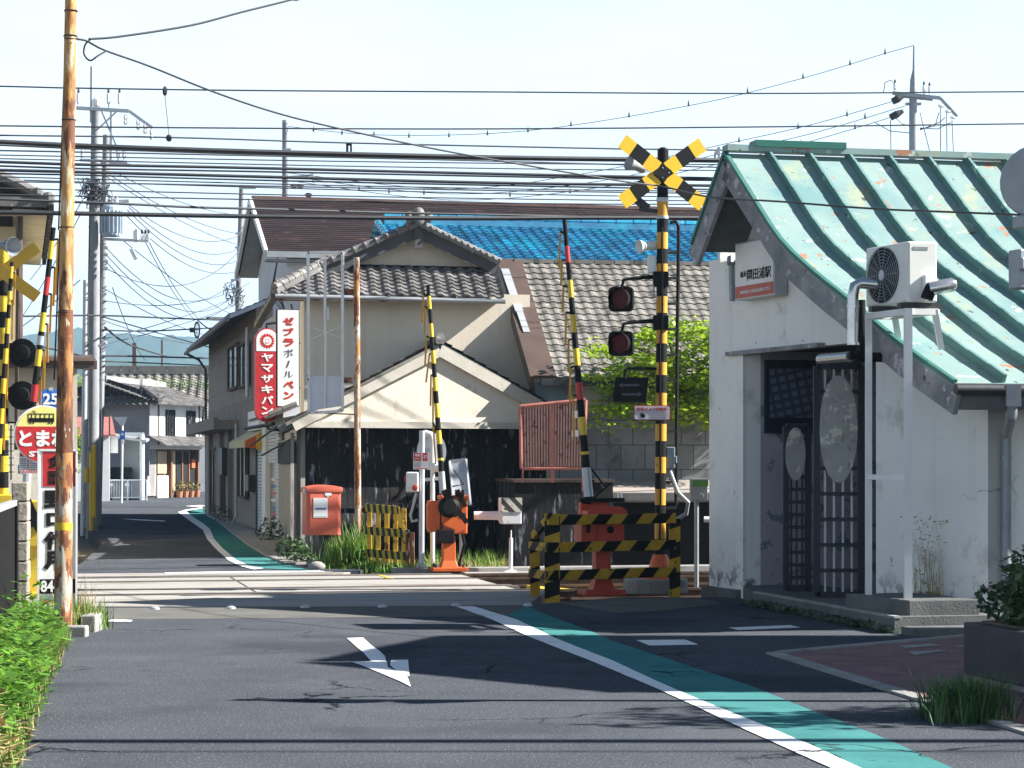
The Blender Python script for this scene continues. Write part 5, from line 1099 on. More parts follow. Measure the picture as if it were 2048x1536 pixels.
# far left signal: cross seen from behind, horn, lamps
Y = 35.4; base = XZ(7, Y, 0)
ls = thing('crossing_signal', 'crossing signal seen from behind with plain yellow cross and grey horn', 'crossing signal', base)
q = MB(); y = 560; i = 0
q.tube([P(8, 500, Y), P(7, 560, Y)], .075, 12, 1)
while y < 1100: q.tube([P(7, y, Y), P(7, y+32, Y)], .08, 12, i % 2); y += 32; i += 1
q.build('mast', [m_black, m_yellow], ls, smooth=40)
for i, sxx in enumerate((1, -1)):
    d = V3((math.cos(math.radians(36)), 0, sxx*math.sin(math.radians(36)))); q = MB(); cc_ = P(5, 544, Y-.1 - .012*i); q.bar(cc_ - d*.68, cc_ + d*.68, .008, .19, (-d.z, 0, d.x)); q.build('cross_board', mat('board_back', (.62, .38, .03), (.55, .33, .025), 4, .5), ls)
horn(P(27, 493, Y-.5), (.8, -.6, -.12), .15, .33, ls, m_greymetal)
for py in (706, 791):
    c = P(45, py, Y); q = MB(); q.lathe(c, [(.23, .0), (.23, .02), (.13, .03), (.12, .12), (.02, .13)], 22, (0, -1, 0)); q.tube([P(10, py-14, Y), P(45, py-14, Y+.03)], .025, 6); q.build('lamp', m_black, ls, smooth=40)
q = MB(); q.bar(P(0, 845, Y), P(32, 845, Y), .03); q.bar(P(0, 690, Y), P(62, 688, Y), .05); q.box(XZ(-10, Y, 0).x, XZ(20, Y, 0).x, Y-.1, Y+.15, .55, 1.0); q.build('bracket', m_black, ls)
q = MB()
for j in range(7): q.bar(P(10, 860 + j*14, Y-.2), P(28, 860 + j*14, Y-.2), .012)
q.bar(P(22, 850, Y-.2), P(22, 960, Y-.2), .02); q.build('ladder', m_black, ls)
q = MB(); q.bar(P(36, 520, Y+.1), P(32, 900, Y+.1), .05, .05); q.build('cable_duct', m_brown, ls)
# stone gate pillar with black railing and white frame gate
Y = 21.4; a = XZ(40, Y, 0)
Ms_ = frame(a.x, Y, 9); sp = MB(Ms_); z = -.1
for kk in range(8):
    h = .19
    if z > 1.45: break
    sp.box(-.07 + random.uniform(-.006,.006), .075 + random.uniform(-.006,.006), -.1, .35, z, z + h - .008, 0, random.uniform(.2, .9)); z += h
sp.thing('stone_pillar', 'rough split stone block pillar behind the weeds at the railing end', 'pillar', m_stone, bevel=.012)
rl = thing('railing', 'black vertical bar railing with pale top rail ending at the stone pillar', 'railing', XZ(10, 18, 0))
Mr = frame(*XZ(25, 20.4, 0).xy, 0); p0 = XZ(28, 20.6, 0); p1 = XZ(-150, 11.5, 0)
q = MB(); q.bar(p0 + V3((0, 0, 1.23)), p1 + V3((0, 0, 1.23)), .06, .05); q.build('top_rail', m_galv, rl)
d = p1 - p0; n = 70; q = MB()
for kk in range(n): q.bar(p0 + d*(kk/n) + V3((0, 0, .12)), p0 + d*(kk/n) + V3((0, 0, 1.2)), .02, .03)
q.bar(p0 + V3((0, 0, .15)), p1 + V3((0, 0, .15)), .03, .04); q.build('bars', m_black, rl)
q = MB(); q.bar(p0 + V3((-.0, 0, -.1)), p0 + V3((0, 0, 1.24)), .07, .07); q.build('post', m_black, rl)
q = MB(); q.bar(p0 + V3((-.1, 0, -.1)) , p1 + V3((-.1, 0, -.1)), .2, .36); q.thing('low_kerb_wall', 'low concrete footing under the black railing', 'wall', m_concdk)
# house at the top left
Fl = frame(*XZ(62, 37.5, 0).xy, 12.5)
lh = thing('tiled_house', 'cream house with dark tiled eaves behind the plain backed yellow cross', 'house', Fl @ V3((-2, 3, 0)))
q = MB(Fl); q.box(-6, -.25, .6, 9.2, 0, 5.6); q.build('wall', mat('ochre_wall', (.58, .5, .32), (.5, .43, .27), 1.5, .9), lh)
eL = onplane(100, 402, Fl @ V3((.42, 0, 0)), Fl.to_3x3() @ V3((0, 1, 0)))
ze = 5.85
q = MB(Fl); tiles(q, (.3, -.4, ze), (0, 1, 0), (-1, 0, .48), 10, 4.2, .28, .24, .03, .04); tiles(q, (-7, -.4, ze + 3.2), (0, 1, 0), (-1, 0, -.48), 10, 2, .28, .24, .03, .04)
q.bar((-6.5, -.42, ze+.06), (.25, -.42, ze+.06), .1, .16); q.tube([(.32, -.42, ze+.08), (-.2, -.42, ze+.36), (-1, -.42, ze+.7), (-3, -.42, ze+1.6)], .09, 8, 0, .7); q.ball((.28, -.47, ze+.12), (.11, .09, .12), 8); q.ball((.1, -.47, ze+.22), (.09, .09, .09), 8); q.build('roof', m_tile, lh)
q = MB(Fl); q.poly([(.26, -.3, ze-.06), (.26, 9.6, ze-.06), (-.3, 9.6, ze-.04), (-.3, -.3, ze-.04)], (0, 0, -.06)); q.poly([(-.3, -.35, ze-.1), (-6, -.35, ze-.1), (-6, .6, ze-.02), (-.3, .6, ze-.02)], (0, 0, -.05)); q.build('eave_soffit', mat('pale_soffit', (.6, .55, .45), None, 2, .85), lh)
q = MB(Fl); q.bar((.33, -.4, ze-.03), (.33, 9.6, ze-.03), .08, .16); q.build('eave_edge', m_dkwood, lh)
q = MB(Fl); q.tube([(-.18, .3, ze - .1), (-.18, .3, 2.6)], .05, 8); q.tube([(-.18, 4.5, ze-.1), (-.18, 4.5, 3.6), (-.4, 4.6, 3.4)], .05, 8, 1); q.build('downpipe', [m_brown, m_gutter], lh)
q = MB(Fl); q.poly([(1.0, -1.0, 3.22), (-5, -1.0, 3.22), (-5, .5, 3.36), (1.0, .5, 3.36)], (0, 0, .06)); q.bar((1.05, -1.0, 3.2), (-5, -1.0, 3.2), .16, .14); q.tube([(1.0, -1.05, 3.26), (-5, -1.05, 3.26)], .07, 8); q.build('lower_roof', m_brown, lh)
q = MB(Fl); q.box(-5, .75, -.4, .6, 0, 3.2); q.build('porch_wall', m_cream, lh)
q = MB(Fl); q.box(-4, -.45, -.46, -.4, .6, 2.2); q.build('brick_facing', mat('dark_brick', (.06, .055, .05), (.045, .04, .038), 2, .8, brick=(.22, .11, .012, (.5, .47, .4), (math.radians(90), 0, 0))), lh)

# ------------------------------------------------------------------ the station building
SA = V3((2.51, 27.0, 0)); SB = V3((4.59, 21.6, 0)); w_ = (SB - SA).normalized(); nL = V3((w_.y, -w_.x, 0)); T = V3((math.cos(math.radians(12.5)), math.sin(math.radians(12.5)), 0))
def sw(px, py, off=0.0): return onplane(px, py, SA + nL*off, w_)
def sc(p): return (p - SA).dot(w_)                                    # distance along the gable wall
st_ = thing('station_building', 'small cream station building with pale green standing seam roof', 'station', SA + T*3)
OV = .62
prof = [sw(x, y, OV) for x, y in ((1384, 490), (1416, 400), (1450, 307), (1500, 387), (1562, 482), (1632, 549), (1700, 603), (1800, 688), (1910, 766))]
fine = []
for i in range(len(prof)-1):                       # smooth the roof curve
    pts4 = [prof[max(i-1, 0)] if i != 2 else prof[i], prof[i], prof[i+1], prof[min(i+2, len(prof)-1)] if i+1 != 2 else prof[i+1]]
    for j in range(3):
        t = j/3; a_, b_, c_, d_ = pts4; fine.append(.5*((2*b_) + (c_-a_)*t + (2*a_-5*b_+4*c_-d_)*t*t + (3*b_-a_-3*c_+d_)*t*t*t))
APX = prof[2]; prof = fine + [prof[-1]]
SW = lambda s, z, off=0.0: SA + w_*s + nL*off + V3((0, 0, z))
S_ = [(sc(p), p.z) for p in prof]
def rz(s):
    for (a, za), (b, zb) in zip(S_, S_[1:]):
        if a <= s <= b: return za + (zb-za)*(s-a)/(b-a)
    return S_[0][1] if s < S_[0][0] else S_[-1][1]
sB = (SB - SA).length
q = MB(); n_ = len(prof); RL = 9.0; up3 = V3((0, 0, .05))
q.add([p for p in prof] + [p + T*RL for p in prof] + [p - up3 for p in prof] + [p + T*RL - up3 for p in prof],
      [(i, i+1, n_+i+1, n_+i) for i in range(n_-1)] + [(2*n_+i, 3*n_+i, 3*n_+i+1, 2*n_+i+1) for i in range(n_-1)] + [(i, 2*n_+i, 2*n_+i+1, i+1) for i in range(n_-1)] + [(n_-1, 3*n_-1, 4*n_-1, 2*n_-1)])
m_groof = mat('faded_green_sheet_roof', (.20, .295, .28), (.235, .33, .31), 1.1, .6, bump=.12, bscale=6, spec=.3, spots=(((.14, .26, .265), .8, .5, .15), ((.29, .33, .24), 1.9, .55, .12), ((.45, .47, .44), 3.4, .635, .02), ((.36, .17, .1), 4.1, .63, .03), ((.05, .07, .05), 9, .66, .02)))
q.build('roof', m_groof, st_, fixn=True)
m_seam = mat('green_seam', (.115, .225, .21), (.085, .18, .17), 3, .5, spots=(((.45, .6, .52), 5, .63, .06), ((.05, .07, .07), 8, .63, .05)))
k = 0; x = .50
while x < RL:
    q = MB()
    for a, b in zip(prof[6:], prof[7:]): q.bar(a + T*x + V3((0, 0, .05)), b + T*x + V3((0, 0, .04)), .034, .095)
    q.build('seam', m_seam, st_); x += .485
q = MB(); q.bar(APX + T*.0 + V3((0, 0, .06)), APX + T*RL + V3((0, 0, .05)), .2, .07); q.build('ridge_cap', m_groof, st_)
q = MB(); q.bar(APX + T*.33 + V3((0, 0, .115)), APX + T*1.42 + V3((0, 0, .115)), .24, .075); q.build('ridge_cover', mat('dark_green_metal', (.015, .14, .1), (.012, .11, .085), 3, .45), st_)
q = MB()
for a, b in zip(prof, prof[1:]): q.bar(a + V3((0, 0, .012)) , b + V3((0, 0, .012)), .05, .04)
q.build('verge_trim', mat('dark_green_trim', (.03, .15, .12), (.025, .12, .1), 3, .5), st_)
q = MB()
for i, (a, b) in enumerate(zip(prof, prof[1:])):
    dz = V3((0, 0, -.17)); q.bar(a + dz + T*.03, b + dz + T*.03, .05, .27)
q.build('bargeboard', m_barge, st_)
q = MB()
for i, (a, b) in enumerate(zip(prof, prof[1:])): q.add([a + T*.06 + V3((0,0,-.08)), b + T*.06 + V3((0,0,-.08)), b + T*1.0 + V3((0,0,-.08)), a + T*1.0 + V3((0,0,-.08))], [(0, 1, 2, 3)])
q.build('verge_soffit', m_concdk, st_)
# gable wall with its opening
sO0, sO1 = sc(sw(1492, 900)), sc(sw(1752, 900)); zL = sw(1560, 700).z
tp_ = lambda s: (s, rz(s) - .14)
pf = [(0, 0), (sO0, 0), (sO0, zL), (sO1, zL), (sO1, 0), (sB, 0)]
ss_ = [sB] + [s for s, z in reversed(S_) if 0 < s < sB] + [0]
pf += [tp_(s) for s in ss_]
q = MB(); q.poly([SW(s, z) for s, z in pf], T*.18); q.build('gable_wall', m_stwall, st_)
q = MB(); q.box(0, 1, 0, 1, 0, 1) if 0 else None
q.poly([SW(-.0, -.1, .0) - nL*.0, SW(-.3, -.1, -.0), SW(-.3, rz(0)-.1, 0), SW(0, rz(0) - .1, 0)], T*.35); q.poly([SW(0, -.1, .04), SW(sO0, -.1, .04), SW(sO0, zL + .0, .04), SW(0, zL + .0, .04)], -nL*.038); q.build('corner_pillar', m_stwall, st_)
q = MB(); q.poly([SB + V3((0,0,-.1)), SB + T*RL + V3((0,0,-.1)), SB + T*RL + V3((0,0,S_[-1][1] + .2)), SB + V3((0,0,S_[-1][1] + .2))], V3((-T.y, T.x, 0))*.18); q.build('side_wall', m_stwall, st_)
q = MB(); q.poly([SA + T*9 + V3((0,0,0)), SA + T*9.2, SB + T*9.2, SB + T*9], (0, 0, 4)); q.poly([SA + V3((0,0,-.1)), SA + T*9 + V3((0,0,-.1)), SA + T*9 + V3((0,0,4.4)), SA + V3((0,0,4.4))], V3((-T.y, T.x, 0))*.1); q.build('rear_wall', m_stwall, st_)
# eave fascia and gutter
e = prof[-1]
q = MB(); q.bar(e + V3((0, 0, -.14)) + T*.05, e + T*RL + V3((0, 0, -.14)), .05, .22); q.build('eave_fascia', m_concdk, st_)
q = MB(); o_ = V3((T.y, -T.x, 0)); q.tube([e + o_*.06 + V3((0,0,-.06)) - T*.02, e + o_*.06 + T*RL + V3((0,0,-.06))], .055, 10); q.build('gutter', m_dkmetal, st_, smooth=40)
dp = e + T*.55 + o_*.06
q = MB(); q.box(dp.x-.07, dp.x+.07, dp.y-.07, dp.y+.06, dp.z-.22, dp.z-.02); wl = SB + T*.16 + o_*.06
q.tube([dp + V3((0, 0, -.2)), dp + V3((0, 0, -.3)), V3((wl.x, wl.y, dp.z-.5)), V3((wl.x, wl.y, .12))], .048, 10)
for z in (1.65, .45): q.tube([V3((wl.x, wl.y, z-.012)), V3((wl.x, wl.y, z+.012))], .056, 10)
q.build('downpipe', m_greymetal, st_, smooth=40)
# lintel flashing and projecting soffit beam
q = MB(); q.poly([SW(sO0-.35, zL-.02, .1), SW(sc(sw(1650, 690)), zL-.02, .1), SW(sc(sw(1650, 690)), zL+.03, .1), SW(sO0-.35, zL+.03, .1)], -nL*.14); q.build('lintel_sill', m_barge, st_)
q = MB(); q.bar(sw(1405, 436, .3), sw(1466, 436, -.1), .1, .08); q.build('soffit_beam', m_barge, st_)
# entrance recess: far wall of peeling paint, dark rear
R0 = SW(sO0, 0) + T*.18
q = MB(); q.poly([R0 + V3((0, 0, -.1)), R0 + T*3.2 + V3((0,0,-.1)), R0 + T*3.2 + V3((0,0,zL+.2)), R0 + V3((0, 0, zL+.2))], V3((-T.y, T.x, 0))*.1); q.build('recess_wall', m_mauve, st_)
q = MB(); q.poly([SW(sO0, -.1) + T*2.6, SW(sB-.1, -.1) + T*2.6, SW(sB-.1, zL+.3) + T*2.6, SW(sO0, zL+.3) + T*2.6], T*.1); q.poly([SW(sO0, zL + .02) + T*.2, SW(sO1, zL+.02) + T*.2, SW(sO1, zL+.02) + T*2.6, SW(sO0, zL+.02) + T*2.6], (0, 0, .06)); q.poly([SW(sO1, 0) + T*.2, SW(sO1, zL) + T*.2, SW(sO1, zL) + T*2.6, SW(sO1, 0) + T*2.6], w_*.1); q.build('recess_lining', m_dark, st_)
# lit station name box
c0 = [sw(1473, 601, .16), sw(1552, 587, .16), sw(1552, 470, .16), sw(1473, 489, .16)]
nb = thing('station_sign', 'white and red station name box sign on the station gable', 'sign', sw(1512, 600, .1))
q = MB(); s0, s1 = sc(c0[0]), sc(c0[1]); z0, z1 = (c0[0].z + c0[1].z)/2 - .01, (c0[2].z + c0[3].z)/2
q.poly([SW(s0, z0, .18), SW(s1, z0, .18), SW(s1, z1, .18), SW(s0, z1, .18)], -nL*.17); q.build('sign_box', m_galv, nb, bevel=.008)
q = MB(); zr_ = z0 + (z1-z0)*.235; q.poly([SW(s0+.02, zr_, .185), SW(s1-.02, zr_, .185), SW(s1-.02, z1-.02, .185), SW(s0+.02, z1-.02, .185)], -nL*.004); q.build('white_face', m_white, nb)
q = MB(); q.poly([SW(s0+.02, z0+.02, .185), SW(s1-.02, z0+.02, .185), SW(s1-.02, zr_, .185), SW(s0+.02, zr_, .185)], -nL*.004); q.build('red_face', mat('signal_red', (.5, .06, .04), None, 4, .4), nb)
sm = (s0 + s1)/2; wd = s1 - s0
text('岡田浦駅', SW(sm + wd*.13, z0 + (z1-z0)*.41, .188), w_, up, wd*.6, (z1-z0)*.2, m_black, nb, .012); text('南海', SW(s0 + wd*.235, z0 + (z1-z0)*.435, .188), w_, up, wd*.16, (z1-z0)*.11, m_black, nb, .01)
text('NANKAI OKADAURA STN.', SW(sm + wd*.03, z0 + (z1-z0)*.125, .188), w_, up, wd*.76, (z1-z0)*.06, m_white, nb, .02)
q = MB(); q.tube([sw(1462, 523, .03), sw(1464, 602, .03)], .035, 6); q.tube([sw(1462, 515, .03), sw(1462, 528, .05)], .05, 8); q.thing('conduit', 'thin painted conduit on the gable beside the station sign', 'conduit', m_greymetal, smooth=40)
# timetable board in the recess
nR = V3((T.y, -T.x, 0))
def rw(px, py, off): return onplane(px, py, R0 + nR*off, T)
tb = thing('timetable_board', 'dark framed timetable board on the shaded recess wall', 'notice board', rw(1578, 868, .06))
a, b = rw(1531, 868, .09), rw(1634, 868, .09); zt_, zb_ = rw(1560, 720, .09).z, rw(1560, 866, .09).z
q = MB(); q.poly([V3((a.x, a.y, zb_)), V3((b.x, b.y, zb_)), V3((b.x, b.y, zt_)), V3((a.x, a.y, zt_))], -nR*.06); q.build('frame', m_navy, tb)
q = MB(); dd = (b-a).normalized(); L_ = (b-a).length
q.poly([V3((a.x, a.y, zb_+.18)) + dd*.05 + nR*.006, V3((b.x, b.y, zb_+.18)) - dd*.03 + nR*.006, V3((b.x, b.y, zt_-.1)) - dd*.03 + nR*.006, V3((a.x, a.y, zt_-.1)) + dd*.05 + nR*.006], -nR*.004); o = q.build('panel', mat('timetable_face', (.15, .18, .25), (.12, .15, .21), 3, .3, brick=(.11, .1, .022, (.05, .06, .09), (math.radians(90), 0, math.radians(12.5)))), tb)
# lattice gates with oval plates
m_oval = mat('scratched_oval_plate', (.37, .365, .355), (.3, .295, .3), 5, .45, spots=(((.56, .55, .47), 9, .57, .02), ((.23, .21, .22), 15, .6, .03)))
def lattice(x0, x1, yt, yb, Yg, nv, nh, oval, label):
    k = Yg/F; gp = lambda px, py: P(px, py, Yg)
    t = thing('lattice_gate', label, 'gate', gp((x0+x1)/2, yb)); q = MB()
    c = [gp(x0, yt), gp(x1, yt), gp(x1, yb), gp(x0, yb)]
    for i in range(4): q.bar(c[i], c[(i+1) % 4], .07 if i != 2 else .09, .05, (0, 1, 0))
    q.build('frame', m_navy, t); q = MB()
    for i in range(1, nh): z = c[3].z + (c[0].z-c[3].z)*i/nh; q.bar((c[0].x, Yg, z), (c[1].x, Yg, z), .04, .03, (0, 1, 0))
    q.build('cross_bar', m_navy, t); q = MB()
    for i in range(1, nv+1): x = c[0].x + (c[1].x-c[0].x)*i/(nv+1); q.bar((x, Yg+.03, c[3].z), (x, Yg+.03, c[0].z), .022, .02, (0, 1, 0))
    q.build('upright', m_galv if nv < 5 and x1-x0 > 60 else m_navy, t); q = MB()
    ox, oy, rx, ry = oval; cc_ = gp(ox, oy); q.poly([(cc_.x + rx*k*math.cos(2*math.pi*i/40), Yg-.05, cc_.z + ry*k*math.sin(2*math.pi*i/40)) for i in range(40)], (0, .015, 0)); q.build('oval_plate', m_oval, t)
lattice(1572, 1616, 853, 1180, 25.2, 3, 13, (1590, 908, 20, 53), 'narrow dark lattice gate with small pale oval plate')
lattice(1633, 1722, 732, 1192, 24.0, 4, 9, (1676, 858, 38, 107), 'tall dark lattice gate with large grey oval plate')
# platform step in front of the station
PF0, PF1 = V3((2.70, 25.06, 0)), V3((3.58, 20.95, 0))
pts = [PF0, PF1, PF1 + T*1.55, SB + T*1.0 - w_*-.1, SB + T*.6, SA + T*.8 + w_*.5, SA + T*.3 + w_*.3 - nL*0, SA + w_*.9 + nL*.15]
slab('pavement', pts, m_concdk, .155, .2)
q = MB(); q.bar(PF0 + V3((.03, 0, .152)), PF1 + V3((.03, 0, .152)), .07, .02); q.build('kerb', m_conc, kind='structure')
q = MB(); q.poly([SW(-.32, -.1, .1), SW(.62, -.1, .1), SW(.62, .10, .1), SW(-.32, .10, .1)], T*.5); q.build('pavement', m_concdk, kind='structure')
q = MB(frame(PF1.x + .55, PF1.y - .26, 12)); q.box(-.45, 1.2, -.02, .3, -.05, .075); q.build('pavement', m_concdk, kind='structure', bevel=.01)
# white stand with the air conditioner
Yc = 21.35; cn_ = P(1816, 604, Yc)                                      # bottom corner of the case nearest the camera
ac = thing('air_conditioner', 'white outdoor air conditioner unit on tall white stand by the station', 'air conditioner', cn_)
A0 = cn_; wl_ = -w_; hgt = 122/F*Yc; La = .80; Da = .30
q = MB(); q.poly([A0, A0 + T*Da, A0 + T*Da + wl_*La, A0 + wl_*La], (0, 0, hgt)); q.build('case', mat('ivory_case', (.74, .74, .7), (.68, .68, .64), 3, .45), ac, bevel=.02)
fcn = A0 + wl_*La*.58 + V3((0, 0, hgt*.5))
q = MB(); R = .27
q.poly([fcn + nL*.004 + wl_*R*1.1*math.cos(2*math.pi*i/32) + V3((0,0,R*1.0*math.sin(2*math.pi*i/32))) for i in range(32)], -nL*.01); o = q.build('fan_opening', m_dark, ac)
q = MB()
for r in [R*j/9 for j in range(2, 10)]: q.tube([fcn + nL*.016 + wl_*r*1.1*math.cos(2*math.pi*i/28) + V3((0,0,r*math.sin(2*math.pi*i/28))) for i in range(29)], .004, 4, cap=False)
for i in range(14): a = 2*math.pi*i/14; q.tube([fcn + nL*.016, fcn + nL*.016 + wl_*R*1.1*math.cos(a) + V3((0,0,R*math.sin(a)))], .004, 4)
q.build('grille', m_greymetal, o)
q = MB(); q.poly([fcn + nL*.02 + wl_*.05*math.cos(2*math.pi*i/16) + V3((0,0,.05*math.sin(2*math.pi*i/16))) for i in range(16)], -nL*.01); q.build('fan_hub', m_galv, o)
fc2 = A0 + T*Da*.5 + nR*.004
q = MB(); q.poly([A0 + T*.05 - w_*0 + V3((0,0,.5)) + w_*.004, A0 + T*.2 + V3((0,0,.5)) + w_*.004, A0 + T*.2 + V3((0,0,.53)) + w_*.004, A0 + T*.05 + V3((0,0,.53)) + w_*.004], -w_*.003); q.build('badge', m_greymetal, ac)
q = MB(); q.poly([A0 + T*.14 + w_*.0, A0 + T*.27, A0 + T*.27 + V3((0,0,.26)), A0 + T*.14 + V3((0,0,.26))], w_*.05); q.build('valve_cover', m_white, ac, bevel=.012)
for j in (.08, .62):
    q = MB(); q.bar(A0 + wl_*j + V3((0,0,-.03)) - T*.05, A0 + wl_*j + V3((0,0,-.03)) + T*(Da+.08), .09, .05); q.build('foot', m_dkmetal, ac)
stn = thing('equipment_stand', 'white steel stand with two long legs under the air conditioner', 'stand', V3((A0.x, A0.y, .15)))
zt2 = A0.z - .06; L1 = P(1815, 1195, Yc); L2 = V3((A0.x, A0.y, 0)) + wl_*.74
q = MB(); q.bar(V3((A0.x, A0.y, .28)), V3((A0.x, A0.y, zt2)), .075, .06); q.build('leg', m_white, stn)
q = MB(); q.bar(V3((L2.x, L2.y, .28)), V3((L2.x, L2.y, zt2)), .06, .06); q.build('leg', m_white, stn)
q = MB(); a, b = V3((A0.x, A0.y, zt2-.03)), V3((L2.x, L2.y, zt2-.03)); q.bar(a, b, .06, .06); q.bar(a + T*.03, a + T*.3, .05, .06); q.bar(b + T*.03, b + T*.3, .05, .06); q.bar(a + T*.3, b + T*.3, .05, .05); q.build('top_frame', m_white, stn)
q = MB(); zm = P(0, 955, Yc).z; q.bar(V3((a.x, a.y, zm)), V3((b.x, b.y, zm)), .05, .05); q.build('cross_rail', m_white, stn)
for pz in (a, b):
    s_ = sc(pz + T*.3); q = MB(); q.bar(pz + T*.27 + V3((0,0,.02)), pz + T*.34 + V3((0, 0, -.36)), .055, .05); q.build('short_leg', m_white, stn)
q = MB(); bs_ = V3((A0.x, A0.y, 0)) + wl_*.37; q.poly([bs_ + w_*.6 - T*.12, bs_ + w_*.6 + T*.6, bs_ - w_*.6 + T*.6, bs_ - w_*.6 - T*.12], (0, 0, .30)); q.thing('concrete_plinth', 'low concrete plinth under the white equipment stand', 'plinth', m_concdk, bevel=.01)
m_foil = mat('aluminium_lagging', (.6, .6, .59), (.5, .5, .49), 6, .25, .85)
q = MB(); pz = [P(1765, 570, 21.9), P(1722, 566, 21.9), P(1710, 572, 21.9), P(1706, 590, 21.9), P(1705, 690, 21.9)]
q.tube(pz, .055, 12)
for yy in (610, 685): q.tube([P(1706, yy, 21.9), P(1706, yy+5, 21.9)], .061, 12)
q.thing('lagged_pipe', 'silver insulated pipe bending down from the air conditioner', 'pipe', m_foil, smooth=50)
q = MB(); q.tube([P(1640, 718, 22.9), P(1700, 713, 22.3)], .05, 12); q.thing('lagged_pipe', 'short level silver pipe over the station gate', 'pipe', m_foil, smooth=50)
q = MB(); q.tube([P(1858, 578, 21.2), P(1905, 569, 21.2), P(1912, 567, 21.2)], [.066, .066, .04], 12); q.thing('lagged_pipe', 'stubby silver pipe end right of the air conditioner', 'pipe', m_foil, smooth=50)
q = MB(); q.tube([P(1722, 600, 22.3), P(1724, 690, 22.3), P(1716, 712, 22.3), P(1700, 712, 22.3)], .045, 10); q.tube([P(1700, 712, 22.35), P(1740, 714, 22.3), P(1810, 716, 22.3)], .05, 10); q.thing('drain_pipe', 'black pipe beside the silver insulated pipe at the station door', 'pipe', m_black, smooth=50)
q = MB(); q.tube([P(1853, 598, 21.2), P(1860, 580, 21.2), P(1864, 572, 21.2)], .06, 10)
q.thing('drain_pipe', 'short black pipe elbow at the right side of the air conditioner', 'pipe', m_black, smooth=50)
# planter with shrub at the right
Mpl = frame(4.17, 12.3, 12.5)                       # near left corner; its long left side runs away from the camera
pl = thing('planter', 'dark stone planter box on a pale block base by the brick paving', 'planter', Mpl @ V3((1, 2.5, 0)))
q = MB(Mpl); q.box(0, 3, 0, 4.1, .06, .44); q.build('box', mat('dark_granite', (.045, .045, .05), (.03, .03, .034), 3, .7, bump=.3), pl, bevel=.015)
q = MB(Mpl); q.box(.06, 3, .05, 4.05, -.05, .06); q.build('base', m_conc, pl)
q = MB(Mpl); q.box(.1, 2.9, .1, 4.0, .44, .455); q.build('soil', m_dirt, pl)
# signal backs and horn at the right edge
Y = 15; base = XZ(2075, Y, 0)
rg = thing('signal_mast', 'grey signal mast with round back plate and boxes before the green roof', 'signal', base)
q = MB(); q.cyl(base - V3((0, 0, .1)), P(2075, 240, Y), .055, n=12); q.build('mast', m_galv, rg)
q = MB(); c = P(2068, 362, Y-.06); q.lathe(c, [(.02, -.1), (.14, -.1), (.2, -.03), (.24, 0), (.23, .02), (.02, .03)], 24, (-.55, -.83, 0)); q.build('round_plate', m_greymetal, rg, smooth=50)
q = MB(frame(*P(2050, 0, Y-.1).xy, 18)); q.box(-.07, .2, -.05, .1, P(0, 580, Y).z, P(0, 502, Y).z); q.box(-.085, .2, -.1, -.05, P(0, 545, Y).z, P(0, 520, Y).z); q.box(-.04, .1, -.06, .1, P(0, 460, Y).z, P(0, 434, Y).z); q.build('lamp_box', m_greymetal, rg, bevel=.012)
# ------------------------------------------------------------------ utility poles
def pole(px0, py0, px1, py1, Y, r0, r1, label, m=None, name='utility_pole'):
    b = XZ(px0, Y, 0); t = thing(name, label, 'utility pole', b); q = MB(); q.cyl(b - V3((0, 0, .2)), P(px1, py1, Y), r0, r1, 16); q.build('pole', m or m_pole, t, smooth=40); return t
def insul(p, par, h=.28, r=.05):
    q = MB(); q.lathe(p, [(.02, -.08), (.02, 0), (r*.8, .01), (r, h*.25), (r*.8, h*.3), (r, h*.5), (r*.8, h*.55), (r*.95, h*.8), (r*.5, h*.9)], 10); q.lathe(V3(p) + V3((0,0,h*.9)), [(.025, 0), (.03, .06), (.02, .1)], 8, mat=1); q.build('insulator', [m_insul, m_wire], par, smooth=50)
Y = 53
up1 = pole(184, 1062, 192, 215, Y, .155, .11, 'tall concrete utility pole with transformer, crossarms and yellow cable guards')
k = Y/F; at = lambda px, py, dy=0: P(px, py, Y + dy)
q = MB(); q.bar(at(183, 133), at(182, 245), .05, .06); q.build('top_mast', m_galv, up1)
q = MB(); q.lathe(at(194, 212), [(.1, 0), (.1, .14), (.08, .18)], 12); q.build('cap', m_insul, up1)
q = MB(); q.bar(at(153, 216, -.2), at(258, 222, -.2), .07, .08); q.bar(at(258, 222, -.2), at(305, 256, -.2), .06, .07); q.bar(at(232, 224, -.2), at(196, 258, -.1), .03, .03); q.build('crossarm', m_galv, up1)
for px in (157, 217, 239): insul(at(px, 208, -.2), up1)
for px, py in ((251, 228), (276, 238), (290, 246), (303, 258)): q = MB(); q.lathe(at(px, py + 8, -.2), [(.03, -.16), (.05, -.1), (.03, -.06), (.05, 0), (.03, .08)], 8); q.build('insulator', m_insul, up1)
q = MB(); q.bar(at(160, 320, -.2), at(255, 324, -.2), .06, .06); q.bar(at(170, 405, -.2), at(258, 402, -.2), .06, .07); q.bar(at(205, 478, -.2), at(298, 482, -.2), .06, .06); q.bar(at(186, 440, .1), at(236, 440, .1), .05); q.build('crossarm', m_galv, up1)
for px in (165, 236, 248): insul(at(px, 316, -.2), up1, .22)
for px in (272, 284, 291, 297): insul(at(px, 478, -.2), up1, .14, .04)
q = MB(); c = at(222, 443, -.35); q.lathe(c + V3((0, 0, -.35)), [(.2, 0), (.22, .03), (.22, .68), (.2, .72), (.12, .78)], 16)
for i in range(16):
    a = 2*math.pi*i/16; q.bar(c + V3((.24*math.cos(a), .24*math.sin(a), -.28)), c + V3((.24*math.cos(a), .24*math.sin(a), .25)), .025, .06, (math.cos(a), math.sin(a), 0))
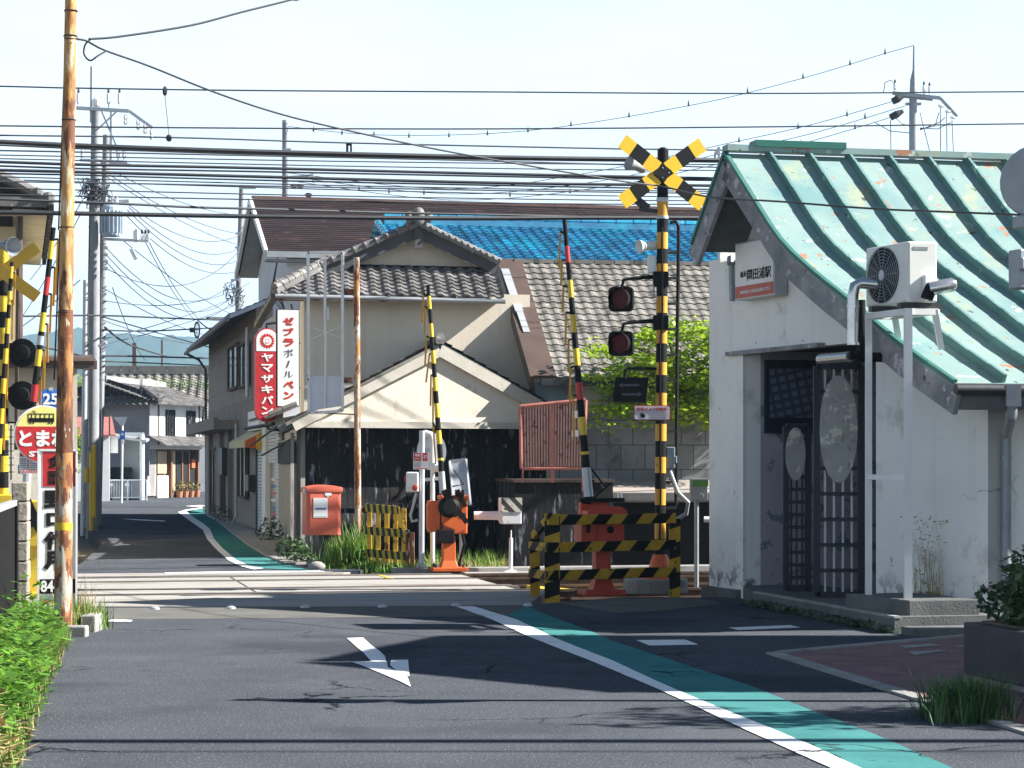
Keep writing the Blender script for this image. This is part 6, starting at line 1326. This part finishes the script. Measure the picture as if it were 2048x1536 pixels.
q.build('transformer', mat('transformer_grey', (.38, .45, .52), (.32, .38, .45), 3, .5), up1)
q = MB()
for dx in (-.1, .05, .14): q.lathe(c + V3((dx, -.05, .42)), [(.03, 0), (.045, .05), (.03, .08), (.045, .12), (.02, .18)], 8)
q.build('bushing', m_insul, up1)
for pa, pb, w__ in (((262, 498), (272, 518), .09), ((271, 462), (272, 480), .1)): q = MB(); q.bar(at(*pa, -.3), at(*pb, -.3), w__, w__); q.build('fuse_switch', m_insul, up1)
rnd = random.Random(5); q = MB()
for i in range(46):
    x0, y0_ = rnd.uniform(168, 212), rnd.uniform(368, 400); pts = [at(x0, y0_, rnd.uniform(-.4, .2))]
    for j in range(4): pts.append(at(x0 + rnd.uniform(-16, 16), y0_ + rnd.uniform(-16, 18), rnd.uniform(-.5, .3)))
    q.tube(pts, .012, 4)
q.build('wire_tangle', m_wireg, up1)
for i in range(4):
    q = MB(); yy = 495 + 14*i; q.lathe(at(212, yy, -.15), [(.03, -.05), (.05, 0), (.03, .05)], 8, (1, 0, 0)); q.build('service_insulator', m_insul, up1)
q = MB(); q.tube([at(180, 400, -.2), at(178, 520, -.2), at(176, 640, -.2), at(177, 900, -.2)], .02, 5); q.tube([at(201, 400, -.2), at(202, 700, -.2), at(203, 905, -.2)], .015, 5)
for i in range(14): q.bar(at(176 if i % 2 else 197, 420 + i*34), at(196 if i % 2 else 212, 420 + i*34), .015)
q.build('climbing_step', m_wireg, up1)
for px, y0_, y1_ in ((182.5, 905, 1062), (188, 890, 1035), (173, 935, 965)):
    q = MB(); q.tube([at(px, y0_, -.28), at(px, y1_, -.28)], .05, 10); q.build('cable_guard', m_yellow, up1, smooth=40)
q = MB(); q.bar(at(197, 693, -.3), at(213, 685, -.3), .12, .06); q.build('lamp_head', m_insul, up1)
up2 = pole(193, 1050, 213, 270, 57, .12, .09, 'older concrete pole standing close behind the transformer pole')
q = MB(); q.bar(P(196, 325, 57), P(262, 330, 57), .06); q.bar(P(200, 215, 57), P(232, 290, 57), .04); q.bar(P(222, 222, 57), P(222, 320, 57), .05); q.build('crossarm', m_galv, up2)
up2b = pole(167, 1058, 171, 560, 55, .08, .06, 'thin pale pipe pole beside the transformer pole', m_galv, 'conduit_pole')
up3 = pole(466, 1000, 484, 372, 80, .16, .1, 'slightly leaning utility pole behind the grey timber house')
for yy, a, b in ((376, 481, 512), (467, 471, 497), (495, 470, 492), (560, 462, 478)): q = MB(); q.bar(P(a, yy, 79.8), P(b, yy, 79.8), .07); q.build('crossarm', m_galv, up3)
q = MB()
for i in range(26):
    x0, y0_ = rnd.uniform(456, 484), rnd.uniform(570, 615); q.tube([P(x0 + rnd.uniform(-12, 12), y0_ + rnd.uniform(-14, 14), 79.6 + rnd.uniform(-.2, .2)) for j in range(4)], .015, 4)
q.build('wire_tangle', m_wireg, up3)
up4 = pole(572, 1000, 571, 242, 68, .14, .1, 'short utility pole top rising behind the slate roof')
q = MB(); q.lathe(P(571, 246, 68), [(.11, 0), (.11, .08), (.05, .1)], 12); q.bar(P(566, 300, 67.8), P(582, 298, 67.8), .05); q.bar(P(562, 355, 67.8), P(628, 350, 67.8), .05); q.build('crossarm', m_galv, up4)
for px in (588, 600, 617): q = MB(); q.ball(P(px, 372 if px < 610 else 390, 67.6), (.12, .1, .07), 8); q.build('splice_case', m_wire, up4)
q = MB(); q.bar(P(624, 345, 67.6), P(627, 365, 67.6), .06); q.build('insulator', m_insul, up4)
Y = 60
up5 = pole(1826, 900, 1826.5, 195, Y, .14, .11, 'grey utility pole with bent crossarm rising behind the station roof', m_greymetal)
q = MB(); q.tube([P(1826.5, 200, Y), P(1827, 160, Y), P(1828, 140, Y), P(1828, 92, Y)], [.11, .09, .04, .025], 12); q.build('top_mast', m_greymetal, up5, smooth=40)
q = MB(); q.bar(P(1785, 186, Y-.2), P(1880, 196, Y-.2), .08, .09); q.bar(P(1880, 196, Y-.2), P(1914, 233, Y-.2), .06, .07); q.bar(P(1790, 192, Y-.1), P(1865, 200, Y-.1), .05); q.bar(P(1811, 208, Y), P(1842, 208, Y), .12, .06); q.build('crossarm', m_greymetal, up5)
for px, py in ((1790, 180), (1848, 184), (1859, 186)): insul(P(px, py, Y-.2), up5, .2, .05)
for px, py in ((1882, 212), (1896, 223), (1906, 235)): q = MB(); q.ball(P(px, py, Y-.2), (.09, .06, .05), 8); q.build('insulator', m_insul, up5)
for a, b in (((1785, 203), (1806, 193)), ((1781, 235), (1806, 222))): q = MB(); q.tube([P(a[0], a[1], Y-.3), P((a[0]+b[0])/2, (a[1]+b[1])/2, Y-.3), P(b[0], b[1], Y-.3)], [.09, .1, .05], 8); q.build('strain_insulator', m_wire, up5)
q = MB()
for pts in ([(1750, 245), (1780, 262), (1820, 266)], [(1790, 235), (1805, 248), (1820, 252)], [(1840, 258), (1870, 252), (1878, 225)], [(1840, 260), (1880, 244), (1890, 235)], [(1840, 256), (1875, 258), (1902, 245)], [(1767, 185), (1770, 165), (1782, 160), (1789, 168)], [(1881, 215), (1881, 305)], [(1893, 225), (1894, 305)], [(1904, 240), (1907, 308)], [(1781, 240), (1782, 300)], [(1840, 225), (1860, 305)]):
    q.tube([P(x, y, Y-.25) for x, y in pts], .012, 4)
q.build('jumper_wire', m_wireg, up5)

# ------------------------------------------------------------------ overhead wires
NW = 0
def wire(pts, r, label, sag=0, m=None, group='overhead wires', name='overhead_wire', n=14):
    "photo points (x, y, depth); a span sags by sag metres"
    q = MB()
    if len(pts) == 2:
        a, b = P(*pts[0]), P(*pts[1]); path = []
        for i in range(n + 1):
            t = i/n; p = a*(1-t) + b*t; p.z -= sag*4*t*(1-t); path.append(p)
    else:
        k = [P(*p) for p in pts]; path = []
        if pts[0][0] == -60: k.insert(0, k[0] + (k[0] - k[1]).normalized() * 12)          # runs on past the frame
        if group == 'overhead wires' and (pts[-1][0] >= 2000 or 1300 <= pts[-1][0] <= 1510): k.append(k[-1] + (k[-1] - k[-2]).normalized() * 14)
        for i in range(len(k)-1):
            a, b, c, d = k[max(i-1, 0)], k[i], k[i+1], k[min(i+2, len(k)-1)]
            for j in range(5):
                t = j/5; path.append(.5*((2*b) + (c-a)*t + (2*a-5*b+4*c-d)*t*t + (3*b-a-3*c+d)*t*t*t))
        path.append(k[-1])
    q.tube(path, r, 5); return q.thing(name, label, 'wire', m or m_wire, group)
wire([(-60,171,34),(140,176,34.3),(500,181,35),(1000,184,36),(1500,187,37),(2100,183,38)], .013, 'uppermost thin dark wire crossing the whole sky')
wire([(-60,251,34),(300,255,34.6),(900,258,36),(1500,254,37),(2100,247,38)], .013, 'second thin wire crossing the sky just below the top one')
wire([(-60,270,34),(340,275,35),(700,286,36),(1200,297,37),(1420,300,37.5)], .014, 'thin greenish wire carrying a hanging ball weight', m=m_wireg)
wire([(-60,281,30),(150,291,30.4),(500,303,31),(1000,315,32.3),(1500,321,34)], .034, 'thickest black cable, running level behind the crossed boards')
wire([(-60,288,30.1),(150,297,30.5),(500,308,31.1),(1000,319,32.4),(1500,325,34.1)], .012, 'thin messenger wire just under the thickest cable')
wire([(-60,300,40),(150,304,40),(400,309,41),(900,320,43),(1450,335,45)], .016, 'faint wire below the thickest cable', m=m_wireg)
wire([(-60,322,31),(150,329,31.2),(500,336,32),(1000,348,33),(1480,358,34)], .022, 'upper cable of the double pair across the slate roof sky')
wire([(-60,330,31),(150,337,31.2),(500,343,32),(1000,353,33),(1480,362,34)], .014, 'second cable of the double pair')
wire([(-60,339,31.5),(150,344,31.7),(500,353,32.5),(1000,366,33.5),(1480,372,34.5)], .024, 'third dark cable above the slate roof ridge')
wire([(-60,346,31.5),(150,350,31.7),(500,360,32.5),(1000,371,33.5),(1480,380,34.5)], .013, 'thin wire under the third cable')
wire([(-60,362,33),(250,367,33.3),(520,372,34),(1000,381,35),(1500,388,36)], .012, 'thin dark wire skimming above the slate roof', m=m_wireg)
wire([(-60,396,29),(250,408,30),(370,414,31),(520,418,32),(760,425,33.5),(1000,430,34.5),(1320,438,36)], .018, 'wavy cable bundle crossing the slate roof')
wire([(-60,424,28.5),(130,427,28.7),(500,433,29.4),(900,437,30.3),(1140,436,31),(1310,436,31.5)], .03, 'thick straight black cable across the slate roof')
wire([(-60,420,28.6),(500,429.5,29.5),(900,433.5,30.4),(1310,433,31.6)], .008, 'fine lashing wire on the thick straight cable')
wire([(150,78,20.8),(173,82,20.9),(210,101,21.1),(300,133,21.6),(430,185,22.4),(560,228,23.2),(700,262,24),(880,300,25),(1060,332,26),(1240,362,27),(1325,373,27.6),(1420,394,25.5),(1560,403,23.5),(1760,418,22),(2100,432,20)], .011, 'black cable sagging from the rusty pole down past the crossed boards')
wire([(178,78,21),(240,73,21.3),(380,51,22),(480,25,22.6),(580,0,23.2),(650,-20,23.6),(1100,-190,26)], .012, 'black cable rising from the rusty pole to the top of the photo')
wire([(181,78,20.95),(170,90,20.95),(168,108,20.95),(180,121,20.95),(195,112,20.95),(212,102,21.1)], .009, 'loop of black cable hanging beside the rusty pole')
q = MB(); q.tube([P(329, 183, 35), P(338, 270, 35)], .006, 4); q.ball(P(338, 276, 35), (.05, .05, .06), 8); q.ball(P(330, 182, 35), (.04, .04, .08), 8); q.bar(P(326, 188, 35), P(334, 176, 35), .012)
q.thing('wire_spacer', 'hanging wire drop with dark ball weight between two wires', 'wire fitting', m_wire, 'wire fittings')
q = MB(); q.box(*[XZ(693, 36.2, 0).x, XZ(697, 36.2, 0).x], 36.1, 36.2, P(0, 305, 36).z, P(0, 285, 36).z); q.bar(P(692, 288, 36.1), P(703, 288, 36.1), .05); q.bar(P(702, 286, 36.1), P(702, 304, 36.1), .03)
q.thing('wire_clamp', 'dark wire clamp on the greenish wire above the slate roof', 'wire fitting', m_wire, 'wire fittings')
q = MB(); q.bar(P(1432, 300, 37.4), P(1437, 303, 37.4), .12); q.bar(P(1437, 300, 37.4), P(1438, 326, 37.4), .04); q.thing('wire_clamp', 'pale wire clamp just left of the station gable', 'wire fitting', m_galv, 'wire fittings')
# the four lines with bird markers that climb to the pole behind the station
def marked(pts, marks, label):
    wire(pts, .010, label, m=m_wireg, group='power lines to the pole behind the station'); 
    for i, (x, y) in enumerate(marks):
        Yd = pts[0][2]*(1 - (x-pts[0][0])/(pts[-1][0]-pts[0][0])) + pts[-1][2]*(x-pts[0][0])/(pts[-1][0]-pts[0][0])
        q = MB(); p = P(x, y, Yd); q.cyl(p + V3((0, 0, -.02)), p + V3((0, 0, .1)), .03, .018, 6); q.cyl(p + V3((0, 0, .1)), p + V3((0, 0, .17)), .008, n=5)
        q.thing('line_marker', 'small dark upright marker clipped on a rising power line', 'line marker', m_wire, 'markers on the power lines')
marked([(570,252,68),(760,270,67),(1050,262,65),(1380,211,62.5),(1600,158,61),(1770,107,60.2),(1828,91,60)], [(627,262),(684,268),(748,271),(818,274),(898,273),(975,269),(1056,263),(1142,251),(1258,233),(1377,211),(1495,185),(1606,156),(1700,129),(1770,107)], 'topmost power line rising to the tip of the pole behind the station')
marked([(570,345,68),(900,378,66),(1180,345,64),(1450,288,62),(1620,250,61),(1785,203,60)], [(1290,330),(1400,301),(1478,283),(1596,256),(1694,231)], 'upper of three power lines rising behind the crossed boards')
marked([(570,352,68),(900,388,66),(1200,362,64),(1450,305,62),(1620,268,61),(1810,212,60)], [(1342,337),(1430,315),(1730,236)], 'middle of three power lines rising behind the crossed boards')
marked([(570,360,68),(900,400,66),(1200,375,64),(1450,325,62),(1620,283,61),(1781,235,60)], [(718,380),(778,385),(848,388),(1020,392),(1140,385),(1602,290),(1710,257)], 'lowest of three power lines rising behind the crossed boards')
# lines of the far street
LF = 'thin wires strung between the poles of the far street'
T0 = 'thin wire among many strung between the far street poles'
far_w = [((200,345,53),(520,500,90),.3),((220,350,53),(500,470,80),.3),((240,350,53),(520,430,80),.3),((258,410,53),(480,470,80),.5),((258,415,53),(482,495,80),.6),((255,420,53),(480,520,80),.6),((250,428,53),(480,540,80),.6),
 ((212,495,53),(470,560,80),1.0),((212,509,53),(475,585,80),1.0),((212,523,53),(470,600,80),1.0),((212,537,53),(480,500,80),.8),((205,575,53),(478,680,90),.3),((200,600,53),(500,565,80),.4),((205,640,53),(400,690,80),.1),
 ((160,560,53),(-30,700,60),.1),((160,430,53),(40,640,70),.1),((165,400,53),(60,560,70),.1),((297,482,53),(400,640,90),.2),((290,482,53),(390,640,95),.2),((225,575,53),(290,720,80),.2),((245,480,53),(490,640,85),.2),((200,690,53),(470,610,80),.1),((200,680,53),(480,590,80),.1)]
for a, b, s in far_w: wire([a, b], .012, T0, s, m_wireg, LF)
wire([(-60,634,45),(190,631,50),(330,636,58),(480,642,75)], .022, 'dark cable level above the far hills', m=m_wire)
wire([(395,640,66),(425,660,66),(470,650,62),(505,652,56)], .02, 'sagging cable into the grey timber house')
wire([(200,632,53),(330,670,70),(420,695,68)], .018, 'cable running down to the timber house eave')
wire([(200,660,53),(300,662,60),(440,655,68)], .02, 'dark cable over the hill crest')
wire([(150,712,50),(250,712,58),(430,717,72)], .025, 'lower dark cable before the blue hills')
wire([(150,722,50),(250,724,58),(430,732,72)], .018, 'lowest dark cable before the blue hills')
wire([(210,655,53),(260,690,70),(340,715,90)], .03, 'twisted cable descending past the blue hills')
wire([(-60,690,40),(60,690,42),(190,718,52)], .02, 'cable behind the left gate arms')
q = MB(); q.tube([P(394 + 5*math.cos(a), 660 + 16*math.sin(a), 66) for a in [2*math.pi*i/16 for i in range(17)]], .025, 5); q.bar(P(380, 660, 66), P(388, 660, 66), .12, .14); q.bar(P(394, 646, 66), P(394, 676, 66), .02); q.bar(P(388, 660, 66), P(399, 660, 66), .02)
q.thing('cable_coil', 'black spare cable coil hanging over the far street', 'cable coil', m_wire)
q = MB(); q.tube([P(415, 637, 72), P(462, 638, 74)], .06, 8); q.thing('splice_case', 'black cable joint sleeve above the timber house', 'cable joint', m_wire)
for (y0_, y1_, d0, d1, lb) in ((309, 329, 36, 40, 'thin wire between the thickest cable and the double pair'), (316, 341, 37, 41, 'thin wire just above the double pair'), (352, 383, 36, 41, 'thin pale wire close above the slate roof ridge'), (357, 395, 38, 42, 'lowest thin wire over the slate roof ridge'), (375, 402, 35, 40, 'thin wire dipping across the slate roof ridge'), (388, 409, 34, 38, 'thin wire above the wavy cable bundle')):
    wire([(-60, y0_, d0), (250, y0_*.8 + y1_*.2 + 2, d0 + .8), (700, (y0_+y1_)/2 + 4, (d0+d1)/2), (1150, y0_*.2 + y1_*.8 + 3, d1 - .6), (1440, y1_, d1)], .011, lb)
# chimney posts behind the far roofs
for px, yt, yb, w in ((269, 686, 730, .22), (324, 680, 728, .1)):
    q = MB(); q.bar(P(px, yb+20, 130), P(px, yt, 130), w, w); q.thing('roof_post', 'thin dark post above the far tiled roof' if w < .2 else 'stout dark post above the far tiled roof', 'post', m_wood)

# ------------------------------------------------------------------ vegetation
def leaves(q, c, r, n, s, rn, flat=.35, asp=.5, up_=.3, mat=0):
    "leaf quads scattered through an ellipsoid"
    for i in range(n):
        while 1:
            d = V3((rn.uniform(-1, 1), rn.uniform(-1, 1), rn.uniform(-1, 1)))
            if d.length < 1: break
        p = V3(c) + V3((d.x*r[0], d.y*r[1], d.z*r[2])); a = V3((rn.gauss(0, 1), rn.gauss(0, 1), rn.gauss(0, flat))).normalized(); b = a.cross(V3((rn.gauss(0, .6), rn.gauss(0, .6), 1))).normalized(); l = s*rn.uniform(.6, 1.4)
        q.add([p - a*l*.5, p + b*l*asp*.5, p + a*l*.5, p - b*l*asp*.5], [(0, 1, 2, 3)], mat, rn.uniform(0, 1))
def blades(q, pts, h, rn, w=.012, lean=.5, mat=0, n=1):
    for p in pts:
        hh = h*rn.uniform(.45, 1.2); a = rn.uniform(0, 6.28); dx, dy = math.cos(a), math.sin(a); l = rn.uniform(.1, lean)*hh; p = V3(p)
        m1 = p + V3((dx*l*.35, dy*l*.35, hh*.6)); tp = p + V3((dx*l, dy*l, hh)); sd_ = V3((-dy, dx, 0))*w
        q.add([p - sd_, p + sd_, m1 + sd_*.7, m1 - sd_*.7, tp], [(0, 1, 2, 3), (3, 2, 4)], mat, rn.uniform(0, 1))
# bright maple above the block wall
rn = random.Random(11); Yt = 39.1
mt = thing('maple_tree', 'bright green young leaved tree behind the crossing signal', 'tree', XZ(1345, Yt, 1.2))
q = MB(); b = XZ(1375, Yt, 0)
limbs = [[(1375, 960), (1380, 860), (1372, 800), (1350, 720), (1330, 650)], [(1378, 850), (1352, 800), (1300, 760), (1240, 770), (1200, 760)], [(1372, 800), (1400, 740), (1425, 690)], [(1350, 730), (1290, 700), (1250, 690)], [(1385, 850), (1420, 830), (1450, 810)]]
for l in limbs: m_ = len(l); q.tube([P(x, y, Yt + rn.uniform(-.2, .2)) for x, y in l], [.07 - .055*i/(m_-1) for i in range(m_)] if l is not limbs[0] else [.1, .09, .075, .045, .02], 7)
q.build('trunk', m_bark, mt, smooth=40)
q = MB(); cl = []
for i in range(430):
    px, py = rn.uniform(1180, 1640), rn.uniform(625, 870)
    e = ((px-1425)/170)**2 + ((py-745)/108)**2
    if px < 1290:
        if not (690 < py < 855) or rn.random() > (.3 + (px-1180)/150): continue
    elif e > 1.05 or (e > .75 and rn.random() < .4): continue
    cl.append((px, py))
for px, py in cl:
    c = P(px, py, Yt + rn.uniform(-1.7, -.1)); r = rn.uniform(.16, .38); leaves(q, c, (r*1.35, r*1.2, r*.42), 58, .085, rn, .3, .8)
q.build('crown', m_leaf, mt, fixn=False)
# weeds along the left edge (ground cover)
rn = random.Random(4); q = MB()
def lp_(t): return (1-t)*V3((-2.50, 11.2, 0)) + t*V3((-4.02, 20.3, 0))
for i in range(640):
    t = rn.random()**.8; p = lp_(t) + V3((-abs(rn.gauss(0, .34)), 0, 0)) + V3((-.05, 0, 0)); h = rn.uniform(.14, .42)*(.75 + .5*mnoise.noise((t*9, 0, 0)) + .3*min(1, (-p.x + lp_(t).x)*2.5)); m_ = 1 if t < .18 and rn.random() < .5 else 0
    if t < .2: h *= .75
    h *= rn.choice((.55, .75, .9, 1, 1.1, 1.55))
    for j in range(int(8 + h*20)):
        z = rn.uniform(.03, 1)*h; a = rn.uniform(0, 6.28); l = rn.uniform(.04, .17); dr = V3((math.cos(a), math.sin(a), rn.uniform(-.3, .5))); c = p + V3((rn.gauss(0, .03), rn.gauss(0, .03), z)); b_ = dr.cross(V3((0, 0, 1))).normalized()*l*rn.uniform(.13, .24)
        q.add([c, c + dr*l*.5 + b_, c + dr*l, c + dr*l*.5 - b_], [(0, 1, 2, 3)], m_, rn.uniform(0, 1))
q.build('weeds', [m_weed, m_straw], kind='stuff', fixn=False)['label'] = 'leafy green weeds along the left roadside'
q = MB(); pts = []
for i in range(2600):
    t = rn.random(); p = lp_(t) + V3((-abs(rn.gauss(.12, .2)), rn.uniform(-.2, .2), 0))
    pts.append((p.x, p.y, -.02))
blades(q, pts[:1500], .17, rn, .006, .8, 0); blades(q, pts[1500:2500], .16, rn, .005, .9, 1)
q2 = [(XZ(165, 21.5, 0).x + rn.gauss(0, .1), 21.5 + rn.gauss(0, .2), 0) for i in range(360)]; blades(q, q2, .26, rn, .006, .7, 0); blades(q, q2[:60], .5, rn, .004, .5, 1)
q3 = [(XZ(80, 22, 0).x + rn.uniform(-.25, .35), rn.uniform(20.6, 23), -.05) for i in range(600)]; blades(q, q3, .34, rn, .007, .7, 0); blades(q, q3[:120], .45, rn, .005, .5, 1)
q.build('grass', [m_grass, m_straw], kind='stuff', fixn=False)
# green verge by the postbox and behind the far machine
q = MB(); pts = []
for i in range(2600):
    px = rn.uniform(640, 830); Yd = rn.uniform(33.6, 36.5); pts.append((XZ(px, Yd, 0).x, Yd, -.22 + .2*min(1, max(0, (Yd-33)/1))))
blades(q, pts[:1300], .15, rn, .012, .7, 0)
for cx, cy, n, h in ((692, 34.6, 560, .5), (668, 34.9, 200, .26), (715, 35.5, 140, .75), (735, 34.0, 200, .2), (780, 33.6, 200, .15), (830, 33.6, 160, .15)):
    blades(q, [(XZ(cx, cy, 0).x + rn.gauss(0, .13), cy + rn.gauss(0, .2), -.05) for i in range(n)], h, rn, .011, .45, 0)
blades(q, [(XZ(rn.uniform(850, 1010), 34.5, 0).x, rn.uniform(34, 37), -.2) for i in range(900)], .3, rn, .01, .8, 1)
blades(q, [(XZ(rn.uniform(850, 1010), 34.8, 0).x, rn.uniform(34, 36.5), -.2) for i in range(500)], .4, rn, .01, .6, 0)
q.build('grass', [m_grass, m_straw], kind='stuff', fixn=False)
q = MB()
for px, Yd, r, n in ((585, 36.3, .28, 300), (600, 35.6, .22, 220), (445, 60, .3, 120), (540, 45.5, .3, 200), (725, 34.4, .16, 120)):
    b_ = XZ(px, Yd, 0); leaves(q, b_ + V3((0, 0, r*.7)), (r, r, r*.9), n, .09, rn, .6, .5)
q.build('weeds', m_leafdk, kind='stuff', fixn=False)
q = MB(); b_ = g(425, 1026); leaves(q, b_ + V3((0, 0, .12)), (.3, 1.2, .16), 200, .12, rn)
for px, py in ((310, 768), (340, 768), (370, 768), (400, 768), (420, 770)): leaves(q, P(px, py, 121.5), (.5, .3, .28), 90, .16, rn)
q.build('weeds', m_grass, kind='stuff', fixn=False)
# shrubs behind the left signs
def shrub(name, label, c, r, n, s, m, stem=True, seed=1):
    rn = random.Random(seed); c = V3(c); t = thing(name, label, 'shrub', (c.x, c.y, c.z - r[2])); q = MB()
    for i in range(14):
        d = V3((rn.gauss(0, .45), rn.gauss(0, .45), rn.gauss(0, .45))); leaves(q, c + V3((d.x*r[0], d.y*r[1], d.z*r[2])), (r[0]*.5, r[1]*.5, r[2]*.45), n//14, s, rn, .5, .5)
    q.build('foliage', m, t, fixn=False)
    q = MB()
    for i in range(5): q.tube([(c.x + rn.gauss(0, .03), c.y + rn.gauss(0, .03), c.z - r[2]), (c.x + rn.gauss(0, r[0]*.4), c.y + rn.gauss(0, r[1]*.4), c.z + r[2]*.4)], .015, 5)
    q.build('stem', m_bark, t)
shrub('shrub', 'small green shrub behind the rusty pole near the red roofed shed', P(158, 885, 85), (.35, .3, .8), 700, .12, m_leaf, seed=2)
shrub('shrub', 'distant green bush behind the old house roof at the far left', P(155, 772, 140), (.9, .6, .5), 600, .2, m_leaf, seed=3)
shrub('shrub', 'flowering low plant beside the pipe fence', P(206, 985, 96), (.25, .2, .35), 260, .1, m_leaf, seed=6)
shrub('planter_shrub', 'dense dark green shrub growing in the dark stone planter', Mpl @ V3((.32, 3.55, .66)), (.36, .45, .34), 3000, .07, m_leafdk, seed=4)
rn = random.Random(9); q = MB(); c = G(1930, 1438)
blades(q, [(c.x + rn.gauss(0, .11), c.y + rn.gauss(0, .12), -.02) for i in range(1300)], .27, rn, .006, .95, 0); q.thing('grass_tuft', 'thick dark grass tuft at the foot of the planter', 'grass tuft', mat('dark_grass', (.05, .13, .025), (.035, .09, .02), 3, .6, tint=.5), fixn=False)
q = MB(); c = G(1560, 1222, .0)
for i in range(160): t = rn.random(); p = PF0.lerp(PF1, t) + V3((-.05, 0, 0)); leaves(q, p + V3((0, 0, .04)), (.09, .09, .05), 5, .05, rn)
q.build('weeds', m_leafdk, kind='stuff', fixn=False)
q = MB(); c = sw(1858, 1180, .12); blades(q, [(c.x + rn.gauss(0, .1), c.y + rn.gauss(0, .1), .15) for i in range(46)], .8, rn, .004, .4, 0)
for i in range(150): leaves(q, c + V3((rn.gauss(0, .12), rn.gauss(0, .08), rn.uniform(.0, .75))), (.03, .03, .03), 1, .04, rn)
leaves(q, V3((c.x, c.y, .22)), (.16, .1, .1), 110, .07, rn); q.thing('dry_weed', 'dry straw coloured weed growing against the station wall', 'weed', m_straw, fixn=False)
# potted plants by the old house door
q = MB()
for i, a in enumerate((2.6, 3.2, 3.8, 4.4)):
    p = FF @ V3((a, -.15, 0)); q.lathe(p, [(.13, 0), (.17, .28), (.15, .28)], 10); leaves(q, p + V3((0, 0, .5)), (.25, .25, .25), 70, .12, rn, mat=1)
q.thing('potted_plant', 'cluster of potted flowers by the old house door', 'potted plants', [mat('terracotta', (.4, .18, .09), None, 3, .8), mat('flower_leaf', (.3, .14, .05), (.12, .2, .04), 9, .6, tint=.4)], fixn=False)

# ------------------------------------------------------------------ unseen house added right of the frame, its gable shaped to shade the forecourt
F8 = frame(9.2, 15.85, 0)
nb8 = thing('shade_caster_house', 'unseen gabled house added to shade the station forecourt', 'house', F8 @ V3((3, 2, 0)))
q = MB(F8); q.poly([(0, 0, 0), (0, 4.4, 0), (0, 4.4, 6.9), (0, 2.1, 7.5), (0, -.1, 6.0)], (7, 0, 0)); q.build('wall', m_cream, nb8)
q = MB(F8); tiles(q, (-.3, -.4, 5.95), (1, 0, 0), (0, 1, .75), 7.5, 2.9, .28, .24, .03, .035); tiles(q, (7.2, 4.7, 6.93), (-1, 0, 0), (0, -1, .26), 7.5, 2.8, .28, .24, .03, .035); q.build('roof', m_tile, nb8)
q = MB(F8)
for y in (.8, 2.4): q.box(-.03, .05, y, y+.9, 1.2, 2.4); q.box(-.03, .05, y, y+.9, 4.0, 5.2)
q.build('window', m_glass, nb8)

# cables high over the near road, and a tree added right of the frame: both only throw shadows into the picture
for y_, z_, r_, lb in ((12.62, 7.2, .085, 'thick cable bundle high above the near road'), (12.15, 7.6, .02, 'thin cable high above the near road')):
    q = MB(); q.tube([(-25 + 5*i, y_ + .01*i, z_ - .02*(i-5)) for i in range(12)], r_, 6); q.thing('overhead_wire', lb, 'wire', m_wire, 'overhead wires')
rn = random.Random(21); sp_ = thing('shade_caster_tree', 'unseen leafy tree added right of the planter to cast shade', 'tree', (8.6, 13.9, 0))
q = MB(); q.tube([(8.6, 13.9, -.1), (8.65, 13.9, 2.2), (8.5, 13.95, 3.6), (8.3, 13.9, 4.6)], [.12, .1, .06, .02], 8)
for d in ((-.8, .3, 4.2), (.7, -.2, 4.3), (.3, .5, 4.6)): q.tube([(8.6, 13.9, 2.4), (8.6 + d[0], 13.9 + d[1], d[2])], [.05, .015], 6)
q.build('trunk', m_bark, sp_, smooth=40)
q = MB()
for i in range(70):
    c = V3((8.4 + rn.gauss(0, .75), 13.9 + rn.gauss(0, .28), 4.0 + rn.gauss(0, .5))); leaves(q, c, (.35, .2, .22), 40, .1, rn, .4, .7)
q.build('crown', m_leaf, sp_, fixn=False)
# the air: far hills fade to blue
hz = bpy.data.materials.new('haze'); hz.use_nodes = True; n_ = hz.node_tree.nodes; l_ = hz.node_tree.links; n_.clear()
o_ = n_.new('ShaderNodeOutputMaterial'); pv = n_.new('ShaderNodeVolumePrincipled'); pv.inputs['Density'].default_value = .00026; pv.inputs['Color'].default_value = (.5, .75, 1, 1); pv.inputs['Anisotropy'].default_value = .2
l_.new(pv.outputs[0], o_.inputs['Volume'])
q = MB(); q.box(-2600, 2600, -70, 3700, -2.5, 150); q.build('haze', hz, kind='stuff')
